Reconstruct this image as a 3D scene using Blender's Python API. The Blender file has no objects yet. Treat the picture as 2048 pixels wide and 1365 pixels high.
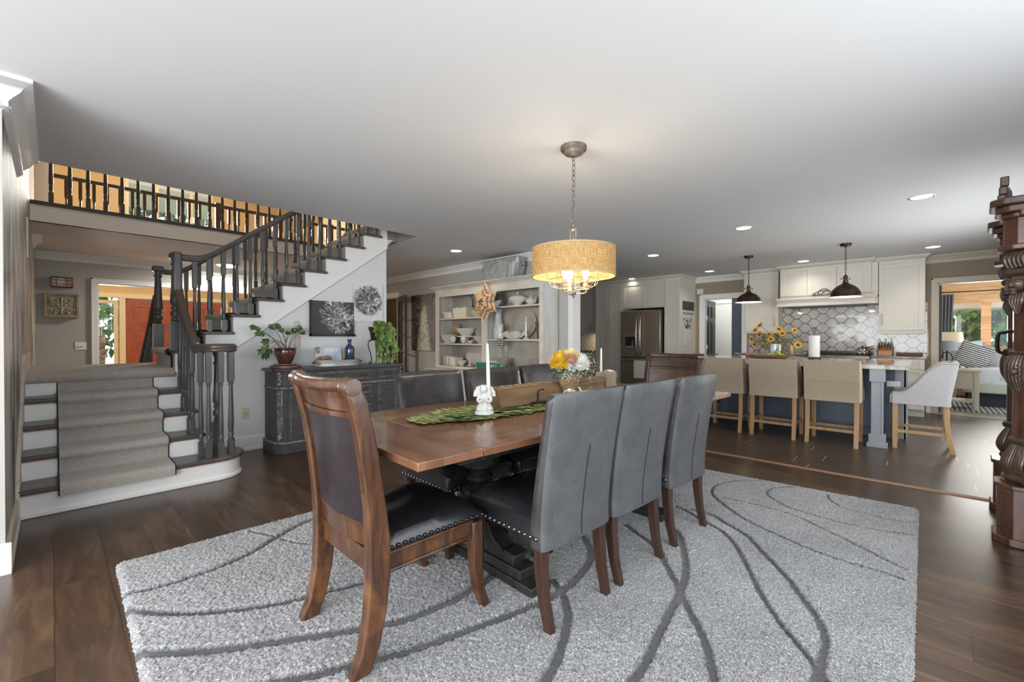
import bpy, math, random
import numpy as np
from mathutils import Vector, Matrix, Euler
random.seed(7)
PI = math.pi
sc = bpy.context.scene
COL = sc.collection

# ---------------------------------------------------------------- camera
cam_d = bpy.data.cameras.new('camera')
cam = bpy.data.objects.new('camera', cam_d)
COL.objects.link(cam)
cam.location = (0, 0, 1.17)
cam.rotation_euler = (PI/2 - math.radians(0.42), 0, math.radians(43.45 - 90))
cam_d.sensor_width = 36.0
cam_d.lens = 871.0 / 2048.0 * 36.0
cam_d.clip_start = 0.02
cam_d.clip_end = 200
sc.camera = cam

# ---------------------------------------------------------------- view, world, daylight
sc.view_settings.view_transform = 'Standard'
sc.view_settings.look = 'None'
sc.view_settings.gamma = 1
sc.view_settings.use_curve_mapping = False
sc.view_settings.exposure = 0.22
sc.cycles.use_denoising = True
sc.cycles.max_bounces = 8
sc.cycles.diffuse_bounces = 5
sc.cycles.glossy_bounces = 4
sc.cycles.transmission_bounces = 4
sc.cycles.transparent_max_bounces = 12
sc.cycles.sample_clamp_indirect = 4.0
sc.cycles.caustics_reflective = False
sc.cycles.caustics_refractive = False
sc.cycles.blur_glossy = 0.6

world = bpy.data.worlds.new('daylight_sky')
sc.world = world
world.use_nodes = True
wn = world.node_tree
wn.nodes.clear()
wo = wn.nodes.new('ShaderNodeOutputWorld')
wb = wn.nodes.new('ShaderNodeBackground')
wb.inputs[0].default_value = (0.80, 0.90, 1.0, 1)
wb.inputs[1].default_value = 1.6
wn.links.new(wb.outputs[0], wo.inputs[0])

def light(kind, name, loc, power, color=(1, 1, 1), size=1.0, sizey=None, aim=None, angle=None, blend=0.6, soft=None):
    d = bpy.data.lights.new(name, kind)
    d.energy = power
    d.color = color
    if kind == 'AREA':
        d.shape = 'RECTANGLE'
        d.size = size
        d.size_y = sizey or size
    if kind == 'SPOT':
        d.spot_size = angle or math.radians(110)
        d.spot_blend = blend
        d.shadow_soft_size = soft or 0.06
    if kind == 'POINT':
        d.shadow_soft_size = soft or 0.05
    o = bpy.data.objects.new(name, d)
    o.location = loc
    if aim is not None:
        o.rotation_euler = (Vector(aim) - Vector(loc)).to_track_quat('-Z', 'Y').to_euler()
    COL.objects.link(o)
    return o

# daylight entering by the windows of the two walls behind the camera and of the other rooms, plus added fill lights
light('AREA', 'daylight_side_window', (1.3, -0.90, 1.35), 36, (0.95, 0.98, 1.0), 3.0, 1.5, (1.5, 3.4, 2.2))
light('AREA', 'added_floor_glare', (6.15, -0.92, 1.06), 27, (1.0, 0.99, 0.96), 2.4, 1.9, (6.0, 2.6, 1.0))  # unseen side opening, enlarged to put glare on the floor
light('AREA', 'daylight_end_window', (-3.9, 1.2, 1.4), 275, (0.95, 0.98, 1.0), 3.4, 1.7, (1.0, 2.2, 4.0))
light('AREA', 'added_stair_fill', (-2.3, -0.90, 1.45), 95, (0.97, 0.98, 1.0), 2.4, 1.5, (0.8, 5.2, 1.5))  # added light at an unseen opening, brightens the stairs
light('AREA', 'daylight_bedroom_window', (12.7, -1.1, 1.35), 60, (1.0, 0.99, 0.95), 1.3, 1.2, (9.0, -0.4, 0.9))
light('POINT', 'added_hall_fill', (10.2, 3.5, 2.2), 25, (1, 0.97, 0.9), soft=0.1)  # added fill with no fixture, brightens the hall behind the black door
light('AREA', 'daylight_stair_window', (2.0, 12.7, 4.2), 280, (1.0, 0.97, 0.9), 2.0, 1.3, (1.5, 8.5, 3.2))
light('AREA', 'daylight_foyer_sidelight', (0.82, 12.8, 1.3), 60, (1.0, 0.98, 0.95), 0.5, 1.8, (0.8, 9.5, 1.0))
light('AREA', 'daylight_study_window', (7.0, 11.2, 1.4), 90, (1.0, 0.98, 0.94), 2.0, 1.3, (5.0, 8.0, 1.2))
SUN = bpy.data.lights.new('sun', 'SUN'); SUN.energy = 3.0; SUN.angle = 0.02; SUN.color = (1.0, 0.95, 0.85)
so = bpy.data.objects.new('sun', SUN); COL.objects.link(so)
so.rotation_euler = Vector((-0.42, -0.30, -0.86)).to_track_quat('-Z', 'Y').to_euler()

# ---------------------------------------------------------------- materials
MATS = {}
def srgb(h):
    h = h.lstrip('#')
    v = [int(h[i:i+2], 16)/255 for i in (0, 2, 4)]
    return tuple(x/12.92 if x <= 0.04045 else ((x+0.055)/1.055)**2.4 for x in v)
def lin(c):
    return srgb(c) if isinstance(c, str) else c
def mat(name, c, rough=0.6, metal=0.0, c2=None, scale=(8, 8, 8), detail=4.0, contrast=(0.35, 0.65), bump=0.0, bscale=None,
        emit=0.0, ecol=None, coat=0.0, trans=0.0, alpha=1.0, sheen=0.0, spec=0.5, dist=0.0, coord='Object', bdist=0.01, ior=1.45, sss=0.0):
    if name in MATS:
        return MATS[name]
    m = bpy.data.materials.new(name)
    m.use_nodes = True
    nt = m.node_tree
    b = nt.nodes['Principled BSDF']
    c = lin(c)
    b.inputs['Base Color'].default_value = (*c, 1)
    b.inputs['Roughness'].default_value = rough
    b.inputs['Metallic'].default_value = metal
    b.inputs['Specular IOR Level'].default_value = spec
    b.inputs['Coat Weight'].default_value = coat
    b.inputs['Coat Roughness'].default_value = 0.15
    b.inputs['Transmission Weight'].default_value = trans
    b.inputs['Alpha'].default_value = alpha
    b.inputs['Sheen Weight'].default_value = sheen
    b.inputs['IOR'].default_value = ior
    b.inputs['Subsurface Weight'].default_value = sss
    if emit:
        b.inputs['Emission Color'].default_value = (*(lin(ecol) if ecol else c), 1)
        b.inputs['Emission Strength'].default_value = emit
    if c2 is not None or bump:
        tc = nt.nodes.new('ShaderNodeTexCoord')
        mp = nt.nodes.new('ShaderNodeMapping')
        mp.inputs['Scale'].default_value = scale
        nt.links.new(tc.outputs[coord], mp.inputs[0])
        nz = nt.nodes.new('ShaderNodeTexNoise')
        nz.inputs['Scale'].default_value = 1.0
        nz.inputs['Detail'].default_value = detail
        nz.inputs['Distortion'].default_value = dist
        nt.links.new(mp.outputs[0], nz.inputs['Vector'])
        if c2 is not None:
            cr = nt.nodes.new('ShaderNodeValToRGB')
            cr.color_ramp.elements[0].position = contrast[0]
            cr.color_ramp.elements[1].position = contrast[1]
            cr.color_ramp.elements[0].color = (*lin(c2), 1)
            cr.color_ramp.elements[1].color = (*c, 1)
            nt.links.new(nz.outputs[0], cr.inputs[0])
            nt.links.new(cr.outputs[0], b.inputs['Base Color'])
        if bump:
            bp = nt.nodes.new('ShaderNodeBump')
            bp.inputs['Strength'].default_value = bump
            bp.inputs['Distance'].default_value = bdist
            if bscale:
                mp2 = nt.nodes.new('ShaderNodeMapping')
                mp2.inputs['Scale'].default_value = bscale if isinstance(bscale, tuple) else (bscale,)*3
                nt.links.new(tc.outputs[coord], mp2.inputs[0])
                n2 = nt.nodes.new('ShaderNodeTexNoise')
                n2.inputs['Scale'].default_value = 1.0
                n2.inputs['Detail'].default_value = 3
                nt.links.new(mp2.outputs[0], n2.inputs['Vector'])
                nt.links.new(n2.outputs[0], bp.inputs['Height'])
            else:
                nt.links.new(nz.outputs[0], bp.inputs['Height'])
            nt.links.new(bp.outputs[0], b.inputs['Normal'])
    MATS[name] = m
    return m

class NT:
    """small node-graph writer for the few materials that need their own graph"""
    def __init__(s, name, rough=0.5):
        s.m = bpy.data.materials.new(name); s.m.use_nodes = True
        s.t = s.m.node_tree; s.b = s.t.nodes['Principled BSDF']
        s.b.inputs['Roughness'].default_value = rough
        MATS[name] = s.m
    def n(s, typ, **kw):
        x = s.t.nodes.new('ShaderNode' + typ)
        for k, v in kw.items(): setattr(x, k, v)
        return x
    def l(s, a, b): s.t.links.new(a, b)
    def val(s, sock, v):
        if hasattr(v, 'default_value') or isinstance(v, bpy.types.NodeSocket): s.l(v, sock)
        else: sock.default_value = v
    def math(s, op, a, b=0.0, c=None):
        x = s.n('Math', operation=op)
        s.val(x.inputs[0], a); s.val(x.inputs[1], b)
        if c is not None: s.val(x.inputs[2], c)
        return x.outputs[0]
    def coord(s, kind='Object', scale=(1, 1, 1), rot=(0, 0, 0)):
        tc = s.n('TexCoord'); mp = s.n('Mapping')
        mp.inputs['Scale'].default_value = scale; mp.inputs['Rotation'].default_value = rot
        s.l(tc.outputs[kind], mp.inputs[0]); return mp.outputs[0]
    def noise(s, vec, scale=1.0, detail=4.0, rough=0.5, dist=0.0):
        x = s.n('TexNoise'); s.l(vec, x.inputs['Vector'])
        x.inputs['Scale'].default_value = scale; x.inputs['Detail'].default_value = detail
        x.inputs['Roughness'].default_value = rough; x.inputs['Distortion'].default_value = dist
        return x.outputs[0]
    def ramp(s, fac, stops, interp='LINEAR'):
        x = s.n('ValToRGB'); s.l(fac, x.inputs[0]); cr = x.color_ramp; cr.interpolation = interp
        while len(cr.elements) < len(stops): cr.elements.new(0.5)
        for e, (p, c) in zip(cr.elements, stops):
            e.position = p; e.color = (*lin(c), 1) if not isinstance(c, float) else (c, c, c, 1)
        return x.outputs[0]
    def mix(s, fac, a, b, blend='MIX'):
        x = s.n('Mix', data_type='RGBA', blend_type=blend)
        s.val(x.inputs[0], fac)
        for sock, v in ((x.inputs[6], a), (x.inputs[7], b)):
            if isinstance(v, bpy.types.NodeSocket): s.l(v, sock)
            else: sock.default_value = (*lin(v), 1)
        return x.outputs[2]
    def bump(s, h, strength=0.3, dist=0.01):
        x = s.n('Bump'); x.inputs['Strength'].default_value = strength; x.inputs['Distance'].default_value = dist
        s.l(h, x.inputs['Height']); s.l(x.outputs[0], s.b.inputs['Normal'])
    def base(s, c): s.l(c, s.b.inputs['Base Color'])

def wood(name, c1, c2, rough=0.4, axis='Y', scale=3.0, coat=0.0, stretch=12.0, bump=0.05):
    sc_ = {'X': (1.0, stretch, stretch), 'Y': (stretch, 1.0, stretch), 'Z': (stretch, stretch, 1.0)}[axis]
    g = NT(name, rough)
    v = g.coord('Object', tuple(x*scale/3.0 for x in sc_))
    a = g.noise(v, 3.0, 6, 0.6, 0.6)
    g.base(g.ramp(a, [(0.3, c2), (0.55, c1), (0.75, tuple(x*1.12 for x in lin(c1)))]))
    g.b.inputs['Coat Weight'].default_value = coat
    g.b.inputs['Coat Roughness'].default_value = 0.12
    if bump: g.bump(a, bump, 0.004)
    return g.m

def planks(name, stops, seam, width, length, rough, axis='Y', seamw=0.0025, endw=0.0025, endcol=None, streak=10, coat=0.0, tint=0.25):
    """boards running along AXIS, each with its own tone, with seams"""
    g = NT(name, rough)
    tc = g.n('TexCoord'); sp = g.n('SeparateXYZ'); g.l(tc.outputs['Object'], sp.inputs[0])
    u, v = (sp.outputs[0], sp.outputs[1]) if axis == 'Y' else (sp.outputs[1], sp.outputs[0])
    ru = g.math('DIVIDE', u, width); iu = g.math('FLOOR', ru); fu = g.math('SUBTRACT', ru, iu)
    wn_ = g.n('TexWhiteNoise', noise_dimensions='1D'); g.l(iu, wn_.inputs['W'])
    rv = g.math('ADD', g.math('DIVIDE', v, length), wn_.outputs[0]); iv = g.math('FLOOR', rv); fv = g.math('SUBTRACT', rv, iv)
    w2 = g.n('TexWhiteNoise', noise_dimensions='2D'); cb = g.n('CombineXYZ'); g.l(iu, cb.inputs[0]); g.l(iv, cb.inputs[1]); g.l(cb.outputs[0], w2.inputs['Vector'])
    cv = g.n('CombineXYZ')
    g.l(g.math('MULTIPLY', u, streak), cv.inputs[0]); g.l(g.math('ADD', g.math('MULTIPLY', v, 1.2), g.math('MULTIPLY', w2.outputs[0], 37.0)), cv.inputs[1])
    g.l(g.math('MULTIPLY', iu, 3.7), cv.inputs[2])
    nz = g.noise(cv.outputs[0], 1.6, 7, 0.62, 0.8)
    tone = g.math('ADD', g.math('MULTIPLY', g.math('SUBTRACT', w2.outputs[0], 0.5), tint), nz)
    col = g.ramp(tone, stops)
    su = g.math('LESS_THAN', g.math('MINIMUM', fu, g.math('SUBTRACT', 1.0, fu)), seamw/width)
    sv = g.math('LESS_THAN', g.math('MINIMUM', fv, g.math('SUBTRACT', 1.0, fv)), endw/length)
    col = g.mix(g.math('MULTIPLY', su, 0.75), col, seam)
    col = g.mix(g.math('MULTIPLY', sv, 0.8), col, endcol or seam)
    g.base(col)
    g.bump(g.math('SUBTRACT', g.math('MULTIPLY', nz, 0.3), g.math('MAXIMUM', su, sv)), 0.12, 0.003)
    g.b.inputs['Coat Weight'].default_value = coat
    return g.m

# ---------------------------------------------------------------- geometry helpers
class MB:
    """collects shapes; build() links them as ONE mesh object"""
    def __init__(s): s.v = []; s.f = []; s.mi = []; s.cur = 0
    def add(s, vs, fs):
        o = len(s.v); s.v += [tuple(v) for v in vs]; s.f += [tuple(i+o for i in f) for f in fs]; s.mi += [s.cur]*len(fs); return s
    def box(s, x0, x1, y0, y1, z0, z1):
        if x0 > x1: x0, x1 = x1, x0
        if y0 > y1: y0, y1 = y1, y0
        if z0 > z1: z0, z1 = z1, z0
        return s.add([(x0,y0,z0),(x1,y0,z0),(x1,y1,z0),(x0,y1,z0),(x0,y0,z1),(x1,y0,z1),(x1,y1,z1),(x0,y1,z1)],
                     [(0,3,2,1),(4,5,6,7),(0,1,5,4),(1,2,6,5),(2,3,7,6),(3,0,4,7)])
    def cbox(s, c, d, rot=None):
        """box of size D centred at C, turned by the Euler ROT"""
        M = Euler(rot or (0,0,0)).to_matrix()
        vs = [Vector(c) + M @ Vector((sx*d[0]/2, sy*d[1]/2, sz*d[2]/2)) for sx, sy, sz in
              ((-1,-1,-1),(1,-1,-1),(1,1,-1),(-1,1,-1),(-1,-1,1),(1,-1,1),(1,1,1),(-1,1,1))]
        return s.add(vs, [(0,3,2,1),(4,5,6,7),(0,1,5,4),(1,2,6,5),(2,3,7,6),(3,0,4,7)])
    def lathe(s, prof, c=(0,0,0), n=24, axis=None, sx=1.0, sy=1.0, cap=None):
        """PROF: [(r, z)...] from bottom to top round the z axis through C"""
        M = Vector((0,0,1)).rotation_difference(Vector(axis).normalized()).to_matrix() if axis else Matrix.Identity(3)
        o = len(s.v); vs = []
        for r, z in prof:
            for k in range(n):
                a = 2*PI*k/n
                vs.append(Vector(c) + M @ Vector((max(r, 1e-4)*math.cos(a)*sx, max(r, 1e-4)*math.sin(a)*sy, z)))
        fs = []
        for i in range(len(prof)-1):
            for k in range(n):
                fs.append((i*n+k, i*n+(k+1)%n, (i+1)*n+(k+1)%n, (i+1)*n+k))
        # a profile that turns back on itself is a ring or a vessel: no lids
        up = [b_[1] > a_[1]-1e-9 for a_, b_ in zip(prof, prof[1:])]
        if cap is None: cap = not (prof[0] == prof[-1])
        if cap: fs.append(tuple(range(n-1, -1, -1)))
        if cap: fs.append(tuple((len(prof)-1)*n+k for k in range(n)))
        return s.add(vs, fs)
    def cyl(s, a, b, r, r2=None, n=16):
        a, b = Vector(a), Vector(b)
        return s.lathe([(r, 0), (r if r2 is None else r2, (b-a).length)], a, n, (b-a))
    def tube(s, pts, r, n=8, closed=False, flat=None):
        """sweep of a circle (or of a FLAT (w, h) ellipse) along PTS; R a number or a list"""
        P = [Vector(p) for p in pts]; N = len(P); vs = []; fs = []
        up = Vector((0,0,1)); T0 = None; nrm = None
        for i in range(N):
            if closed: t = (P[(i+1)%N] - P[i-1]).normalized()
            else: t = (P[min(i+1, N-1)] - P[max(i-1, 0)]).normalized()
            if nrm is None:
                ref = up if abs(t.dot(up)) < 0.95 else Vector((1,0,0))
                nrm = (ref - t*ref.dot(t)).normalized()
            else:
                nrm = (nrm - t*nrm.dot(t))
                nrm = nrm.normalized() if nrm.length > 1e-6 else Vector((1,0,0))
            bi = t.cross(nrm)
            rr = r[i] if isinstance(r, (list, tuple)) else r
            for k in range(n):
                a = 2*PI*k/n
                if flat: vs.append(P[i] + bi*math.cos(a)*flat[0]*rr + nrm*math.sin(a)*flat[1]*rr)
                else: vs.append(P[i] + (bi*math.cos(a) + nrm*math.sin(a))*rr)
        for i in range(N if closed else N-1):
            j = (i+1) % N
            for k in range(n):
                fs.append((i*n+k, i*n+(k+1)%n, j*n+(k+1)%n, j*n+k))
        if not closed:
            fs.append(tuple(range(n-1, -1, -1))); fs.append(tuple((N-1)*n+k for k in range(n)))
        return s.add(vs, fs)
    def prism(s, poly, a0, a1, plane='XZ'):
        """POLY in PLANE pushed from A0 to A1 along the third axis"""
        f = {'XZ': lambda p, t: (p[0], t, p[1]), 'XY': lambda p, t: (p[0], p[1], t), 'YZ': lambda p, t: (t, p[0], p[1])}[plane]
        n = len(poly)
        vs = [f(p, a0) for p in poly] + [f(p, a1) for p in poly]
        fs = [tuple(range(n-1, -1, -1)), tuple(range(n, 2*n))] + [(i, (i+1)%n, n+(i+1)%n, n+i) for i in range(n)]
        return s.add(vs, fs)
    def sweep(s, prof, path, closed=False, up=(0,0,1)):
        """PROF [(out, up)...] carried along PATH; out is to the left of the path"""
        P = [Vector(p) for p in path]; N = len(P); vs = []; m = len(prof); U = Vector(up)
        for i in range(N):
            if closed: d0 = (P[i]-P[i-1]).normalized(); d1 = (P[(i+1)%N]-P[i]).normalized()
            else:
                d0 = (P[i]-P[i-1]).normalized() if i else (P[1]-P[0]).normalized()
                d1 = (P[i+1]-P[i]).normalized() if i < N-1 else d0
            l0 = U.cross(d0).normalized(); l1 = U.cross(d1).normalized(); l = (l0+l1).normalized()
            k = 1.0/max(0.3, l.dot(l0))
            for o, h in prof: vs.append(P[i] + l*o*k + U*h)
        fs = []
        for i in range(N if closed else N-1):
            j = (i+1) % N
            for k in range(m): fs.append((i*m+k, j*m+k, j*m+(k+1)%m, i*m+(k+1)%m))
        if not closed: fs += [tuple(range(m)), tuple((N-1)*m+k for k in range(m-1, -1, -1))]
        return s.add(vs, fs)
    def grid(s, fn, nu, nv):
        """surface fn(u, v) for u, v in 0..1"""
        vs = [fn(i/nu, j/nv) for j in range(nv+1) for i in range(nu+1)]
        fs = [(j*(nu+1)+i, j*(nu+1)+i+1, (j+1)*(nu+1)+i+1, (j+1)*(nu+1)+i) for j in range(nv) for i in range(nu)]
        return s.add(vs, fs)
    def slab(s, fn, nu, nv, th):
        """closed sheet: fn(u, v, side) with side 0/1"""
        o = len(s.v); a = [fn(i/nu, j/nv, 0) for j in range(nv+1) for i in range(nu+1)]
        b = [fn(i/nu, j/nv, 1) for j in range(nv+1) for i in range(nu+1)]
        K = len(a); W = nu+1
        fs = [(j*W+i, (j+1)*W+i, (j+1)*W+i+1, j*W+i+1) for j in range(nv) for i in range(nu)]
        fs += [(K+j*W+i, K+j*W+i+1, K+(j+1)*W+i+1, K+(j+1)*W+i) for j in range(nv) for i in range(nu)]
        rim = [i for i in range(nu+1)] + [j*W+nu for j in range(1, nv+1)] + [nv*W+i for i in range(nu-1, -1, -1)] + [j*W for j in range(nv-1, 0, -1)]
        fs += [(rim[k], rim[(k+1)%len(rim)], K+rim[(k+1)%len(rim)], K+rim[k]) for k in range(len(rim))]
        return s.add(a+b, fs)
    def sphere(s, c, r, n=12, m=8, sc3=(1,1,1)):
        return s.lathe([(r*math.sin(PI*i/m), -r*math.cos(PI*i/m)*sc3[2]) for i in range(m+1)], c, n, None, sc3[0], sc3[1])
    def xf(s, M, i0=0):
        for i in range(i0, len(s.v)): s.v[i] = tuple(M @ Vector(s.v[i]))
        return s
    def build(s, name, m, parent=None, bevel=0.0, smooth=40, loc=None, rz=0.0, seg=2, sub=0):
        me = bpy.data.meshes.new(name)
        me.from_pydata(s.v, [], s.f)
        ms = m if isinstance(m, (list, tuple)) else [m]
        for x in ms: me.materials.append(x)
        if len(ms) > 1: me.polygons.foreach_set('material_index', s.mi)
        if smooth:
            me.polygons.foreach_set('use_smooth', [True]*len(me.polygons))
            if smooth < 180 and not sub: me.set_sharp_from_angle(angle=math.radians(smooth))
        me.update()
        o = bpy.data.objects.new(name, me); COL.objects.link(o)
        if parent is not None: o.parent = parent
        if loc is not None: o.location = loc
        if rz: o.rotation_euler = (0, 0, rz)
        if bevel:
            b = o.modifiers.new('bevel', 'BEVEL'); b.width = bevel; b.segments = seg; b.limit_method = 'ANGLE'; b.angle_limit = math.radians(35)
            b.harden_normals = False
        if sub:
            q = o.modifiers.new('subd', 'SUBSURF'); q.levels = sub; q.render_levels = sub
        return o

def tag(o, label, cat, group=None, kind=None):
    if label: o['label'] = label
    if cat: o['category'] = cat
    if group: o['group'] = group
    if kind: o['kind'] = kind
    return o
def thing(name, label, cat, loc=(0,0,0), rz=0.0, group=None):
    o = bpy.data.objects.new(name, None); COL.objects.link(o)
    o.empty_display_size = 0.1
    o.location = loc; o.rotation_euler = (0, 0, rz)
    return tag(o, label, cat, group)
def struct(name, mb, m, **kw):
    o = mb.build(name, m, **kw); o['kind'] = 'structure'; return o
def KIDS(o): return [c for c in bpy.data.objects if c.parent == o]
def dup(root, loc=None, rz=None, label=None, group=None):
    """a copy of a thing with copies of its parts and sub-parts"""
    def cp(o, par):
        c = o.copy(); COL.objects.link(c)
        if par is not None: c.parent = par; c.matrix_parent_inverse = o.matrix_parent_inverse.copy()
        for k in KIDS(o): cp(k, c)
        return c
    r = cp(root, None)
    if loc is not None: r.location = loc
    if rz is not None: r.rotation_euler = (0, 0, rz)
    if label: r['label'] = label
    if group: r['group'] = group
    return r
def text(s, name, m, parent, size, loc, rot, depth=0.0015, align='CENTER', label=None, spacing=1.0, bold=0.0):
    c = bpy.data.curves.new(name, 'FONT'); c.body = s; c.size = size; c.extrude = depth; c.align_x = align; c.align_y = 'CENTER'
    c.space_character = spacing; c.offset = bold
    c.materials.append(m)
    tmp = bpy.data.objects.new(name, c); COL.objects.link(tmp)
    me = bpy.data.meshes.new_from_object(tmp.evaluated_get(bpy.context.evaluated_depsgraph_get()))
    bpy.data.objects.remove(tmp); me.name = name
    if not me.materials: me.materials.append(m)
    o = bpy.data.objects.new(name, me); COL.objects.link(o); o.parent = parent; o.location = loc; o.rotation_euler = rot
    if label: o['label'] = label
    return o
# ================================================================ THE SETTING
WALLGREY = mat('wall_paint_grey', (0.47, 0.455, 0.43), 0.75, bump=0.04, bscale=(60, 60, 60))
WALLCOOL = mat('wall_paint_pale', (0.74, 0.745, 0.75), 0.75, bump=0.04, bscale=(60, 60, 60))
WALLTAN = mat('wall_paint_ochre', (0.60, 0.42, 0.21), 0.75, c2=(0.56, 0.39, 0.19), scale=(1, 1, 1))
WALLTAUPE = mat('wall_paint_taupe', (0.33, 0.27, 0.20), 0.75)
CEILM = mat('ceiling_paint', (0.76, 0.765, 0.775), 0.8, bump=0.05, bscale=(35, 35, 35), bdist=0.004)
TRIM = mat('trim_white', (0.84, 0.84, 0.83), 0.35)
CREAM = mat('trim_cream', (0.78, 0.66, 0.42), 0.45)
BLUEWALL = mat('wall_paint_blue', (0.13, 0.16, 0.20), 0.7)
SAGE = mat('wall_paint_sage', (0.42, 0.50, 0.47), 0.7)
FLOORM = planks('laminate_floor', [(0.15, (0.018, 0.010, 0.006)), (0.45, (0.055, 0.030, 0.017)), (0.65, (0.092, 0.051, 0.029)), (0.9, (0.16, 0.092, 0.052))],
                (0.012, 0.007, 0.005), 0.19, 1.22, 0.27, 'Y', 0.0018, 0.0018, streak=9, tint=0.30)
TILEM = planks('plank_tile_floor', [(0.2, (0.030, 0.020, 0.014)), (0.5, (0.052, 0.036, 0.027)), (0.9, (0.078, 0.056, 0.043))],
               (0.10, 0.085, 0.07), 0.21, 1.2, 0.34, 'Y', 0.0016, 0.004, endcol=(0.30, 0.25, 0.2), streak=14, tint=0.12)

# wall with vertical streaks like weathered bark
g = NT('bark_streak_wallpaper', 0.55)
v = g.coord('Object', (1, 2.6, 0.8))
n1 = g.noise(v, 1.3, 3, 0.55, 0.3)
v2 = g.coord('Object', (1, 5.5, 1.5)); n2 = g.noise(v2, 1.0, 2, 0.5, 0.2)
v3 = g.coord('Object', (1, 2.0, 1.2)); n3 = g.noise(v3, 1.3, 3)
c1 = g.ramp(n1, [(0.42, (0.035, 0.025, 0.02)), (0.48, (0.13, 0.10, 0.08)), (0.54, (0.22, 0.18, 0.15)), (0.60, (0.46, 0.40, 0.33))])
c2 = g.ramp(n2, [(0.50, (0.0, 0.0, 0.0)), (0.60, (1.0, 1.0, 1.0))])
c3 = g.mix(c2, c1, (0.56, 0.50, 0.42))
c4 = g.mix(g.ramp(n3, [(0.4, (0.0,)*3), (0.65, (0.25,)*3)]), c3, (0.36, 0.35, 0.34))
g.base(c4); g.bump(n1, 0.1, 0.003)
BARK = g.m

b = MB().box(-4.2, 4.62, -1.0, 9.4, -0.12, 0.0); b.box(4.62, 4.98, 3.52, 9.4, -0.12, 0.0); struct('floor', b, FLOORM)
b = MB().box(4.62, 9.46, -1.0, 3.52, -0.12, 0.0); b.box(4.98, 9.46, 3.52, 6.6, -0.12, 0.0)
o = struct('floor', b, TILEM)
struct('trim_1', MB().prism([(4.60, -0.01), (4.66, -0.01), (4.655, 0.006), (4.63, 0.012), (4.605, 0.006)], -1.0, 3.5, 'XZ'), wood('transition_oak', (0.27, 0.14, 0.07), (0.2, 0.1, 0.05), 0.4))
struct('floor', MB().box(9.46, 13.2, -4.0, 2.4, -0.12, -0.002), planks('bedroom_floor', [(0.2, (0.26, 0.22, 0.18)), (0.5, (0.36, 0.31, 0.26)), (0.9, (0.45, 0.4, 0.34))], (0.15, 0.12, 0.1), 0.2, 1.2, 0.35, 'Y'))
struct('floor', MB().box(-1.0, 6.0, 9.4, 13.1, -0.12, -0.001), planks('foyer_floor', [(0.2, (0.2, 0.12, 0.07)), (0.9, (0.35, 0.22, 0.13))], (0.05, 0.03, 0.02), 0.12, 1.2, 0.3, 'X'))
struct('floor', MB().box(9.46, 11.8, 2.4, 4.6, -0.12, -0.002), MATS['foyer_floor'])
struct('floor', MB().box(5.0, 9.0, 6.75, 11.5, -0.12, -0.002), MATS['foyer_floor'])

# ceilings and the upstairs floor; the stair well is open
struct('ceiling', MB().box(-4.2, 9.46, -1.0, 4.62, 2.44, 2.65), CEILM)
struct('ceiling', MB().box(3.18, 9.46, 4.62, 7.03, 2.44, 2.65), CEILM)
struct('ceiling', MB().box(-0.165, 5.1, 7.03, 9.45, 2.44, 2.645), CEILM)
struct('ceiling', MB().box(-0.4, 5.2, 4.5, 13.1, 5.15, 5.25), CEILM)
struct('ceiling', MB().box(9.46, 13.2, -4.0, 2.4, 2.44, 2.55), CEILM)
struct('ceiling', MB().box(9.46, 11.8, 2.4, 4.6, 2.44, 2.55), CEILM)
struct('ceiling', MB().box(5.1, 9.0, 6.75, 11.5, 2.44, 2.55), CEILM)
struct('trim_2', MB().box(3.165, 3.18, 4.62, 7.03, 2.442, 2.66), mat('well_edge_grey', (0.24, 0.225, 0.21), 0.75))                 # grey edge of the stair well
struct('trim_3', MB().box(-0.16, 3.6, 7.01, 7.03, 2.44, 2.60), TRIM)                          # white fascia under the balcony
struct('trim_4', MB().box(-0.16, 3.6, 7.005, 7.06, 2.440, 2.462), TRIM)

def wall_open(name, axis, pos, th, a0, a1, z0, z1, holes, m):
    """wall at AXIS = POS..POS+TH from A0 to A1 with rectangular HOLES (h0, h1, k0, k1)"""
    mb = MB(); cuts = sorted(holes); x = a0
    def bx(p, q, r, t):
        if q-p < 1e-4 or t-r < 1e-4: return
        if axis == 'X': mb.box(pos, pos+th, p, q, r, t)
        else: mb.box(p, q, pos, pos+th, r, t)
    for h0, h1, k0, k1 in cuts:
        bx(x, h0, z0, z1); bx(h0, h1, z0, k0); bx(h0, h1, k1, z1); x = h1
    bx(x, a1, z0, z1)
    return struct(name, mb, m, smooth=0)

# left side: patterned wall along the stairs, grey return towards the camera
wall_open('wall_left', 'X', -0.285, 0.12, 3.317, 7.05, 0, 2.44, [], BARK)
wall_open('wall_left', 'X', -0.285, 0.12, 4.62, 7.03, 2.44, 3.4, [], BARK)
wall_open('wall_left', 'X', -0.285, 0.12, 4.62, 7.03, 3.4, 5.15, [], WALLTAN)
wall_open('wall_left', 'X', -0.285, 0.12, 7.03, 9.4, 2.44, 5.15, [], WALLTAN)
wall_open('wall_left', 'X', -0.285, 0.12, 7.05, 9.4, 0, 2.44, [], BARK)
wall_open('wall_left', 'Y', 3.305, 0.012, -4.2, -0.165, 0, 2.44, [], WALLGREY)
wall_open('wall_back', 'X', -4.32, 0.12, -1.0, 3.4, 0, 2.44, [(-0.7, 2.9, 0.45, 2.15)], WALLGREY)
wall_open('wall_right', 'Y', -1.12, 0.12, -4.2, 9.58, 0, 2.44, [(-3.6, -1.0, 0.55, 2.15), (-0.5, 3.0, 0.55, 2.15), (4.9, 7.4, 0.03, 2.08)], WALLGREY)  # first opening is added for the stair fill, last one enlarged for floor glare
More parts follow.
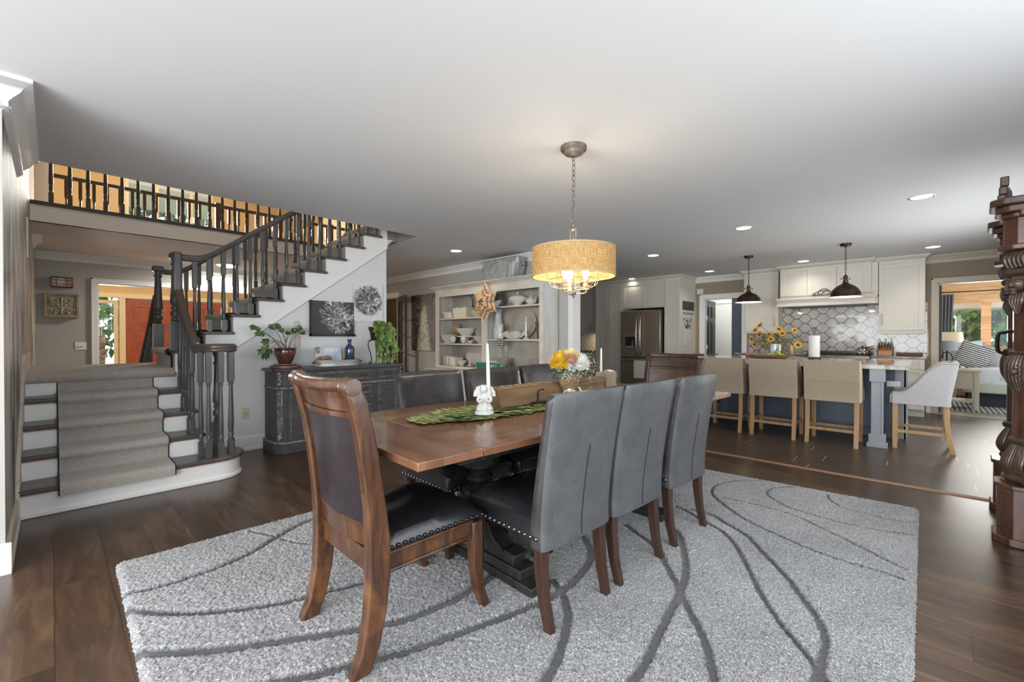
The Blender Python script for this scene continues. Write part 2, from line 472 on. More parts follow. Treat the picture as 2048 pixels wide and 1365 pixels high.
# far grey wall of the stair hall with the cased opening to the foyer
wall_open('wall_far', 'Y', 9.4, 0.10, -0.4, 4.95, 0, 2.44, [(0.49, 3.3, 0.0, 2.03)], WALLGREY)
# wall with the hutch, and the room behind its french door
wall_open('wall_hutch', 'X', 4.95, 0.13, 3.53, 9.4, 0, 2.44, [(7.97, 8.80, 0.0, 2.03)], WALLGREY)
# kitchen
wall_open('wall_range', 'X', 9.40, 0.12, -1.0, 6.6, 0, 2.44, [(-0.90, -0.145, 0.0, 2.015), (2.62, 3.36, 0.0, 1.985)], WALLTAUPE)
wall_open('wall_kitchen', 'Y', 6.6, 0.12, 5.08, 9.5, 0, 2.44, [], WALLGREY)
# under the upper flight
pz = [(0.90, 0.0), (3.008, 0.0), (3.008, 2.35), (1.277, 1.07), (0.90, 0.79)]
struct('wall_stair', MB().prism(pz, 5.112, 5.17, 'XZ'), WALLCOOL, smooth=0)
struct('wall_stair', MB().box(2.95, 3.008, 5.17, 6.2, 0, 2.44), WALLCOOL, smooth=0)
# upstairs and foyer
wall_open('wall_upper', 'Y', 4.50, 0.12, -0.285, 5.1, 2.65, 5.15, [], WALLTAN)
wall_open('wall_upper', 'X', 5.0, 0.12, 4.5, 13.1, 2.65, 5.15, [], WALLTAN)
wall_open('wall_upper', 'Y', 6.2, 0.1, 3.3, 5.0, 2.65, 5.15, [], WALLTAN)
wall_open('wall_front', 'Y', 13.0, 0.12, -1.0, 6.0, 0, 3.0, [(0.60, 1.03, 0.05, 2.06), (1.14, 2.99, 0, 2.05)], WALLTAN)
wall_open('wall_front', 'Y', 13.0, 0.12, -1.0, 6.0, 3.0, 5.15, [(1.14, 2.79, 3.72, 4.95)], WALLTAN)
wall_open('wall_foyer_left', 'X', -1.0, 0.12, 9.4, 13.0, 0, 5.15, [], WALLTAN)
wall_open('wall_foyer_right', 'X', 5.9, 0.12, 9.4, 13.0, 0, 5.15, [], WALLTAN)
struct('wall_upper', MB().box(-0.165, -0.05, 9.38, 9.5, 2.65, 5.15), TRIM, smooth=0)
# rooms behind the kitchen doors
wall_open('wall_hall', 'X', 11.2, 0.1, 2.4, 4.6, 0, 2.44, [(3.12, 3.9, 0, 2.0)], SAGE)
wall_open('wall_hall', 'Y', 2.98, 0.06, 10.2, 11.2, 0, 2.44, [], SAGE)
wall_open('wall_hall', 'X', 10.14, 0.06, 2.4, 3.04, 0, 2.44, [], BLUEWALL)
wall_open('wall_hall', 'Y', 4.5, 0.1, 9.5, 11.8, 0, 2.44, [], SAGE)
wall_open('wall_hall', 'Y', 2.36, 0.08, 9.5, 11.8, 0, 2.44, [], BLUEWALL)
wall_open('wall_hall', 'X', 11.75, 0.08, 2.4, 4.6, 0, 2.44, [], TRIM)
KNOTPINE = wood('knotty_pine', (0.72, 0.46, 0.24), (0.50, 0.27, 0.11), 0.45, 'Y', 2.0, stretch=9)
wall_open('wall_bedroom', 'X', 13.1, 0.12, -4.0, 2.4, 0, 2.44, [(-1.62, -0.95, 0.66, 1.93), (-0.87, -0.30, 0.66, 1.93)], KNOTPINE)
wall_open('wall_bedroom', 'Y', 0.6, 0.1, 9.52, 13.1, 0, 2.44, [], WALLCOOL)
wall_open('wall_bedroom', 'Y', -4.0, 0.1, 9.52, 13.1, 0, 2.44, [(11.0, 12.9, 0.7, 2.0)], WALLCOOL)
# study behind the french door
wall_open('wall_study', 'Y', 11.4, 0.1, 5.0, 9.0, 0, 2.44, [(6.0, 8.4, 0.6, 1.95)], WALLGREY)
wall_open('wall_study', 'X', 8.9, 0.1, 6.75, 11.5, 0, 2.44, [], WALLGREY)
wall_open('wall_study', 'X', 5.0, 0.09, 9.4, 11.5, 0, 2.44, [], WALLGREY)

# baseboards
BB = [(0, 0), (0.022, 0), (0.022, 0.025), (0.014, 0.035), (0.014, 0.135), (0.006, 0.15), (0, 0.15)]
def baseboard(name, path, m=TRIM): struct(name, MB().sweep(BB, path), m, smooth=0)
WOODTRIM = mat('trim_antique', (0.66, 0.60, 0.52), 0.5, c2=(0.48, 0.41, 0.33), scale=(20, 3, 20), contrast=(0.25, 0.5))
baseboard('baseboard_left', [(-0.165, 4.20, 0), (-0.165, 3.307, 0)], WOODTRIM)
baseboard('baseboard_left', [(-0.145, 3.305, 0), (-4.2, 3.305, 0)])
baseboard('baseboard_stair', [(3.0, 5.112, 0), (0.92, 5.112, 0)])
baseboard('baseboard_hutch', [(4.95, 3.55, 0), (4.95, 7.89, 0)])
baseboard('baseboard_range', [(9.40, -0.075, 0), (9.40, -0.02, 0)])
baseboard('baseboard_far', [(0.43, 9.4, 0), (-0.165, 9.4, 0)])
baseboard('baseboard_right', [(-4.2, -1.0, 0), (9.4, -1.0, 0)])

# crown mouldings with their beaded band
CR = [(0, 0), (0.085, 0), (0.085, -0.014), (0.062, -0.03), (0.050, -0.05), (0.030, -0.068), (0.018, -0.082), (0.018, -0.104), (0.007, -0.112), (0, -0.118)]
def crown(path, z=2.44, k=1.0, beads=False, m=TRIM):
    global NCR
    NCR += 1
    mb = MB().sweep([(a*k, z+b_*k) for a, b_ in CR], [(p[0], p[1], 0) for p in path])
    if beads:
        for p, q in zip(path, path[1:]):
            p, q = Vector((p[0], p[1], 0)), Vector((q[0], q[1], 0)); d = (q-p); L = d.length; d.normalize(); l = Vector((0,0,1)).cross(d)
            nb = int(L/0.022)
            for i in range(nb):
                c = p + d*(0.011+i*0.022) + l*0.020*k
                mb.cbox((c.x, c.y, z-0.094*k), (0.012, 0.012, 0.014))
    struct('trim_%d' % NCR, mb, m, smooth=50)
NCR = 4
crown([(-0.165, 4.62), (-0.165, 3.305), (-4.1, 3.305)], k=1.25, beads=True)
crown([(3.1, 9.4), (-0.165, 9.4)], beads=False)
crown([(9.40, 2.52), (9.40, 3.53)])
crown([(9.40, -1.0), (9.40, 0.0)], m=mat('trim_warm', (0.62, 0.56, 0.46), 0.4))
crown([(5.08, 6.5), (5.08, 3.53), (4.95, 3.53), (4.95, 9.3)])
crown([(-0.165, 8.4), (-0.165, 7.9)])
crown([(3.008, 5.4), (3.008, 5.112), (2.985, 5.112)], k=0.7)

# casings
def casing(name, axis, pos, out, h0, h1, top, w=0.085, m=TRIM, sides=(1, 1), depth=0.12):
    """flat casing round an opening; OUT = +1/-1 the side it stands on; with a jamb lining"""
    mb = MB(); t0, t1 = pos, pos + out*0.018
    def bx(p, q, r, t, d0=t0, d1=t1):
        if axis == 'X': mb.box(d0, d1, p, q, r, t)
        else: mb.box(p, q, d0, d1, r, t)
    if sides[0]: bx(h0-w, h0, 0, top+w); bx(h0-w, h0-w+0.018, 0, top+w, t1, t1+out*0.008)
    if sides[1]: bx(h1, h1+w, 0, top+w); bx(h1+w-0.018, h1+w, 0, top+w, t1, t1+out*0.008)
    bx(h0, h1, top, top+w); bx(h0-w*sides[0], h1+w*sides[1], top+w-0.018, top+w, t1, t1+out*0.008)
    j = -out*depth
    bx(h0, h0+0.015, 0, top, t0, t0+j); bx(h1-0.015, h1, 0, top, t0, t0+j); bx(h0, h1, top-0.015, top, t0, t0+j)
    o = struct(name, mb, m, smooth=0); return o
casing('trim_20', 'Y', 9.4, -1, 0.49, 3.3, 2.03, 0.07)
casing('trim_21', 'X', 4.95, -1, 7.97, 8.80, 2.03)
casing('trim_22', 'X', 9.40, -1, 2.62, 3.36, 1.985, 0.085)
casing('trim_23', 'X', 9.40, -1, -0.90, -0.145, 2.015, 0.072, m=mat('casing_warm', (0.60, 0.54, 0.43), 0.4))
struct('trim_24', MB().box(4.93, 5.10, 3.51, 3.53, 0, 2.44), TRIM, smooth=0)
struct('trim_25', MB().box(4.935, 4.95, 3.53, 3.60, 0, 2.32).box(5.08, 5.1, 3.53, 3.60, 0, 2.32), TRIM, smooth=0)

# ---- windows
GLASS = bpy.data.materials.new('window_glass'); GLASS.use_nodes = True; MATS['glass'] = GLASS
_t = GLASS.node_tree; _t.nodes.clear()
_o = _t.nodes.new('ShaderNodeOutputMaterial'); _m = _t.nodes.new('ShaderNodeMixShader'); _a = _t.nodes.new('ShaderNodeBsdfTransparent'); _b = _t.nodes.new('ShaderNodeBsdfGlossy')
_b.inputs['Roughness'].default_value = 0.02; _m.inputs[0].default_value = 0.06
_t.links.new(_a.outputs[0], _m.inputs[1]); _t.links.new(_b.outputs[0], _m.inputs[2]); _t.links.new(_m.outputs[0], _o.inputs[0])
def window(n, axis, pos, h0, h1, k0, k1, mull=(), bars=(), m=TRIM, fw=0.05, glass=True, th=0.06):
    mb = MB()
    def bx(B_, p, q, r, t, d0=pos, d1=pos+th):
        if axis == 'X': B_.box(d0, d1, p, q, r, t)
        else: B_.box(p, q, d0, d1, r, t)
    bx(mb, h0, h1, k0, k0+fw); bx(mb, h0, h1, k1-fw, k1); bx(mb, h0, h0+fw, k0+fw, k1-fw); bx(mb, h1-fw, h1, k0+fw, k1-fw)
    for x in mull: bx(mb, x-fw/2, x+fw/2, k0+fw, k1-fw)
    for z in bars: bx(mb, h0+fw, h1-fw, z-0.012, z+0.012)
    o = struct('window_%d' % n, mb, m, smooth=0)
    if glass:
        gb = MB(); bx(gb, h0+fw/2, h1-fw/2, k0+fw/2, k1-fw/2, pos+th*0.45, pos+th*0.55)
        q = gb.build('window_pane', GLASS, parent=o, smooth=0); q['kind'] = 'structure'
    return o
window(1, 'Y', 13.0, 0.62, 1.01, 0.05, 2.0, m=CREAM, fw=0.07)
window(2, 'Y', 13.0, 1.14, 2.79, 3.72, 4.95, mull=(1.70, 2.35), m=CREAM, fw=0.06)
window(3, 'X', 13.1, -0.87, -0.30, 0.66, 1.93, m=KNOTPINE, fw=0.03)
window(4, 'X', 13.1, -1.62, -0.95, 0.66, 1.93, m=KNOTPINE, fw=0.03)
window(5, 'Y', 11.4, 6.0, 8.4, 0.6, 1.95, mull=(7.2,), m=TRIM)
window(6, 'Y', -1.10, -0.5, 3.0, 0.55, 2.15, mull=(0.67, 1.84), glass=False)
window(9, 'Y', -1.10, -3.6, -1.0, 0.55, 2.15, mull=(-2.3,), glass=False)  # added unseen frame that goes with the stair fill light
window(7, 'Y', -1.10, 4.9, 7.4, 0.03, 2.08, mull=(6.15,), glass=False)  # unseen patio frame, enlarged together with the floor glare light
window(8, 'X', -4.30, -0.7, 2.9, 0.45, 2.15, mull=(0.5, 1.7), glass=False)
# cream frames round the front doors
struct('trim_26', MB().box(0.52, 0.60, 12.97, 13.0, 0, 2.14).box(1.03, 1.13, 12.965, 13.0, 0, 2.14).box(0.52, 3.1, 12.96, 13.0, 2.06, 2.15).box(3.0, 3.1, 12.965, 13.0, 0, 2.06), CREAM, smooth=0)

# ---- six-panel front doors, red-brown
REDW = wood('door_redwood', (0.36, 0.085, 0.028), (0.24, 0.05, 0.018), 0.35, 'Z', 2.5, coat=0.3)
def panel_door(n, w, h, th, panels, m, loc, rz, knob=None, knobm=None):
    """door leaf lying in its local XZ plane with raised panels as (x0, x1, z0, z1) fractions"""
    e = MB().box(0, w, 0, th, 0, h)
    o = e.build('door_%d' % n, m, loc=loc, rz=rz, bevel=0.002); o['kind'] = 'structure'
    for a, b_, c, d in panels:
        x0, x1, z0, z1 = a*w, b_*w, c*h, d*h
        for s_ in (-1, 1):
            y0 = 0 if s_ < 0 else th
            mb = MB(); k = 0.022
            vs = [(x0, y0, z0), (x1, y0, z0), (x1, y0, z1), (x0, y0, z1)]
            i1 = [(x0+k, y0+s_*0.006, z0+k), (x1-k, y0+s_*0.006, z0+k), (x1-k, y0+s_*0.006, z1-k), (x0+k, y0+s_*0.006, z1-k)]
            rim = MB()
            for q, (p0, p1) in enumerate((((x0, z0), (x1, z0)), ((x1, z0), (x1, z1)), ((x1, z1), (x0, z1)), ((x0, z1), (x0, z0)))):
                rim.cyl((p0[0], y0, p0[1]), (p1[0], y0, p1[1]), 0.009, n=6)
            rim.add([(x0+k*1.5, y0+s_*0.001, z0+k*1.5), (x1-k*1.5, y0+s_*0.001, z0+k*1.5), (x1-k*1.5, y0+s_*0.001, z1-k*1.5), (x0+k*1.5, y0+s_*0.001, z1-k*1.5),
                     (x0+k*2.6, y0+s_*0.009, z0+k*2.6), (x1-k*2.6, y0+s_*0.009, z0+k*2.6), (x1-k*2.6, y0+s_*0.009, z1-k*2.6), (x0+k*2.6, y0+s_*0.009, z1-k*2.6)],
                    [(4,5,6,7), (0,1,5,4), (1,2,6,5), (2,3,7,6), (3,0,4,7)])
            rim.build('door_panel', m, parent=o, smooth=0)
    if knob:
        kb = MB()
        for s_ in (-1, 1):
            kb.lathe([(0.028, 0), (0.028, 0.006), (0.012, 0.008), (0.012, 0.03), (0.026, 0.036), (0.03, 0.048), (0.024, 0.06), (0.0, 0.064)], (knob[0]*w, th if s_ > 0 else 0, knob[1]), 16, (0, s_, 0))
        kb.build('door_knob', knobm, parent=o)
    return o
PAN8 = [(x0, x1, z0, z1) for x0, x1 in ((0.14, 0.46), (0.54, 0.86)) for z0, z1 in ((0.05, 0.22), (0.27, 0.44), (0.49, 0.66), (0.71, 0.92))]
BRASS = mat('brass', (0.55, 0.38, 0.16), 0.3, 1.0)
panel_door(1, 0.92, 2.04, 0.045, PAN8, REDW, (1.14, 12.98, 0.0), 0, (0.93, 0.95), BRASS)
panel_door(2, 0.92, 2.04, 0.045, PAN8, REDW, (2.07, 12.98, 0.0), 0)
BLACKDOOR = mat('door_black', (0.05, 0.052, 0.052), 0.35)
PAN6 = [(x0, x1, z0, z1) for x0, x1 in ((0.13, 0.46), (0.54, 0.87)) for z0, z1 in ((0.09, 0.36), (0.42, 0.76), (0.81, 0.93))]
IRON = mat('dark_iron', (0.035, 0.03, 0.027), 0.45, 0.7)
# black door opened into the hall, hinged at the far side of its opening
panel_door(3, 0.72, 1.97, 0.036, PAN6, BLACKDOOR, (9.53, 3.35, 0.004), math.radians(5), (0.92, 0.78), IRON)
struct('trim_27', MB().box(9.50, 9.53, 3.33, 3.36, 1.55, 1.64).box(9.50, 9.53, 3.33, 3.36, 0.93, 1.02), TRIM, smooth=0)
struct('trim_28', MB().box(11.17, 11.2, 3.02, 3.12, 0, 2.08).box(11.17, 11.2, 3.9, 4.0, 0, 2.08).box(11.17, 11.2, 3.02, 4.0, 2.0, 2.09), TRIM, smooth=0)
struct('door_4', MB().box(11.22, 11.25, 3.12, 3.9, 0, 2.0), TRIM, smooth=0)

# dark-edged bedroom door folded into its room: seen almost edge-on
DD = mat('door_dark_edge', (0.055, 0.045, 0.036), 0.4)
d5 = panel_door(5, 0.70, 1.99, 0.04, [(0.15, 0.85, 0.1, 0.45), (0.15, 0.85, 0.55, 0.92)], DD, (9.55, -0.19, 0.004), math.radians(1.0))
struct('trim_29', MB().box(9.52, 13.1, 0.56, 0.6, 2.3, 2.44), TRIM, smooth=0)

# french door with glass panes, swung back towards the wall
fd = MB(); W_, H_, T_ = 0.62, 2.0, 0.04
fd.box(0, 0.09, 0, T_, 0, H_).box(W_-0.09, W_, 0, T_, 0, H_).box(0.09, W_-0.09, 0, T_, 0, 0.22).box(0.09, W_-0.09, 0, T_, H_-0.11, H_)
fd.box(W_/2-0.011, W_/2+0.011, 0.008, T_-0.008, 0.22, H_-0.11)
for k in range(1, 5): fd.box(0.09, W_-0.09, 0.008, T_-0.008, 0.22+k*1.67/5-0.011, 0.22+k*1.67/5+0.011)
GREYDOOR = mat('french_door_paint', (0.075, 0.065, 0.058), 0.45, c2=(0.11, 0.095, 0.085), scale=(10, 10, 2))
fo = fd.build('door_6', GREYDOOR, loc=(4.915, 7.93, 0.006), rz=math.radians(-108), bevel=0.002); fo['kind'] = 'structure'
q = MB().box(0.09, W_-0.09, 0.018, 0.022, 0.22, H_-0.11).build('door_pane', GLASS, parent=fo, smooth=0)
hb = MB()
NICK = mat('satin_nickel', (0.55, 0.53, 0.50), 0.32, 1.0)
for s_ in (-1, 1):
    y = T_ if s_ > 0 else 0
    hb.box(W_-0.065, W_-0.03, y, y+s_*0.006, 0.80, 1.0); hb.cyl((W_-0.048, y, 0.92), (W_-0.048, y+s_*0.045, 0.92), 0.008); hb.cyl((W_-0.048, y+s_*0.045, 0.92), (W_-0.15, y+s_*0.045, 0.92), 0.008)
hb.build('door_handle', NICK, parent=fo)

# ---- outdoors seen through the windows
LEAVES = []
def foliage(name, m, c, r, n, leaf, seed, label, cat, group=None, trunk=None, sq=(1, 1, 1), parent_m=None):
    """a crown of many small leaf quads on a few branches; one object per tree"""
    rd = random.Random(seed); mb = MB()
    for i in range(n):
        d = Vector((rd.gauss(0, 1), rd.gauss(0, 1), rd.gauss(0, 1))).normalized() * (rd.random()**0.45) * r
        d = Vector((d.x*sq[0], d.y*sq[1], d.z*sq[2]))
        p = Vector(c) + d; s_ = leaf*rd.uniform(0.5, 1.3)
        M = Euler((rd.uniform(0, 6.3), rd.uniform(0, 6.3), rd.uniform(0, 6.3))).to_matrix()
        mb.add([p + M @ Vector(q) * s_ for q in ((-0.5, 0, 0), (0, -0.32, 0.05), (0.6, 0, 0), (0, 0.32, 0.05))], [(0, 1, 2, 3)])
    e = thing(name, label, cat, (c[0], c[1], 0), 0, group)
    for i in range(len(mb.v)): mb.v[i] = tuple(Vector(mb.v[i]) - Vector((c[0], c[1], 0)))
    mb.build('crown', m, parent=e, smooth=0)
    tk = MB(); tr = trunk or 0.12
    tk.tube([(0, 0, 0), (0.05, 0.02, c[2]*0.5), (0, 0, c[2])], [tr*1.2, tr, tr*0.7], 10)
    for i in range(5):
        a = rd.uniform(0, 6.3); tk.tube([(0, 0, c[2]*0.7), (math.cos(a)*r*0.3*sq[0], math.sin(a)*r*0.3*sq[1], c[2]+r*0.1*sq[2]), (math.cos(a)*r*0.7*sq[0], math.sin(a)*r*0.7*sq[1], c[2]+r*0.4*sq[2])], [tr*0.5, tr*0.35, tr*0.15], 6)
    tk.build('trunk', parent_m or mat('bark', (0.09, 0.075, 0.06), 0.9, bump=0.5, bscale=(20, 20, 5)), parent=e)
    return e
LG = mat('leaf_sunlit', (0.20, 0.34, 0.06), 0.5, c2=(0.07, 0.17, 0.04), scale=(1.5, 1.5, 1.5)); LG2 = mat('leaf_yellow_green', (0.45, 0.48, 0.08), 0.5, c2=(0.16, 0.27, 0.05), scale=(1.2,)*3)
LG3 = mat('leaf_blue_green', (0.16, 0.26, 0.17), 0.5, c2=(0.05, 0.12, 0.08), scale=(1.5,)*3)
struct('ground_outside', MB().box(13.3, 34, -16, 12, -0.4, -0.3).box(-6, 13.2, 13.2, 30, -0.4, -0.3), mat('lawn', (0.16, 0.24, 0.06), 0.9, c2=(0.07, 0.11, 0.03), scale=(3, 3, 3)))
GT = 'trees outside the windows'
foliage('garden_tree', LG2, (18.5, 0.4, 2.6), 1.9, 1500, 0.26, 1, 'yellow-green leafy tree outside the bedroom window, beside the curtain', 'tree', GT)
foliage('garden_tree', LG, (19.5, -1.9, 1.6), 2.2, 1700, 0.28, 2, 'green leafy tree outside, behind the middle pine post of the bedroom window', 'tree', GT)
foliage('garden_tree', LG3, (22.5, -1.0, 3.6), 3.0, 1700, 0.4, 3, 'tall dark tree with a thick trunk outside the bedroom window', 'tree', GT, trunk=0.5)
foliage('garden_tree', LG3, (1.6, 19.5, 5.2), 2.6, 1500, 0.35, 4, 'blue-green tree seen through the upstairs window behind the balcony', 'tree', GT)
foliage('garden_tree', LG2, (8.6, 15.8, 1.9), 2.0, 1200, 0.32, 5, 'bright green tree glimpsed past the french door behind the trailing plant', 'tree', GT)
foliage('garden_tree', LG, (0.3, 19.0, 1.8), 1.6, 900, 0.3, 6, 'green tree seen through the tall sidelight beside the red front doors', 'tree', GT)
foliage('garden_shrub', LG, (16.8, -2.2, 0.7), 1.1, 900, 0.18, 8, 'low green shrub under the bedroom window, behind the bed', 'shrub', GT, trunk=0.05)
# brick porch pier seen through the sidelight, and the porch eave outside the bedroom
tag(MB().box(0.55, 0.95, 15.5, 15.9, -0.3, 1.3).build('porch_pier', mat('brick', (0.35, 0.15, 0.09), 0.8, c2=(0.5, 0.4, 0.33), scale=(9, 9, 16), contrast=(0.45, 0.55)), loc=(0, 0, 0), bevel=0.01), 'short brick pier outside the sidelight by the front doors', 'pier')
struct('roof_eave', MB().box(13.5, 14.6, -3.5, 1.5, 1.80, 2.12), mat('eave_white', (0.8, 0.8, 0.78), 0.6), smooth=0)
struct('roof_eave', MB().box(-1, 5.5, 13.3, 15.8, 4.75, 4.9), MATS['eave_white'], smooth=0)
# ================================================================ STAIRCASE
CHAR = mat('charcoal_paint', (0.095, 0.094, 0.093), 0.33, c2=(0.078, 0.076, 0.074), scale=(6, 6, 6), coat=0.15)
CHARW = mat('charcoal_worn', (0.085, 0.083, 0.082), 0.35, c2=(0.13, 0.12, 0.11), scale=(6, 14, 14), contrast=(0.3, 0.45), coat=0.1)
RAWOAK = wood('raw_nosing', (0.22, 0.11, 0.05), (0.12, 0.06, 0.03), 0.5)
RISERW = mat('riser_white', (0.86, 0.855, 0.84), 0.4)
# herringbone wool
g = NT('herringbone_wool', 0.95)
tc = g.n('TexCoord'); sp = g.n('SeparateXYZ'); g.l(tc.outputs['Object'], sp.inputs[0])
hh = g.math('ADD', sp.outputs[2], g.math('MULTIPLY', sp.outputs[1], 1.0))
ux = g.math('PINGPONG', sp.outputs[0], 0.035)
tt = g.math('PINGPONG', g.math('ADD', g.math('MULTIPLY', ux, 1.25), hh), 0.0055)
st = g.math('MULTIPLY', tt, 1/0.0055)
nz = g.noise(tc.outputs['Object'], 90, 4, 0.7)
nl = g.noise(tc.outputs['Object'], 5, 3, 0.6)
f_ = g.math('ADD', g.math('MULTIPLY', st, 0.62), g.math('MULTIPLY', nz, 0.55))
col = g.ramp(f_, [(0.30, (0.15, 0.145, 0.145)), (0.50, (0.34, 0.325, 0.31)), (0.72, (0.66, 0.62, 0.57))])
col = g.mix(g.ramp(nl, [(0.42, (0.0,)*3), (0.62, (0.35,)*3)]), col, (0.46, 0.38, 0.30))
g.base(col); g.bump(f_, 0.5, 0.004)
WOOL = g.m; WOOL.node_tree.nodes['Principled BSDF'].inputs['Sheen Weight'].default_value = 0.3
BIND = mat('carpet_binding', (0.02, 0.02, 0.022), 0.9)

ST = thing('staircase', 'charcoal and white staircase with a landing, turned balusters and carpeted steps', 'staircase', (0, 0, 0))
Z1 = [0.19, 0.36, 0.53, 0.70, 0.875]; Y1 = [4.17 + 0.255*k for k in range(5)]
XL, XR = -0.163, 0.86
# lower flight
def bull(dr, z0, z1, x0=XL, yb=4.66):
    pts = [(x0, 4.17-dr*0 + (0.03 if dr < 0 else 0)), ]
    pts = [(x0, 4.20-dr)]
    for k in range(13):
        a = -PI/2 + PI*k/12
        pts.append((0.93 + math.cos(a)*(0.20+dr), 4.40 + math.sin(a)*(0.20+dr)))
    pts += [(0.87, 4.60+dr), (0.87, yb-0.1), (x0, yb-0.1)]
    return pts
MB().prism(bull(0.0, 0, 0), 0.0, 0.152, 'XY').build('riser', RISERW, parent=ST, bevel=0.003)
MB().prism(bull(0.014, 0, 0), 0.0, 0.03, 'XY').build('base_moulding', RISERW, parent=ST, bevel=0.006)
MB().prism(bull(0.02, 0, 0), 0.152, 0.162, 'XY').build('cove', RAWOAK, parent=ST)
MB().prism(bull(0.032, 0, 0), 0.162, 0.19, 'XY').build('tread', CHARW, parent=ST, bevel=0.008)
for k in range(1, 4):
    MB().box(XL, XR, Y1[k]+0.03, Y1[k]+0.05, Z1[k-1], Z1[k]-0.028).build('riser', RISERW, parent=ST)
    MB().box(XL, XR+0.035, Y1[k], Y1[k]+0.295, Z1[k]-0.028, Z1[k]).build('tread', CHARW, parent=ST, bevel=0.008)
    MB().box(XL, XR, Y1[k]+0.016, Y1[k]+0.03, Z1[k]-0.042, Z1[k]-0.028).build('cove', RAWOAK, parent=ST)
MB().box(XL, XR-0.02, Y1[4]+0.03, Y1[4]+0.05, Z1[3], Z1[4]-0.05).build('riser', RISERW, parent=ST)
# landing
LB = 6.42
MB().box(XL, 0.80, Y1[4]+0.02, LB, 0.70, Z1[4]-0.012).build('landing', RISERW, parent=ST)
# open side of the lower flight and the wall side skirt
pts = [(4.50, 0.0), (4.50, 0.16)]
for k in range(1, 4): pts += [(Y1[k]+0.05, Z1[k-1]), (Y1[k]+0.05, Z1[k]-0.03)]
pts += [(5.11, Z1[3]), (5.11, 0.0)]
MB().prism(pts, 0.842, 0.858, 'YZ').build('stringer', RISERW, parent=ST)
sk = [(4.10, 0.0), (4.22, 0.32), (5.17, 0.98), (5.17, 1.03), (LB, 1.03), (LB, 0.85), (5.22, 0.85), (5.1, 0.60), (4.3, 0.0)]
MB().prism(sk, -0.165, -0.148, 'YZ').build('wall_skirt', WOODTRIM, parent=ST)
# steps down from the landing to the foyer side
for k in range(4):
    z = 0.875 - 0.175*(k+1)
    MB().box(XL, 0.86, LB + 0.25*k, LB + 0.25*(k+1) + 0.03, z-0.03, z).build('tread', CHAR, parent=ST, bevel=0.006)
    MB().box(XL, 0.84, LB + 0.25*k, LB + 0.25*k+0.015, z, z+0.145).build('riser', RISERW, parent=ST)
# upper flight
Z2 = [1.053 + 0.178*k for k in range(10)]; X2 = [0.76 + 0.2365*k for k in range(10)]
YN, YF = 5.09, 6.14
for k in range(9):
    e = 0.235 + 0.035
    MB().box(X2[k], X2[k]+e, YN-0.045, YF+0.03, Z2[k]-0.028, Z2[k]).build('tread', CHAR, parent=ST, bevel=0.008)
    MB().box(X2[k]+0.03, X2[k]+0.045, YN+0.019, YF-0.021, Z2[k]-0.178, Z2[k]-0.028).build('riser', RISERW, parent=ST)
MB().box(X2[9], 3.18, YN-0.045, YF+0.03, Z2[9]-0.03, Z2[9]).build('tread', CHAR, parent=ST, bevel=0.008)
MB().box(X2[9]+0.03, X2[9]+0.045, YN+0.019, YF-0.021, Z2[9]-0.178, Z2[9]-0.028).build('riser', RISERW, parent=ST)
MB().box(X2[9]+0.046, 3.164, YN+0.019, YF, 2.442, Z2[9]-0.03).build('top_landing', MATS['well_edge_grey'], parent=ST)
for yy, nm in ((YN, 'stringer'), (YF-0.02, 'stringer')):
    p = []
    for k in range(10): p += [(X2[k]+0.03, Z2[k]-0.178), (X2[k]+0.03, Z2[k]-0.029)]
    p[0] = (X2[0]+0.03, 0.86)
    p += [(3.01, Z2[9]-0.029), (3.01, 2.336), (1.277, 1.062), (0.86, 0.752)]
    MB().prism(p, yy, yy+0.018, 'XZ').build('stringer', RISERW, parent=ST, smooth=0)
mb = MB().tube([(0.93, YN-0.003, 0.80), (1.277, YN-0.003, 1.064), (3.0, YN-0.003, 2.331)], 0.006, 6)
mb.build('stringer_bead', RISERW, parent=ST)

def baluster(h, k=1.0):
    """square foot, ring, long taper, square top block; h = full height"""
    m = MB(); s_ = 0.0185*k
    hb = 0.115; ht = max(0.16, h*0.30)
    m.box(-s_, s_, -s_, s_, 0, hb)
    zt = h-ht
    m.lathe([(s_*1.0, hb-0.004), (s_*0.62, hb+0.006), (s_*0.75, hb+0.02), (s_*0.95, hb+0.045), (s_*0.7, hb+0.066), (s_*1.0, hb+0.072), (s_*0.7, hb+0.08),
             (s_*0.98, hb+0.10), (s_*0.88, hb+0.22), (s_*0.58, zt-0.04), (s_*0.58, zt-0.03), (s_*0.85, zt-0.026), (s_*0.85, zt-0.016), (s_*0.6, zt-0.012), (s_*1.0, zt+0.004)], (0, 0, 0), 12)
    m.box(-s_, s_, -s_, s_, zt, h)
    return m
def newel(h, w=0.045):
    m = MB(); hb = 0.27
    m.box(-w, w, -w, w, 0, hb)
    m.lathe([(w*0.95, hb-0.004), (w*0.55, hb+0.008), (w*0.78, hb+0.014), (w*0.80, hb+0.024), (w*0.55, hb+0.03), (w*0.6, hb+0.036), (w*0.92, hb+0.055), (w*0.92, hb+0.085), (w*0.58, hb+0.105), (w*0.6, hb+0.112),
             (w*0.85, hb+0.12), (w*0.85, hb+0.132), (w*0.6, hb+0.138), (w*0.95, hb+0.17), (w*0.95, hb+0.2), (w*0.80, h*0.62), (w*0.62, h-0.13), (w*0.62, h-0.12), (w*0.85, h-0.112), (w*0.85, h-0.098), (w*0.6, h-0.09), (w*0.62, h-0.06), (w*0.92, h-0.03), (w*0.92, h)], (0, 0, 0), 20)
    return m
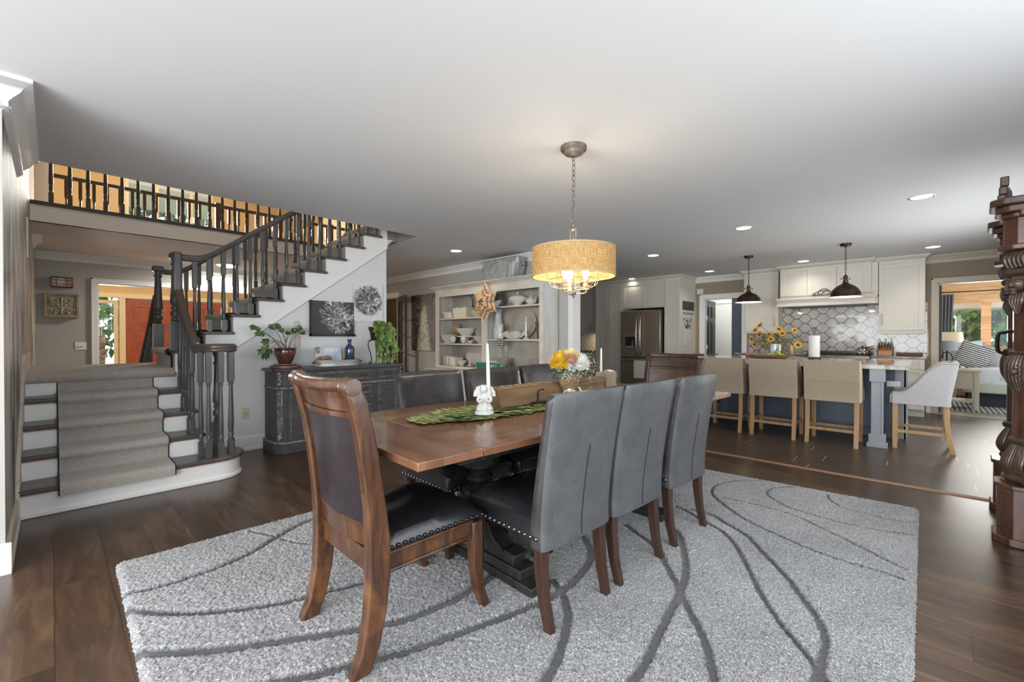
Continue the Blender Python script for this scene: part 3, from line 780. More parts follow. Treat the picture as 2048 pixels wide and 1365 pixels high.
RAILP = [(-0.031, -0.010), (-0.026, -0.026), (-0.016, -0.030), (0.016, -0.030), (0.026, -0.026), (0.031, -0.010), (0.026, -0.004), (0.031, 0.006), (0.027, 0.022), (0.014, 0.031), (-0.014, 0.031), (-0.027, 0.022), (-0.031, 0.006), (-0.026, -0.004)]
def rail(path, name='handrail', parent=None, m=CHAR, k=1.0):
    return MB().sweep([(a*k, b_*k) for a, b_ in RAILP], path).build(name, m, parent=parent, smooth=60)
def smoothpath(P, n=6):
    """Catmull-Rom through P"""
    P = [Vector(p) for p in P]; out = []
    for i in range(len(P)-1):
        p0, p1, p2, p3 = P[max(i-1, 0)], P[i], P[i+1], P[min(i+2, len(P)-1)]
        for j in range(n):
            t = j/n
            out.append(0.5*((2*p1) + (-p0+p2)*t + (2*p0-5*p1+4*p2-p3)*t*t + (-p0+3*p1-3*p2+p3)*t**3))
    out.append(P[-1]); return out
RAILB = mat('charcoal_rail', (0.085, 0.070, 0.060), 0.28, coat=0.3)
# near rail of the upper flight: level off the newel, sweep up, then rake
SL = 0.178/0.2365
def rz_(x): return 1.955 + max(0, (x-1.03))*SL
n1 = newel(0.90); n1.build('newel_post', CHAR, parent=ST, loc=(0.790, 5.05, Z2[0]))
rail(smoothpath([(0.80, 5.05, 1.925), (0.92, 5.05, 1.922), (1.02, 5.05, 1.945), (1.16, 5.05, 2.04), (1.40, 5.05, 2.225), (2.0, 5.05, 2.68), (2.9, 5.05, 3.355)], 6), parent=ST)
MB().box(0.755, 0.830, 4.965, 5.03, 1.56, 1.962).build('gooseneck', CHAR, parent=ST, bevel=0.02, seg=4)
MB().cbox((0.785, 5.055, 1.93), (0.085, 0.085, 0.06)).build('newel_cap', CHAR, parent=ST, bevel=0.02, seg=3)
n1 = newel(0.90); n1.build('newel_post', CHAR, parent=ST, loc=(0.80, 6.10, Z2[0]))
MB().cbox((0.80, 6.10, 1.925), (0.10, 0.085, 0.06)).build('newel_cap', CHAR, parent=ST, bevel=0.012)
rail(smoothpath([(0.80, 6.10, 1.905), (0.92, 6.10, 1.90), (1.02, 6.10, 1.93), (1.16, 6.10, 2.025), (1.40, 6.10, 2.21), (2.0, 6.10, 2.665), (2.9, 6.10, 3.34)], 6), parent=ST)
for yy in (5.05, 6.10):
    for k in range(1, 9):
        for dx in (0.055, 0.175):
            x = X2[k] + dx; top = rz_(x) - 0.03 - (0.015 if yy > 6 else 0)
            baluster(top - Z2[k]).build('baluster', CHAR, parent=ST, loc=(x, yy, Z2[k]))
    baluster(rz_(0.935) - 0.06 - Z2[0]).build('baluster', CHAR, parent=ST, loc=(0.935, yy, Z2[0]))
# lower flight rail: volute over the round step, easing up to the upper newel
vol = []
for k in range(19):
    a = math.radians(-60 + 320*k/18*1.0); r_ = 0.105 - 0.0022*k
    vol.append((0.945 + math.cos(a)*r_, 4.33 + math.sin(a)*r_*0.85, 1.085))
vol = [(0.83, 4.47, 1.10), (0.845, 4.38, 1.086), (0.875, 4.27, 1.085), (0.94, 4.225, 1.085), (1.02, 4.245, 1.085), (1.065, 4.32, 1.085), (1.04, 4.40, 1.085), (0.965, 4.42, 1.085), (0.925, 4.37, 1.085), (0.955, 4.335, 1.085)]
rail(smoothpath([(0.80, 5.03, 1.67), (0.80, 4.98, 1.60), (0.805, 4.88, 1.47), (0.815, 4.74, 1.33), (0.825, 4.60, 1.20)] + vol, 5), parent=ST, m=RAILB, k=1.12)
MB().lathe([(0.035, 1.05), (0.05, 1.06), (0.055, 1.085), (0.045, 1.11), (0.02, 1.122)], (0.955, 4.345, 0), 20).build('volute_eye', RAILB, parent=ST)
newel(0.87, 0.036).build('newel_post', CHAR, parent=ST, loc=(0.965, 4.37, 0.19))
for x, y in ((0.845, 4.36), (0.878, 4.255), (0.955, 4.215), (1.035, 4.265), (1.06, 4.34)):
    baluster(0.87, 1.05).build('baluster', CHAR, parent=ST, loc=(x, y, 0.19))
def lowrail(y): return float(np.interp(y, [4.42, 4.47, 4.60, 4.74, 4.88, 4.98, 5.03], [1.085, 1.10, 1.20, 1.33, 1.47, 1.60, 1.67]))
for k in (1, 2, 3):
    for dy in (0.07, 0.19):
        y = Y1[k]+dy
        if y > 5.02: continue
        baluster(lowrail(y)-0.03-Z1[k]).build('baluster', CHAR, parent=ST, loc=(0.812, y, Z1[k]))
# rail running down from the landing towards the foyer
rail(smoothpath([(0.79, 6.14, 1.62), (0.785, 6.25, 1.52), (0.78, 6.5, 1.30), (0.775, 6.9, 1.02), (0.775, 7.4, 0.67)], 5), parent=ST, m=RAILB)
for k in range(4):
    for dy in (0.05, 0.17):
        y = LB+0.25*k+dy; z0 = 0.875-0.175*(k+1); z1 = float(np.interp(y, [6.14, 6.25, 6.5, 6.9, 7.4], [1.62, 1.52, 1.30, 1.02, 0.67])) - 0.03
        if z1-z0 > 0.35: baluster(z1-z0).build('baluster', CHAR, parent=ST, loc=(0.78, y, z0))

# carpet: runner on the lower flight, whole landing, runner on the upper flight
def carpet(pts, u0, u1, plane, th=0.014):
    """a strip of thickness TH over the profile PTS ((run, z)...), from U0 to U1 across"""
    P = [Vector((p[0], p[1])) for p in pts]; N = len(P); out = []
    for i in range(N):
        d0 = (P[i]-P[max(i-1, 0)]) if i else (P[1]-P[0]); d1 = (P[min(i+1, N-1)]-P[i]) if i < N-1 else d0
        d0 = d0.normalized(); d1 = d1.normalized()
        n0 = Vector((-d0.y, d0.x)); n1 = Vector((-d1.y, d1.x)); n = (n0+n1).normalized(); k = 1/max(0.45, n.dot(n0))
        out.append(P[i] + n*th*k)
    vs = []; fs = []
    for u in (u0, u1):
        for p in P: vs.append((u, p.x, p.y) if plane == 'YZ' else (p.x, u, p.y))
        for p in out: vs.append((u, p.x, p.y) if plane == 'YZ' else (p.x, u, p.y))
    K = 2*N
    for i in range(N-1):
        fs += [(N+i, N+i+1, K+N+i+1, K+N+i), (i, K+i, K+i+1, i+1), (i, i+1, N+i+1, N+i), (K+i, K+N+i, K+N+i+1, K+i+1)]
    fs += [(0, N, K+N, K), (N-1, K+N-1, K+2*N-1, 2*N-1)]
    return MB().add(vs, fs)
def nose(y, z, zl, r=0.02):
    """profile points round a nosing that sticks out at (y, z) above a riser that starts at zl"""
    return [(y+0.028, zl), (y+0.028, z-0.055), (y+0.010, z-0.040), (y-0.010, z-0.028), (y-0.014, z-0.012), (y-0.002, z+0.002), (y+0.02, z+0.004)]
pr = [(4.152, 0.162), (4.150, 0.180), (4.160, 0.191), (4.19, 0.192)]
for k in (1, 2, 3): pr += nose(Y1[k], Z1[k], Z1[k-1]+0.006)
pr += [(Y1[4]+0.03, Z1[3]+0.006), (Y1[4]+0.03, Z1[4]-0.07)]
pr = [(4.155, 0.125)] + pr
RC = thing('stair_runner', 'grey herringbone wool runner down the middle of the lower stair flight', 'carpet', (0, 0, 0))
carpet(pr, 0.028, 0.64, 'YZ').build('runner_pile', WOOL, parent=RC, smooth=60)
carpet(pr, 0.022, 0.029, 'YZ', 0.016).build('binding', BIND, parent=RC); carpet(pr, 0.639, 0.646, 'YZ', 0.016).build('binding', BIND, parent=RC)
lp = [(Y1[4]+0.012, Z1[4]-0.062), (Y1[4]-0.012, Z1[4]-0.052), (Y1[4]-0.018, Z1[4]-0.02), (Y1[4]-0.004, Z1[4]-0.002), (Y1[4]+0.03, Z1[4]-0.001), (LB-0.02, Z1[4]-0.001), (LB+0.012, Z1[4]-0.012), (LB+0.012, Z1[4]-0.05)]
tag(carpet(lp, XL+0.002, 0.80, 'YZ', 0.014).build('landing_carpet', WOOL, smooth=60), 'grey herringbone carpet covering the whole stair landing', 'carpet')
uc = []
for k in range(10): uc += [(X2[k]+0.028, Z2[k]-0.17), (X2[k]+0.028, Z2[k]-0.055), (X2[k]+0.010, Z2[k]-0.040), (X2[k]-0.012, Z2[k]-0.028), (X2[k]-0.016, Z2[k]-0.012), (X2[k]-0.002, Z2[k]+0.002), (X2[k]+0.02, Z2[k]+0.004)]
UC = thing('stair_runner', 'grey-brown wool runner climbing the upper stair flight behind the balusters', 'carpet', (0, 0, 0))
carpet(uc, 5.20, 6.02, 'XZ').build('runner_pile', WOOL, parent=UC, smooth=60)
carpet(uc, 5.193, 5.201, 'XZ', 0.016).build('binding', BIND, parent=UC)

# balcony railings upstairs
def railing(name, label, y, x0, x1, off, step, m, base_z=2.645, h=0.95, posts=()):
    e = thing(name, label, 'railing', (0, 0, 0), 0, 'balcony railings upstairs')
    MB().box(x0, x1, y-0.035, y+0.035, base_z, base_z+0.025).box(x0, x1, y-0.05, y+0.02, base_z-0.02, base_z).build('base_rail', m, parent=e, bevel=0.004)
    rail([(x0, y, base_z+h), (x1, y, base_z+h)], parent=e, m=m)
    x = off
    while x < x1-0.03:
        if not any(abs(x-p) < 0.07 for p in posts): baluster(h-0.05, 1.1).build('baluster', m, parent=e, loc=(x, y, base_z+0.025))
        x += step
    for p in posts: MB().box(p-0.045, p+0.045, y-0.045, y+0.045, base_z, base_z+h+0.05).build('post', m, parent=e, bevel=0.004)
    return e
RAILBR = mat('rail_brown', (0.060, 0.036, 0.022), 0.35, coat=0.2)
railing('balcony_railing', 'dark balcony railing along the stair well, nearer of the two upstairs', 7.055, -0.16, 3.6, -0.001, 0.148, CHAR)
railing('balcony_railing', 'brown railing at the far side of the upstairs hall, before the window', 9.45, -0.05, 4.9, 0.157, 0.152, RAILBR, posts=(2.11, 4.2))
struct('trim_30', MB().box(-0.13, 0.02, 9.40, 9.52, 2.645, 5.15), TRIM, smooth=0)
# rail returning along the head of the stairs
railing('balcony_railing', 'short dark railing at the head of the upper stair flight', 6.22, 3.0, 4.9, 3.08, 0.13, CHAR)
# ================================================================ DINING AREA
# ---- rug
GR = [
(0.035,[(0.22,2.59),(0.35,2.55),(0.55,2.55),(0.73,2.60),(0.89,2.70),(1.03,2.77),(1.14,2.81),(1.26,2.87)]),
(0.015,[(0.80,2.89),(0.87,2.73),(0.92,2.57),(1.00,2.44),(1.09,2.34)]),
(0.036,[(0.21,2.44),(0.35,2.25),(0.50,2.12),(0.66,2.02),(0.85,1.95),(1.00,1.90),(1.22,1.90),(1.39,1.87)]),
(0.046,[(0.21,2.07),(0.32,1.96),(0.44,1.86),(0.58,1.77),(0.73,1.67),(0.85,1.60),(0.98,1.53),(1.13,1.50),(1.28,1.49),(1.48,1.51)]),
(0.042,[(0.45,1.59),(0.50,1.57),(0.61,1.50),(0.72,1.45),(0.84,1.39),(0.97,1.34),(1.17,1.28),(1.34,1.23),(1.48,1.20),(1.61,1.19),(1.77,1.21),(1.93,1.26),(2.06,1.37),(2.11,1.45),(2.18,1.63)]),
(0.038,[(1.05,0.89),(1.11,0.91),(1.22,0.94),(1.33,0.99),(1.44,1.05),(1.52,1.12),(1.58,1.19),(1.62,1.27)]),
(0.036,[(1.26,0.70),(1.43,0.71),(1.60,0.74),(1.78,0.77),(1.92,0.79),(2.09,0.83),(2.24,0.89),(2.38,0.96),(2.52,1.05),(2.58,1.14)]),
(0.034,[(1.46,0.48),(1.61,0.55),(1.71,0.61),(1.81,0.69),(1.90,0.76),(1.98,0.82),(2.10,0.92),(2.22,1.02),(2.31,1.13),(2.37,1.25),(2.41,1.32)]),
(0.026,[(1.76,0.22),(1.81,0.26),(1.89,0.32),(1.96,0.38),(2.07,0.46),(2.22,0.55),(2.41,0.65),(2.60,0.76),(2.73,0.87),(2.78,0.97),(2.88,1.14),(2.90,1.21)]),
(0.03,[(1.65,0.28),(1.77,0.26),(1.89,0.26),(2.02,0.27),(2.14,0.31),(2.26,0.38),(2.42,0.48),(2.59,0.61),(2.77,0.75),(2.86,0.89),(2.93,0.99),(2.93,1.13)]),
(0.022,[(2.77,0.07),(2.79,0.14),(2.79,0.30),(2.83,0.47),(2.93,0.69),(3.02,0.84),(3.18,1.01),(3.33,1.13),(3.53,1.17),(3.76,1.09),(3.90,0.95)]),
(0.016,[(2.90,0.06),(2.96,0.15),(3.07,0.29),(3.17,0.43),(3.29,0.61),(3.31,0.78),(3.31,0.93),(3.30,1.05)]),
(0.02,[(3.43,0.05),(3.38,0.18),(3.36,0.36),(3.38,0.52),(3.40,0.63),(3.47,0.73),(3.59,0.83),(3.75,0.84),(3.90,0.74)]),
(0.014,[(3.69,0.03),(3.62,0.14),(3.64,0.29),(3.67,0.40),(3.78,0.48),(3.89,0.51)]),
]
def rug():
    c00, c01, c11, c10 = np.array([0.17, 0.02]), np.array([0.214, 2.985]), np.array([3.83, 2.815]), np.array([4.0, 0.02])
    nu, nv = 610, 470
    u = np.linspace(0, 1, nu+1)[None, :, None]; v = np.linspace(0, 1, nv+1)[:, None, None]
    P = (1-u)*(1-v)*c00 + u*(1-v)*c10 + u*v*c11 + (1-u)*v*c01
    P = P.reshape(-1, 2)
    rs = np.random.RandomState(3)
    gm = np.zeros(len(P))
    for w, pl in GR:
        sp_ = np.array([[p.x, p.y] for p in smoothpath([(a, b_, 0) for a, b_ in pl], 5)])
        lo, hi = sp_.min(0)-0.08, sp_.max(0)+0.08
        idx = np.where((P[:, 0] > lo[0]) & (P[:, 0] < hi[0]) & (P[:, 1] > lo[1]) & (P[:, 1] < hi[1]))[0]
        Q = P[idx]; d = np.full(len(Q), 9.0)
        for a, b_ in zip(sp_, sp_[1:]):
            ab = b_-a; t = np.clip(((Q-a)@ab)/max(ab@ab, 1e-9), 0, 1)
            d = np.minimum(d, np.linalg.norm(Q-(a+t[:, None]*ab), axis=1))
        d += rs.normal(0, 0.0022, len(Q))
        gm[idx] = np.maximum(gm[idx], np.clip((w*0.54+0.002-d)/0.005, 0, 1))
    U = np.tile(np.linspace(0, 1, nu+1), nv+1); V = np.repeat(np.linspace(0, 1, nv+1), nu+1)
    e = np.minimum(np.minimum(U, 1-U)*3.7, np.minimum(V, 1-V)*2.9)
    z = 0.027 - 0.016*gm - 0.018*np.clip(1-e/0.02, 0, 1)
    n = rs.normal(0, 1, len(P))
    z += n*(0.0022*(1-gm) + 0.0006*gm)
    z = np.maximum(z, 0.004)
    jx = rs.normal(0, 0.0018, (len(P), 2)); P = P + jx
    edge = e < 0.001
    z[edge] = 0.002
    me = bpy.data.meshes.new('rug')
    me.vertices.add(len(P)); me.vertices.foreach_set('co', np.column_stack([P, z]).ravel())
    i = np.arange(nu)[None, :]; j = np.arange(nv)[:, None]; a = (j*(nu+1)+i).ravel()
    q = np.column_stack([a, a+1, a+nu+2, a+nu+1]).ravel()
    nf = nu*nv
    me.loops.add(nf*4); me.loops.foreach_set('vertex_index', q)
    me.polygons.add(nf); me.polygons.foreach_set('loop_start', np.arange(0, nf*4, 4)); me.polygons.foreach_set('loop_total', np.full(nf, 4))
    me.polygons.foreach_set('use_smooth', np.ones(nf, bool))
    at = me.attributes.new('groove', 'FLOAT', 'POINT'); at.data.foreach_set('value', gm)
    me.update(calc_edges=True); me.validate()
    g = NT('shag_pile', 0.95)
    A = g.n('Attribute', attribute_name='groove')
    v1 = g.coord('Object'); n1 = g.noise(v1, 230, 3, 0.75); n2 = g.noise(v1, 2.6, 4, 0.55, 0.5); n4 = g.noise(v1, 110, 2, 0.7)
    s_ = g.math('ADD', g.math('MULTIPLY', n1, 0.75), g.math('MULTIPLY', n4, 0.4))
    s_ = g.math('ADD', s_, g.math('MULTIPLY', n2, 0.12))
    pile = g.ramp(s_, [(0.50, (0.045, 0.045, 0.047)), (0.60, (0.17, 0.17, 0.173)), (0.69, (0.40, 0.40, 0.405)), (0.80, (0.66, 0.66, 0.665))])
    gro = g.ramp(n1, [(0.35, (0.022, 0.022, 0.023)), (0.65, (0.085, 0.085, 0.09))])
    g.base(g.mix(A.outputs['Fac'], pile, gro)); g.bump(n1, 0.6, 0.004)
    g.b.inputs['Sheen Weight'].default_value = 0.4
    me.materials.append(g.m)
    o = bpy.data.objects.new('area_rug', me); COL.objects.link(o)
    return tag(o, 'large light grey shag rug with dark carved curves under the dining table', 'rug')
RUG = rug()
RZ = 0.026
TA = math.radians(-3.2)
# ---- table
TOPW = planks('table_boards', [(0.2, (0.085, 0.030, 0.014)), (0.45, (0.17, 0.078, 0.042)), (0.65, (0.255, 0.125, 0.068)), (0.9, (0.36, 0.19, 0.105))], (0.05, 0.02, 0.01), 0.172, 9.0, 0.24, 'X', 0.0012, 0.001, streak=12, coat=0.25, tint=0.25)
TOPEND = planks('table_end_boards', [(0.2, (0.08, 0.028, 0.013)), (0.45, (0.165, 0.075, 0.040)), (0.65, (0.245, 0.12, 0.065)), (0.9, (0.34, 0.18, 0.10))], (0.05, 0.02, 0.01), 0.9, 9.0, 0.24, 'Y', 0.0012, 0.001, streak=12, coat=0.25, tint=0.2)
EDGEW = wood('table_edge', (0.20, 0.085, 0.055), (0.10, 0.04, 0.025), 0.4, 'X')
EBON = mat('ebonised_wood', (0.018, 0.017, 0.016), 0.38, c2=(0.035, 0.03, 0.026), scale=(30, 30, 8), contrast=(0.3, 0.5), coat=0.2)
TB = thing('dining_table', 'long reddish-brown plank dining table on two black trestle pedestals', 'table', (2.182, 1.64, 0), TA)
L2, W2, TT = 1.337, 0.518, 0.76
MB().box(-L2+0.28, L2-0.28, -W2, W2, TT-0.030, TT).build('tabletop', [TOPW], parent=TB, bevel=0.003)
for s_ in (-1, 1):
    MB().box(s_*L2, s_*(L2-0.278), -W2, W2, TT-0.030, TT).build('end_board', TOPEND, parent=TB, bevel=0.003)
MB().box(-1.05, 1.05, -0.36, -0.33, 0.66, 0.729).box(-1.05, 1.05, 0.33, 0.36, 0.66, 0.729).box(-1.05, -1.02, -0.33, 0.33, 0.66, 0.729).box(1.02, 1.05, -0.33, 0.33, 0.66, 0.729).build('apron', EBON, parent=TB)
for cx in (-0.66, 0.50):
    m = MB()
    m.box(cx-0.16, cx+0.16, -0.36, 0.36, 0.70, 0.729)
    m.lathe([(0.085, 0.52), (0.105, 0.53), (0.105, 0.70), (0.09, 0.705)], (cx, 0, 0), 8)
    m.lathe([(0.075, 0.30), (0.05, 0.315), (0.085, 0.34), (0.098, 0.375), (0.085, 0.41), (0.05, 0.43), (0.07, 0.445), (0.07, 0.46), (0.045, 0.475), (0.06, 0.50), (0.09, 0.515), (0.09, 0.525)], (cx, 0, 0), 28)
    m.build('column', EBON, parent=TB)
    m = MB()
    m.box(cx-0.065, cx+0.065, -0.44, 0.44, RZ, RZ+0.04).box(cx-0.055, cx+0.055, -0.36, 0.36, RZ+0.04, RZ+0.085)
    m.lathe([(0.1, RZ+0.085), (0.1, 0.14), (0.075, 0.15), (0.075, 0.16), (0.10, 0.175), (0.105, 0.21), (0.085, 0.26), (0.07, 0.30)], (cx, 0, 0), 8)
    for s_ in (-1, 1):
        m.prism([(s_*0.08, 0.11), (s_*0.30, 0.11), (s_*0.30, 0.145), (s_*0.24, 0.15), (s_*0.16, 0.19), (s_*0.11, 0.26), (s_*0.06, 0.27)][::s_], cx-0.042, cx+0.042, 'YZ')
        m.prism([(s_*0.24, 0.146), (s_*0.315, 0.146), (s_*0.315, 0.16), (s_*0.24, 0.17)][::s_], cx-0.046, cx+0.046, 'YZ')
    m.build('trestle_foot', EBON, parent=TB, bevel=0.004)
MB().box(-0.62, 0.46, -0.022, 0.022, 0.115, 0.165).build('stretcher', EBON, parent=TB, bevel=0.004)
def onT(x, y, z=0.0):
    """world point of table-local (x, y)"""
    c, s_ = math.cos(TA), math.sin(TA)
    return (2.182 + c*x - s_*y, 1.64 + s_*x + c*y, TT + z)

# ---- padded chairs
def leather(name, c, c2, rough, coat=0.0):
    g = NT(name, rough)
    v_ = g.coord('Object'); a = g.noise(v_, 9, 5, 0.6, 1.2); b_ = g.noise(v_, 70, 3, 0.6)
    g.base(g.ramp(a, [(0.35, c2), (0.65, c)]))
    g.bump(g.math('ADD', g.math('MULTIPLY', a, 0.9), g.math('MULTIPLY', b_, 0.25)), 0.35, 0.006)
    g.b.inputs['Roughness'].default_value = rough
    g.b.inputs['Coat Weight'].default_value = coat; g.b.inputs['Coat Roughness'].default_value = 0.2
    return g.m
LEA = leather('slate_leather', (0.098, 0.102, 0.108), (0.070, 0.074, 0.079), 0.36, 0.1)
LEAK = leather('black_leather', (0.016, 0.015, 0.017), (0.010, 0.010, 0.012), 0.30, 0.25)
LEAB = leather('plum_black_leather', (0.026, 0.018, 0.022), (0.016, 0.012, 0.016), 0.34, 0.15)
LEACR = leather('crackled_leather', (0.045, 0.040, 0.040), (0.020, 0.018, 0.019), 0.30, 0.35)
LEGW = wood('walnut_leg', (0.048, 0.021, 0.012), (0.024, 0.011, 0.007), 0.35, 'Z', coat=0.2)
NAIL = mat('nailhead', (0.30, 0.27, 0.23), 0.3, 1.0)
SEAM = mat('seam_thread', (0.03, 0.03, 0.032), 0.6)
def leg_tube(mb, pts, w0, w1, n=8):
    """a square leg tapering from half-width w0 at the top to w1 at the foot, along pts"""
    P = [Vector(p) for p in pts]; vs = []
    for i, p in enumerate(P):
        w = w0 + (w1-w0)*i/(len(P)-1)
        vs += [(p.x-w, p.y-w, p.z), (p.x+w, p.y-w, p.z), (p.x+w, p.y+w, p.z), (p.x-w, p.y+w, p.z)]
    fs = [(0, 1, 2, 3), tuple(4*(len(P)-1)+k for k in (3, 2, 1, 0))]
    for i in range(len(P)-1):
        for k in range(4): fs.append((4*i+k, 4*(i+1)+k, 4*(i+1)+(k+1)%4, 4*i+(k+1)%4))
    return mb.add(vs, fs)
def nails(mb, a, b_, n, r=0.0065, out=(0, 0, 0)):
    a, b_, o_ = Vector(a), Vector(b_), Vector(out)
    for i in range(n):
        p = a + (b_-a)*(i/(n-1))
        mb.lathe([(r, 0), (r*0.86, r*0.4), (r*0.45, r*0.7), (0.0002, r*0.8)], p, 8, o_)
def parsons(label):
    """front is local +y; origin under the middle of the seat"""
    t = thing('parsons_chair', label, 'chair', (0, 0, 0), 0, 'slate leather parsons chairs along both sides of the dining table')
    hw = 0.232
    # seat block with a domed, rounded top
    def f(u, v, s_):
        x = (u-0.5)*2; y = (v-0.5)*2
        ex = math.copysign(min(1, abs(x))**0.9, x)
        if s_ == 0: return (ex*(hw-0.002), -0.20+(y+1)*0.5*0.445, 0.375)
        dz = (1-abs(x)**6)*(1-abs(y)**6)
        return (ex*hw*(1-0.03*(1-dz)), -0.20+(y+1)*0.5*0.445, 0.455 + 0.045*dz**0.5 + 0.010*math.cos(x*1.4)*math.cos(y*1.4))
    MB().slab(f, 12, 12, 0).build('seat', LEAK, parent=t, smooth=70, bevel=0.006)
    # tall back, curved slightly backwards at the top and round the sitter
    def bk(u, v, s_):
        z = 0.345 + v*0.612 + (0.004*math.cos((u-0.5)*PI)*(v > 0.97))
        lean = -0.185 - 0.085*(max(0, v-0.12)/0.88)**1.35
        cur = -0.026*(1-(2*u-1)**2)
        th = 0.075 - 0.030*v
        edge = min(1, min(u, 1-u)*14)**0.5; et = min(1, (1-v)*16)**0.5 if v > 0.9 else 1
        y = lean + cur*(0.4+0.6*v) + (th*0.5*(0.72+0.28*edge*et))*(1 if s_ else -1)
        x = (u-0.5)*2*(hw + 0.008*v - 0.004)*(1 if et == 1 else 0.985+0.015*et)
        return (x, y, z)
    bb = MB().slab(bk, 18, 22, 0); bb.mi = [0]*(18*22) + [1]*(len(bb.f)-18*22)
    bko = bb.build('backrest', [LEA, LEACR], parent=t, smooth=70)
    # centre seam down the rear face
    sm = MB()
    pts = []
    for k in range(12):
        v = 0.02+0.62*k/11; p = bk(0.5, v, 0); pts.append((p[0], p[1]-0.0008, p[2]))
    sm.tube(pts, 0.0022, 6)
    pts2 = [(p[0]-0.005, p[1], p[2]) for p in pts]; sm.tube(pts2, 0.0012, 5)
    sm.build('seam', SEAM, parent=bko)
    nl_ = MB()
    nails(nl_, (hw+0.001, -0.19, 0.392), (hw+0.001, 0.235, 0.392), 15, out=(1, 0, 0))
    nails(nl_, (-hw-0.001, -0.19, 0.392), (-hw-0.001, 0.235, 0.392), 15, out=(-1, 0, 0))
    nails(nl_, (-hw+0.012, 0.246, 0.392), (hw-0.012, 0.246, 0.392), 16, out=(0, 1, 0))
    nl_.build('nailhead_trim', NAIL, parent=t)
    for sx in (-1, 1):
        m = MB(); leg_tube(m, [(sx*0.195, 0.205, 0.38), (sx*0.197, 0.207, RZ)], 0.022, 0.016); m.build('leg', LEGW, parent=t, bevel=0.002)
        m = MB(); leg_tube(m, [(sx*0.193, -0.180, 0.36), (sx*0.192, -0.183, 0.25), (sx*0.190, -0.196, 0.14), (sx*0.187, -0.222, RZ)], 0.023, 0.0165); m.build('leg', LEGW, parent=t, bevel=0.002)
    return t
GP = 'slate leather parsons chairs along both sides of the dining table'
p0 = parsons('slate grey leather parsons chair, nearest of the row in the foreground')
p0.location = (1.522, 1.262, 0); p0.rotation_euler = (0, 0, TA)
dup(p0, (2.000, 1.232, 0), TA, 'slate grey leather parsons chair, middle one of the foreground row')
dup(p0, (2.545, 1.203, 0), TA, 'slate grey leather parsons chair, farthest of the foreground row, next to the bar stools')
dup(p0, (1.615, 1.985, 0), PI+TA+0.02, 'leather parsons chair across the table, left one with a crackled sheen')
dup(p0, (2.090, 1.925, 0), PI+TA, 'leather parsons chair across the table, middle one behind the white angel')
dup(p0, (2.640, 1.925, 0), PI+TA, 'leather parsons chair across the table, right one by the flowers')

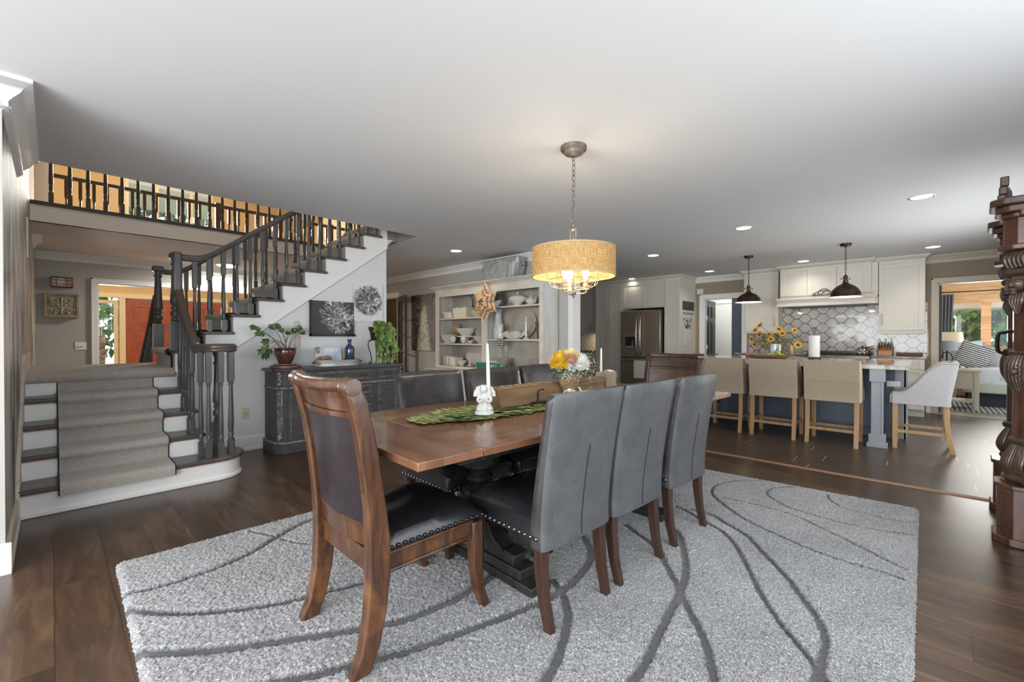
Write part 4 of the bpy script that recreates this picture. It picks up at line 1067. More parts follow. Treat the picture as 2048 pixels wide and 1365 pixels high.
# ---- carved end chairs
CW = NT('antique_walnut', 0.32)
v_ = CW.coord('Object', (14, 14, 2.2)); a_ = CW.noise(v_, 2.2, 6, 0.6, 0.8); w_ = CW.noise(CW.coord('Object'), 7, 4, 0.6)
cc = CW.ramp(a_, [(0.3, (0.028, 0.011, 0.006)), (0.5, (0.070, 0.027, 0.011)), (0.7, (0.125, 0.052, 0.020))])
CW.base(CW.mix(CW.ramp(w_, [(0.56, (0.0,)*3), (0.70, (0.5,)*3)]), cc, (0.24, 0.10, 0.03))); CW.b.inputs['Coat Weight'].default_value = 0.35
CWM = CW.m
CWD = wood('dark_walnut', (0.045, 0.024, 0.017), (0.018, 0.010, 0.008), 0.3, 'Z', coat=0.3)
def end_chair(label, wm, pad):
    """rolled-top wooden side chair with a padded back; front is local +y"""
    t = thing('carved_chair', label, 'chair', (0, 0, 0), 0, 'rolled-back wooden chairs at the two ends of the table')
    # side posts: sabre rear leg running up into the back
    prof = [(-0.282, RZ, 0.024, 0.034), (-0.248, 0.10, 0.024, 0.034), (-0.224, 0.22, 0.025, 0.036), (-0.214, 0.34, 0.025, 0.040), (-0.214, 0.46, 0.025, 0.040), (-0.226, 0.58, 0.024, 0.036),
            (-0.244, 0.72, 0.023, 0.033), (-0.268, 0.86, 0.022, 0.031), (-0.294, 0.96, 0.022, 0.031), (-0.312, 1.005, 0.022, 0.030)]
    for sx in (-1, 1):
        vs = []; fs = []
        for y, z, wx, wy in prof:
            x = sx*(0.222 + 0.012*min(1, z/0.9))
            vs += [(x-wx, y-wy, z), (x+wx, y-wy, z), (x+wx, y+wy, z), (x-wx, y+wy, z)]
        n = len(prof)
        for i in range(n-1):
            for k in range(4): fs.append((4*i+k, 4*i+(k+1)%4, 4*(i+1)+(k+1)%4, 4*(i+1)+k))
        fs += [(3, 2, 1, 0), tuple(4*(n-1)+k for k in range(4))]
        MB().add(vs, fs).build('leg', wm, parent=t, bevel=0.008, seg=3)
        # scrolled ear of the post
        MB().lathe([(0.022, -0.036), (0.031, -0.033), (0.033, -0.027), (0.029, -0.021), (0.030, 0.018), (0.028, 0.021), (0.0, 0.022)], (sx*0.238, -0.314, 1.008), 24, (sx, 0, 0)).build('scroll', wm, parent=t)
        m = MB()
        pts = [(sx*0.215, 0.235, 0.40), (sx*0.217, 0.238, 0.30), (sx*0.219, 0.240, 0.20), (sx*0.222, 0.252, 0.11), (sx*0.226, 0.285, RZ)]
        leg_tube(m, pts, 0.027, 0.020); m.build('leg', wm, parent=t, bevel=0.006, seg=2)
    # rolled crest
    cr_ = MB(); pts = []; 
    for k in range(13):
        u = -1+2*k/12; pts.append((u*0.212, -0.316 - 0.030*(1-u*u), 1.012 - 0.004*(1-u*u)))
    cr_.tube(pts, 0.024, 14); cr_.build('crest_roll', wm, parent=t)
    def rail_(z0, z1, th, name, mm, bow=0.028, inset=0.214, y_off=0.0):
        def yy(z): return float(np.interp(z, [p[1] for p in prof], [p[0] for p in prof]))
        def f(u, v, s_):
            z = z0+(z1-z0)*v; x = (u-0.5)*2*inset
            return (x, yy(z) + y_off - bow*(1-(2*u-1)**2) + (th/2 if s_ else -th/2), z)
        return MB().slab(f, 14, 10, 0).build(name, mm, parent=t, smooth=60, bevel=0.004)
    rail_(0.915, 1.0, 0.022, 'crest_rail', wm)
    rail_(0.895, 0.915, 0.034, 'moulding', wm)
    rail_(0.52, 0.90, 0.030, 'back_cushion', pad, 0.030)
    rail_(0.435, 0.52, 0.022, 'lower_rail', wm)
    rail_(0.505, 0.520, 0.032, 'moulding', wm)
    # seat frame with moulded side rails
    fr = MB()
    for sx in (-1, 1):
        fr.box(sx*0.214-0.013, sx*0.214+0.013, -0.19, 0.22, 0.335, 0.415)
        fr.tube([(sx*0.229, -0.17, 0.343), (sx*0.229, 0.215, 0.343)], 0.007, 8); fr.tube([(sx*0.229, -0.17, 0.405), (sx*0.229, 0.215, 0.405)], 0.006, 8)
    fr.box(-0.21, 0.21, 0.215, 0.245, 0.335, 0.415).box(-0.21, 0.21, -0.225, -0.20, 0.335, 0.415)
    fr.build('seat_frame', wm, parent=t, bevel=0.002)
    def seat(u, v, s_):
        x = (u-0.5)*2; y = (v-0.5)*2; W = 0.228 + 0.012*v
        if s_ == 0: return (x*W, -0.205+(y+1)*0.5*0.475, 0.412)
        k = (1-abs(x)**5)*(1-abs(y)**5)
        return (x*W*(1.0 if k > 0 else 0.985), -0.205+(y+1)*0.5*0.475, 0.432 + 0.055*k**0.55 - 0.006*math.exp(-8*(x*x+y*y)) + 0.0025*math.sin(9*x+4*y)*k)
    MB().slab(seat, 20, 20, 0).build('seat', LEAK, parent=t, smooth=70, bevel=0.004)
    nl_ = MB()
    for sx in (-1, 1): nails(nl_, (sx*0.230, -0.19, 0.424), (sx*0.241, 0.262, 0.424), 17, 0.0085, (sx, 0, 0))
    nails(nl_, (-0.225, 0.271, 0.424), (0.225, 0.271, 0.424), 16, 0.0085, (0, 1, 0))
    nl_.build('nailhead_trim', mat('nail_black', (0.05, 0.05, 0.055), 0.25, 1.0), parent=t)
    return t
h0 = end_chair('brown wooden chair with rolled top and black leather, large in the left foreground', CWM, LEAB)
h0.location = (0.992, 1.600, 0); h0.rotation_euler = (0, 0, -PI/2 - 0.02)
h1 = end_chair('dark wooden chair with brown leather back at the far end of the table', CWD, leather('brown_leather', (0.10, 0.05, 0.034), (0.03, 0.017, 0.014), 0.32, 0.2))
h1.location = (3.43, 1.60, 0); h1.rotation_euler = (0, 0, PI/2 + TA)

# ---- on the table
LEAFG = mat('felt_leaf', (0.24, 0.28, 0.09), 0.8, c2=(0.10, 0.15, 0.05), scale=(16, 16, 16), contrast=(0.35, 0.6))
LEAFL = mat('felt_leaf_light', (0.40, 0.42, 0.18), 0.8, c2=(0.24, 0.29, 0.10), scale=(16, 16, 16))
tr = MB(); rd = random.Random(11)
RU0, RU1 = -0.98, 1.12
nrow = 52
for i in range(nrow):
    x = RU0 + (RU1-RU0)*i/(nrow-1)
    env = min(1.0, 0.25 + (i+0.6)/9.0, 0.25 + (nrow-i)/9.0)
    for j in range(-4, 5):
        y = j*0.042*env + rd.uniform(-0.01, 0.01)
        sgn = 1 if j >= 0 else -1
        ang = (math.radians(35 + abs(j)*9) * sgn) + PI*(1 if i < nrow/2 else 0)*0 + rd.uniform(-0.3, 0.3)
        if i < nrow/2: ang = PI - ang
        L_ = rd.uniform(0.075, 0.10); wd = L_*0.40
        c_, s_ = math.cos(ang), math.sin(ang); z0 = 0.0015 + rd.uniform(0, 0.006); up = rd.uniform(0.001, 0.010)
        tr.cur = 1 if rd.random() < 0.35 else 0
        q = [(-0.5*L_, 0, 0), (-0.1*L_, -wd, 0.001), (0.5*L_, 0, up), (-0.1*L_, wd, 0.001), (0, 0, -0.0008)]
        pts_ = [(x + a*c_ - b2*s_, y + a*s_ + b2*c_, z0 + h_) for a, b2, h_ in q]
        tr.add(pts_, [(0, 1, 4), (1, 2, 4), (2, 3, 4), (3, 0, 4)])
x0, y0, z0 = onT(0, 0.075)
tag(tr.build('table_runner', [LEAFG, LEAFL], loc=(x0, y0, z0+0.001), rz=TA, smooth=0), 'green leaf-shaped felt runner along the middle of the dining table', 'table runner')

# long wooden block with candle holes
BOXW = wood('driftwood_box', (0.23, 0.135, 0.066), (0.11, 0.06, 0.03), 0.6, 'X', 2.0, bump=0.2)
cbx = thing('candle_box', 'long rough wooden candle block with round holes, on the green runner', 'candle holder', onT(-0.065+0.12, 0.125, 0.009), TA + math.radians(0.6))
LL, bh = 0.505, 0.115
m = MB()
pl = [(-LL, 0.0), (-LL+0.012, 0.0), (LL, 0.0), (LL+0.02, bh), (-LL-0.018, bh)]
m.prism([(-LL+0.01, 0.0), (LL-0.01, 0.0), (LL+0.028, bh), (-LL-0.02, bh)], -0.052, 0.052, 'XZ')
m.build('block', BOXW, parent=cbx, bevel=0.004)
for k in range(8):
    x = -LL+0.09 + k*(2*LL-0.17)/7
    MB().lathe([(0.036, 0), (0.039, 0.001), (0.039, 0.0035), (0.033, 0.0035), (0.033, 0.0012)], (x, 0, bh-0.0008), 24, cap=False).build('cup_rim', mat('box_rim', (0.45, 0.30, 0.16), 0.6), parent=cbx)
    MB().lathe([(0.033, 0), (0.033, 0.0012)], (x, 0, bh-0.0002), 24).build('cup_hole', mat('cup_dark', (0.035, 0.022, 0.014), 0.8), parent=cbx)
# iron handle on the near face
m = MB(); m.tube(smoothpath([(-0.205, -0.062, 0.005), (-0.205, -0.060, 0.05), (-0.202, -0.064, 0.080), (-0.190, -0.082, 0.088), (-0.177, -0.082, 0.082)], 4), 0.005, 8)
m.tube(smoothpath([(-0.29, -0.085, 0.004), (-0.26, -0.066, 0.012), (-0.23, -0.062, 0.006), (-0.12, -0.066, 0.006), (-0.09, -0.085, 0.004)], 4), 0.006, 8)
m.build('iron_handle', IRON, parent=cbx)
bl2 = thing('wooden_block', 'pale tapered wooden block standing behind the bouquet on the table', 'candle holder', onT(0.66, 0.125, 0.009), TA)
m = MB()
MB().prism([(-0.052, 0), (0.052, 0), (0.068, 0.145), (-0.068, 0.145)], -0.05, 0.05, 'XZ').build('block', wood('pale_block', (0.34, 0.26, 0.17), (0.22, 0.16, 0.10), 0.7, 'Z', 2.0), parent=bl2, bevel=0.006)

# kneeling white angels holding tall candles
PLASTER = mat('white_plaster', (0.62, 0.615, 0.60), 0.55)
WAX = mat('candle_wax', (0.68, 0.66, 0.58), 0.45, sss=0.1)
def angel(label, loc, rz):
    t = thing('angel_figurine', label, 'figurine', loc, rz, 'white angel candle holders on the table')
    m = MB()
    m.lathe([(0.047, 0), (0.050, 0.004), (0.050, 0.012), (0.042, 0.018), (0.030, 0.022)], (0, 0, 0), 24)
    m.lathe([(0.040, 0.015), (0.043, 0.025), (0.039, 0.040), (0.032, 0.052), (0.025, 0.062), (0.022, 0.072), (0.027, 0.086), (0.026, 0.097), (0.016, 0.106), (0.010, 0.110), (0.010, 0.116)], (0, 0.002, 0), 20, None, 1.0, 0.85)
    for k in range(9):
        a = k*2*PI/9; m.tube([(0.040*math.cos(a), 0.036*math.sin(a), 0.016), (0.034*math.cos(a+0.2), 0.030*math.sin(a+0.2), 0.04), (0.022*math.cos(a+0.3), 0.02*math.sin(a+0.3), 0.065)], [0.008, 0.006, 0.003], 6)
    m.sphere((0.024, -0.016, 0.032), 0.017, 12, 8, (1.2, 1, 0.8)); m.sphere((-0.022, -0.018, 0.030), 0.017, 12, 8, (1.2, 1, 0.8))
    m.build('robed_body', PLASTER, parent=t, smooth=180)
    m = MB(); m.sphere((-0.004, -0.002, 0.130), 0.0185, 16, 12, (0.95, 0.95, 1.1)); m.sphere((-0.004, -0.0205, 0.127), 0.003, 8, 6)
    for k in range(22):
        a = k*2.4; r_ = 0.017; zz = 0.128 + 0.018*math.sin(k*1.3)
        m.sphere((-0.004+math.cos(a)*r_*0.95, 0.004+abs(math.sin(a))*r_*0.8, max(0.126, zz)), 0.0068, 6, 5)
    m.build('head', PLASTER, parent=t, smooth=180)
    for sx in (-1, 1):
        m = MB(); m.tube(smoothpath([(sx*0.024, 0.0, 0.096), (sx*0.034, -0.008, 0.078), (sx*0.026, -0.026, 0.068), (sx*0.006, -0.034, 0.082)], 4), [0.0085]*6+[0.0075]*4+[0.0055]*3, 8); m.build('arm', PLASTER, parent=t, smooth=180)
        m = MB()
        def wing(u, v, s_, sx=sx):
            r_ = 0.072*u; a = 0.35 + 1.15*v
            w = math.sin(PI*min(1, u*0.9+0.1))**0.5
            x = sx*(0.008 + r_*math.sin(a)*0.72); z = 0.085 + r_*math.cos(a)*0.95 - 0.004*math.sin(v*PI*5)*u
            return (x, 0.020 + 0.010*math.sin(u*2) + (0.0025 if s_ else -0.0025)*w, z)
        m.slab(wing, 8, 10, 0); m.build('wing', PLASTER, parent=t, smooth=60)
    MB().lathe([(0.012, 0.085), (0.017, 0.10), (0.018, 0.118), (0.014, 0.118), (0.012, 0.112)], (0.022, 0.014, 0), 16).build('candle_cup', PLASTER, parent=t)
    return t
def taper_candle(label, loc, tilt, h=0.255):
    t = thing('taper_candle', label, 'candle', loc, 0, 'white taper candles on the table')
    t.rotation_euler = tilt
    MB().lathe([(0.0105, 0), (0.0108, 0.02), (0.0095, h*0.5), (0.0065, h-0.012), (0.004, h-0.004), (0.001, h)], (0, 0, 0), 16).build('wax', WAX, parent=t)
    MB().tube([(0, 0, h-0.003), (0.001, 0, h+0.008)], 0.0008, 5).build('wick', mat('wick', (0.05, 0.04, 0.03), 0.9), parent=t)
    return t
aL = (1.555, 1.672, TT+0.010)
az = math.radians(-44)
angel('white kneeling angel on the runner, holding the near candle', aL, az)
cx_, cy_ = math.cos(az)*0.022 - math.sin(az)*0.014, math.sin(az)*0.022 + math.cos(az)*0.014
taper_candle('tall white taper candle held by the near white angel', (aL[0]+cx_, aL[1]+cy_, aL[2]+0.112), (0.03, -0.085, 0.2), 0.262)
aR = (2.985, 1.775, TT+0.010)
angel('small white angel at the far end of the runner, behind the pale wooden block', aR, az)
taper_candle('tall white taper candle beside the far end of the wooden block', (aR[0]-0.045, aR[1]+0.055, aR[2]-0.008), (0.02, -0.02, 0), 0.33)

# ---- mug with a wrapped bouquet
mug = thing('mug', 'white lettered mug with a handle, holding the wrapped bouquet', 'mug', (2.285, 1.655, TT+0.012), math.radians(-46))
MB().lathe([(0.036, 0), (0.040, 0.004), (0.041, 0.09), (0.041, 0.093), (0.037, 0.093), (0.036, 0.012), (0.0, 0.010)], (0, 0, 0), 28).build('cup', mat('white_china', (0.75, 0.75, 0.74), 0.2, coat=0.5), parent=mug)
MB().tube(smoothpath([(0.038, 0, 0.075), (0.062, 0, 0.078), (0.072, 0, 0.052), (0.060, 0, 0.026), (0.039, 0, 0.02)], 5), 0.005, 8).build('handle', MATS['white_china'], parent=mug)
text('Grac', 'lettering', mat('ink', (0.03, 0.03, 0.03), 0.5), mug, 0.030, (-0.012, -0.0405, 0.060), (PI/2, 0, 0), 0.0008)
bq = thing('flower_bouquet', 'bouquet of yellow and white chrysanthemums with baby\'s breath in brown paper', 'flowers', (2.285, 1.655, TT+0.03), math.radians(-46))
KRAFT = mat('kraft_paper', (0.30, 0.20, 0.10), 0.8, c2=(0.22, 0.14, 0.07), scale=(9, 9, 9), bump=0.3)
bq.scale = (1.18, 1.18, 1.12)
m = MB()
def wrap(u, v):
    a = u*2*PI*1.02; r_ = 0.028 + 0.062*v**0.8 + 0.010*math.sin(a*5+v*3)*v + 0.006*math.sin(a*11)*v
    return (r_*math.cos(a) + 0.018*v, r_*math.sin(a)*0.8, 0.03 + v*0.115 + (0.022*math.sin(a*2+0.8) + 0.03*math.cos(a))*v)
m.grid(wrap, 48, 8); m.build('paper_wrap', KRAFT, parent=bq, smooth=30)
def mum(name, c, r, m_, seed, parent, n=150):
    rd = random.Random(seed); mb = MB()
    for i in range(n):
        t_ = (i+0.5)/n; ph = math.acos(1-1.55*t_); a = i*2.39996
        d = Vector((math.sin(ph)*math.cos(a), math.sin(ph)*math.sin(a), math.cos(ph)))
        L_ = r*(0.78+0.25*rd.random()); w = r*0.10
        side = d.cross(Vector((0, 0, 1)));  side = side.normalized() if side.length > 0.05 else Vector((1, 0, 0))
        p = Vector(c); b0 = p + d*r*0.2; b1 = p + d*L_*0.75; tip = p + d*L_ + Vector((0, 0, r*0.10))
        mb.add([b0-side*w*0.5, b0+side*w*0.5, b1+side*w, tip, b1-side*w], [(0, 1, 2, 3, 4)])
    mb.sphere(c, r*0.55, 10, 8)
    return mb.build(name, m_, parent=parent, smooth=0)
YEL = mat('petal_yellow', (0.80, 0.58, 0.04), 0.6, c2=(0.70, 0.42, 0.03), scale=(30,)*3, sss=0.1); WHT = mat('petal_white', (0.80, 0.78, 0.72), 0.6, sss=0.1)
CRM = mat('petal_cream', (0.80, 0.68, 0.34), 0.6, sss=0.1); PNK = mat('petal_pink', (0.50, 0.27, 0.18), 0.6)
mum('yellow_chrysanthemum', (-0.062, -0.030, 0.190), 0.062, YEL, 1, bq, 230); mum('cream_chrysanthemum', (0.010, 0.015, 0.228), 0.056, CRM, 2, bq, 210)
mum('white_chrysanthemum', (0.058, -0.022, 0.180), 0.058, WHT, 3, bq, 230); mum('yellow_chrysanthemum', (-0.045, 0.045, 0.215), 0.056, YEL, 4, bq, 210)
mum('pink_flower', (0.002, -0.040, 0.215), 0.040, PNK, 5, bq, 120); mum('white_chrysanthemum', (0.070, 0.045, 0.205), 0.05, WHT, 6, bq, 200)
rd = random.Random(5); m = MB(); m2 = MB(); m3 = MB()
for i in range(210):
    a = rd.uniform(0, 6.28)
    if i < 150: c_ = Vector((rd.gauss(-0.005, 0.032), -0.060+rd.gauss(0, 0.012), 0.130+rd.gauss(0, 0.020)))
    else: c_ = Vector((0.112+rd.gauss(0, 0.016), rd.gauss(0, 0.02), 0.165+rd.gauss(0, 0.04)))
    m.sphere(c_, rd.uniform(0.0016, 0.0028), 6, 4)
    if i % 2 == 0: m2.tube([Vector((0, 0, 0.06)), c_*0.6 + Vector((0, 0, 0.03)), c_], 0.0007, 4)
for i in range(130):
    c_ = Vector((rd.gauss(0.01, 0.05), -0.035+rd.gauss(0, 0.02), 0.14+rd.gauss(0, 0.022))); s_ = 0.022
    M = Euler((rd.uniform(0, 6), rd.uniform(0, 6), rd.uniform(0, 6))).to_matrix()
    m3.add([c_ + M @ Vector(q)*s_ for q in ((-0.5, 0, 0), (0, -0.28, 0), (0.6, 0, 0), (0, 0.28, 0))], [(0, 1, 2, 3)])
o = m.build('babys_breath', WHT, parent=bq); o['kind'] = 'stuff'
m2.build('stems', mat('stem_green', (0.08, 0.13, 0.04), 0.6), parent=bq); o = m3.build('foliage', mat('dark_foliage', (0.035, 0.075, 0.045), 0.5), parent=bq, smooth=0); o['kind'] = 'stuff'

# ---- drum pendant over the table
BURLAP = NT('burlap', 0.9)
tcv = BURLAP.coord('Object'); sp = BURLAP.n('SeparateXYZ'); BURLAP.l(tcv, sp.inputs[0])
ang = BURLAP.math('ARCTAN2', sp.outputs[1], sp.outputs[0])
cw = BURLAP.n('CombineXYZ'); BURLAP.l(BURLAP.math('MULTIPLY', ang, 60), cw.inputs[0]); BURLAP.l(BURLAP.math('MULTIPLY', sp.outputs[2], 18), cw.inputs[2])
cw2 = BURLAP.n('CombineXYZ'); BURLAP.l(BURLAP.math('MULTIPLY', ang, 5), cw2.inputs[0]); BURLAP.l(BURLAP.math('MULTIPLY', sp.outputs[2], 330), cw2.inputs[2])
wv = BURLAP.math('ADD', BURLAP.noise(cw.outputs[0], 1.0, 2), BURLAP.noise(cw2.outputs[0], 1.0, 2))
cb_ = BURLAP.ramp(BURLAP.math('MULTIPLY', wv, 0.5), [(0.36, (0.38, 0.24, 0.09)), (0.52, (0.62, 0.43, 0.19)), (0.66, (0.78, 0.60, 0.32))])
BURLAP.base(cb_); BURLAP.bump(wv, 0.3, 0.002)
_tr = BURLAP.n('BsdfTranslucent'); BURLAP.l(cb_, _tr.inputs[0]); _mx = BURLAP.n('MixShader'); _mx.inputs[0].default_value = 0.45
BURLAP.l(BURLAP.b.outputs[0], _mx.inputs[1]); BURLAP.l(_tr.outputs[0], _mx.inputs[2])
BURLAP.l(_mx.outputs[0], BURLAP.t.nodes['Material Output'].inputs[0])
PEWT = mat('weathered_pewter', (0.26, 0.22, 0.19), 0.6, 0.6, c2=(0.16, 0.13, 0.11), scale=(30, 30, 30), bump=0.3)
GOLDW = mat('weathered_gold', (0.50, 0.38, 0.20), 0.5, 0.6)
pd = thing('drum_chandelier', 'burlap drum chandelier with a wire cage and three bulbs over the dining table', 'chandelier', (2.39, 1.70, 0))
MB().lathe([(0.025, 2.375), (0.032, 2.382), (0.060, 2.392), (0.066, 2.405), (0.078, 2.410), (0.086, 2.418), (0.086, 2.44)], (0, 0, 0), 32).build('ceiling_canopy', PEWT, parent=pd)
def chain(mb, z0, z1, r=0.0024, L_=0.034, w=0.0085):
    n = max(1, int(round((z1-z0)/(L_-0.007)))); 
    for k in range(n):
        z = z0 + (k+0.5)*(z1-z0)/n; a = (k % 2)*PI/2; pts = []
        for j in range(12):
            t_ = 2*PI*j/12; x = math.cos(t_)*w; zz = z + math.sin(t_)*L_/2*(1.0)
            pts.append((x*math.cos(a), x*math.sin(a), zz))
        mb.tube(pts, r, 6, closed=True)
m = MB(); chain(m, 1.975, 2.385, 0.003, 0.042, 0.0115); m.build('chain', PEWT, parent=pd)
m = MB(); m.tube([(math.cos(t_)*0.020, math.sin(t_)*0.0, 1.955+math.sin(t_)*0.028) for t_ in np.linspace(0, 2*PI, 16)[:-1]], 0.0035, 8, closed=True)
m.lathe([(0.008, 1.93), (0.016, 1.922), (0.012, 1.905), (0.026, 1.895), (0.026, 1.885), (0.012, 1.88)], (0, 0, 0), 20); m.build('loop', PEWT, parent=pd)
m = MB()
for k in range(3):
    a = k*2*PI/3+0.5; x, y = 0.020*math.cos(a), 0.020*math.sin(a)
    m.tube([(x, y, 1.885), (x, y, 1.70)], 0.006, 8)
m.cyl((0, 0, 1.885), (0, 0, 1.46), 0.0045); m.build('stem', PEWT, parent=pd)
R_ = 0.275
m = MB()
def dr(u, v, s_): a = u*2*PI; r_ = R_ - (0.002 if s_ == 0 else 0); return (r_*math.cos(a), r_*math.sin(a), 1.577+v*0.183)
m.slab(dr, 96, 1, 0); m.build('drum_shade', BURLAP.m, parent=pd, smooth=60)
for z in (1.577, 1.755):
    MB().lathe([(R_-0.004, z-0.002), (R_+0.0025, z-0.002), (R_+0.0025, z+0.008), (R_-0.004, z+0.008), (R_-0.004, z-0.002)], (0, 0, 0), 96).build('shade_trim', mat('burlap_trim', (0.42, 0.31, 0.17), 0.9), parent=pd)
m = MB()
for k in range(3):
    a = k*2*PI/3; m.tube([(0, 0, 1.752), (math.cos(a)*R_, math.sin(a)*R_, 1.752)], 0.0025, 6)
m.build('spider', PEWT, parent=pd)
m = MB()
cr = 0.165
def cagep(t_): return (np.interp(t_, [0, 0.45, 0.7, 0.88, 1], [cr, cr, cr*0.92, cr*0.72, cr*0.35]), np.interp(t_, [0, 0.45, 0.7, 0.88, 1], [1.655, 1.555, 1.520, 1.503, 1.492]))
for k in range(12):
    a = k*2*PI/12; m.tube([(cagep(t_)[0]*math.cos(a), cagep(t_)[0]*math.sin(a), cagep(t_)[1]) for t_ in np.linspace(0, 1, 14)], 0.0022, 6)
for t_ in (0.0, 0.2, 0.45, 0.7, 0.9):
    r_, z = cagep(t_); m.tube([(r_*math.cos(a), r_*math.sin(a), z) for a in np.linspace(0, 2*PI, 40)[:-1]], 0.0022, 6, closed=True)
m.build('wire_cage', GOLDW, parent=pd)
for k in range(3):
    a = k*2*PI/3 + 0.95; x, y = 0.082*math.cos(a), 0.082*math.sin(a)
    MB().tube(smoothpath([(0, 0, 1.468), (x*0.5, y*0.5, 1.462), (x, y, 1.470), (x, y, 1.488)], 4), 0.005, 8).build('arm', GOLDW, parent=pd)
    MB().lathe([(0.010, 1.483), (0.021, 1.486), (0.021, 1.494), (0.0175, 1.496), (0.0175, 1.553), (0.012, 1.555)], (x, y, 0), 20).build('candle_sleeve', mat('sleeve_bone', (0.60, 0.50, 0.34), 0.6), parent=pd)
    MB().lathe([(0.008, 1.553), (0.012, 1.562), (0.021, 1.585), (0.023, 1.602), (0.017, 1.628), (0.007, 1.645), (0.001, 1.652)], (x, y, 0), 20).build('bulb', mat('bulb_glow', (1, 0.9, 0.75), 0.3, emit=14.0, ecol=(1, 0.86, 0.62)), parent=pd)
MB().lathe([(0.001, 1.435), (0.006, 1.438), (0.009, 1.446), (0.005, 1.452), (0.014, 1.458), (0.020, 1.468), (0.020, 1.476), (0.008, 1.482), (0.008, 1.50)], (0, 0, 0), 20).build('finial', PEWT, parent=pd)
for k in range(3):
    a = k*2*PI/3 + 0.95
    light('POINT', 'bulb_light', (2.39+0.082*math.cos(a), 1.70+0.082*math.sin(a), 1.675), 3.2, (1, 0.84, 0.62), soft=0.02)
# ================================================================ KITCHEN
CAB = mat('cabinet_cream', (0.72, 0.675, 0.60), 0.38)
CABI = mat('cabinet_gap', (0.25, 0.22, 0.18), 0.6)
HANDLE = mat('brushed_nickel', (0.42, 0.38, 0.33), 0.3, 1.0)
def shaker(parent, y0, y1, z0, z1, xf, name='door', handle=None, m=CAB, hl=0.13, fr=0.058, horiz=False):
    """shaker front on the plane x = xf facing -x; HANDLE = (y, z) of its bar"""
    g_ = 0.0025; y0 += g_; y1 -= g_; z0 += g_; z1 -= g_; t = 0.02
    fz = fr if (z1-z0) > 0.25 else 0.035
    mb = MB().box(xf-t, xf, y0, y0+fr, z0, z1).box(xf-t, xf, y1-fr, y1, z0, z1).box(xf-t, xf, y0+fr, y1-fr, z0, z0+fz).box(xf-t, xf, y0+fr, y1-fr, z1-fz, z1)
    mb.box(xf-t+0.010, xf, y0+fr, y1-fr, z0+fz, z1-fz)
    d = mb.build(name, m, parent=parent, smooth=0, bevel=0.0015, seg=1)
    if handle:
        y, z = handle; hb = MB()
        if horiz:
            hb.cyl((xf-t-0.032, y-hl/2, z), (xf-t-0.032, y+hl/2, z), 0.0055, n=8)
            for s_ in (-1, 1): hb.cyl((xf-t, y+s_*hl*0.42, z), (xf-t-0.032, y+s_*hl*0.42, z), 0.0045, n=8)
        else:
            hb.cyl((xf-t-0.032, y, z-hl/2), (xf-t-0.032, y, z+hl/2), 0.0055, n=8)
            for s_ in (-1, 1): hb.cyl((xf-t, y, z+s_*hl*0.42), (xf-t-0.032, y, z+s_*hl*0.42), 0.0045, n=8)
        hb.build('handle', HANDLE, parent=d)
    return d
CABCR = [(0, 0), (0.055, 0), (0.055, -0.012), (0.03, -0.035), (0.012, -0.055), (0.0, -0.06)]
def cabinet(name, label, y0, y1, z0, z1, xf, xb, kick=0.0, crown_=None, group=None, m=CAB):
    t = thing(name, label, 'cabinet', (0, 0, 0), 0, group)
    b = MB().box(xf, xb, y0+0.001, y1-0.001, z0+kick, z1)
    if kick: b.box(xf+0.06, xb, y0+0.001, y1-0.001, z0, z0+kick)
    b.build('body', m, parent=t, smooth=0)
    if crown_:
        MB().sweep([(a, 2.437+c_) for a, c_ in CABCR], [(p[0], p[1], 0) for p in crown_]).build('crown_moulding', m, parent=t, smooth=50)
    return t
FX, BX = 8.60, 9.398
# wall of tall cabinets with the refrigerator
a = cabinet('pantry_cabinet', 'slim tall cream cabinet on the right of the refrigerator', 3.53, 3.855, 0, 2.38, FX, BX, 0.1, [(9.39, 3.53), (FX, 3.53), (FX, 3.855)])
shaker(a, 3.53, 3.855, 1.795-0.12, 2.36, FX, handle=(3.80, 1.77), hl=0.16); shaker(a, 3.53, 3.855, 0.86, 1.665, FX, handle=(3.80, 1.54), hl=0.16); shaker(a, 3.53, 3.855, 0.11, 0.85, FX, handle=(3.80, 0.72))
a = cabinet('overfridge_cabinet', 'wide cream cabinet above the refrigerator', 3.857, 4.80, 1.80, 2.38, FX, BX, 0, [(FX, 3.857), (FX, 4.80)])
shaker(a, 3.857, 4.325, 1.83, 2.35, FX, handle=(4.285, 1.98)); shaker(a, 4.325, 4.80, 1.83, 2.35, FX, handle=(4.37, 1.98))
a = cabinet('pantry_cabinet', 'tall double pantry cabinet on the left of the refrigerator', 4.802, 5.49, 0, 2.38, FX, BX, 0.1, [(FX, 4.802), (FX, 5.49)])
for z0, z1, hz in ((1.30, 2.36, 1.44), (0.11, 1.29, 1.12)):
    shaker(a, 4.80, 5.145, z0, z1, FX, handle=(5.105, hz), hl=0.18); shaker(a, 5.145, 5.49, z0, z1, FX, handle=(5.185, hz), hl=0.18)
a = cabinet('upper_cabinet', 'narrow cream upper cabinet at the far left of the kitchen', 5.492, 6.10, 1.27, 2.38, FX+0.25, BX, 0, [(FX+0.25, 5.492), (FX+0.25, 6.10)])
shaker(a, 5.492, 5.79, 1.28, 2.36, FX+0.25, handle=(5.755, 1.42), hl=0.18); shaker(a, 5.79, 6.10, 1.28, 2.36, FX+0.25, handle=(5.825, 1.42), hl=0.18)
a = cabinet('base_cabinet', 'cream base cabinet under the lit counter at the far left', 5.492, 6.55, 0, 0.84, FX+0.03, BX, 0.1)
shaker(a, 5.492, 6.0, 0.11, 0.68, FX+0.03, handle=(5.9, 0.6)); shaker(a, 5.492, 6.0, 0.69, 0.83, FX+0.03, 'drawer', handle=(5.75, 0.76), horiz=True)
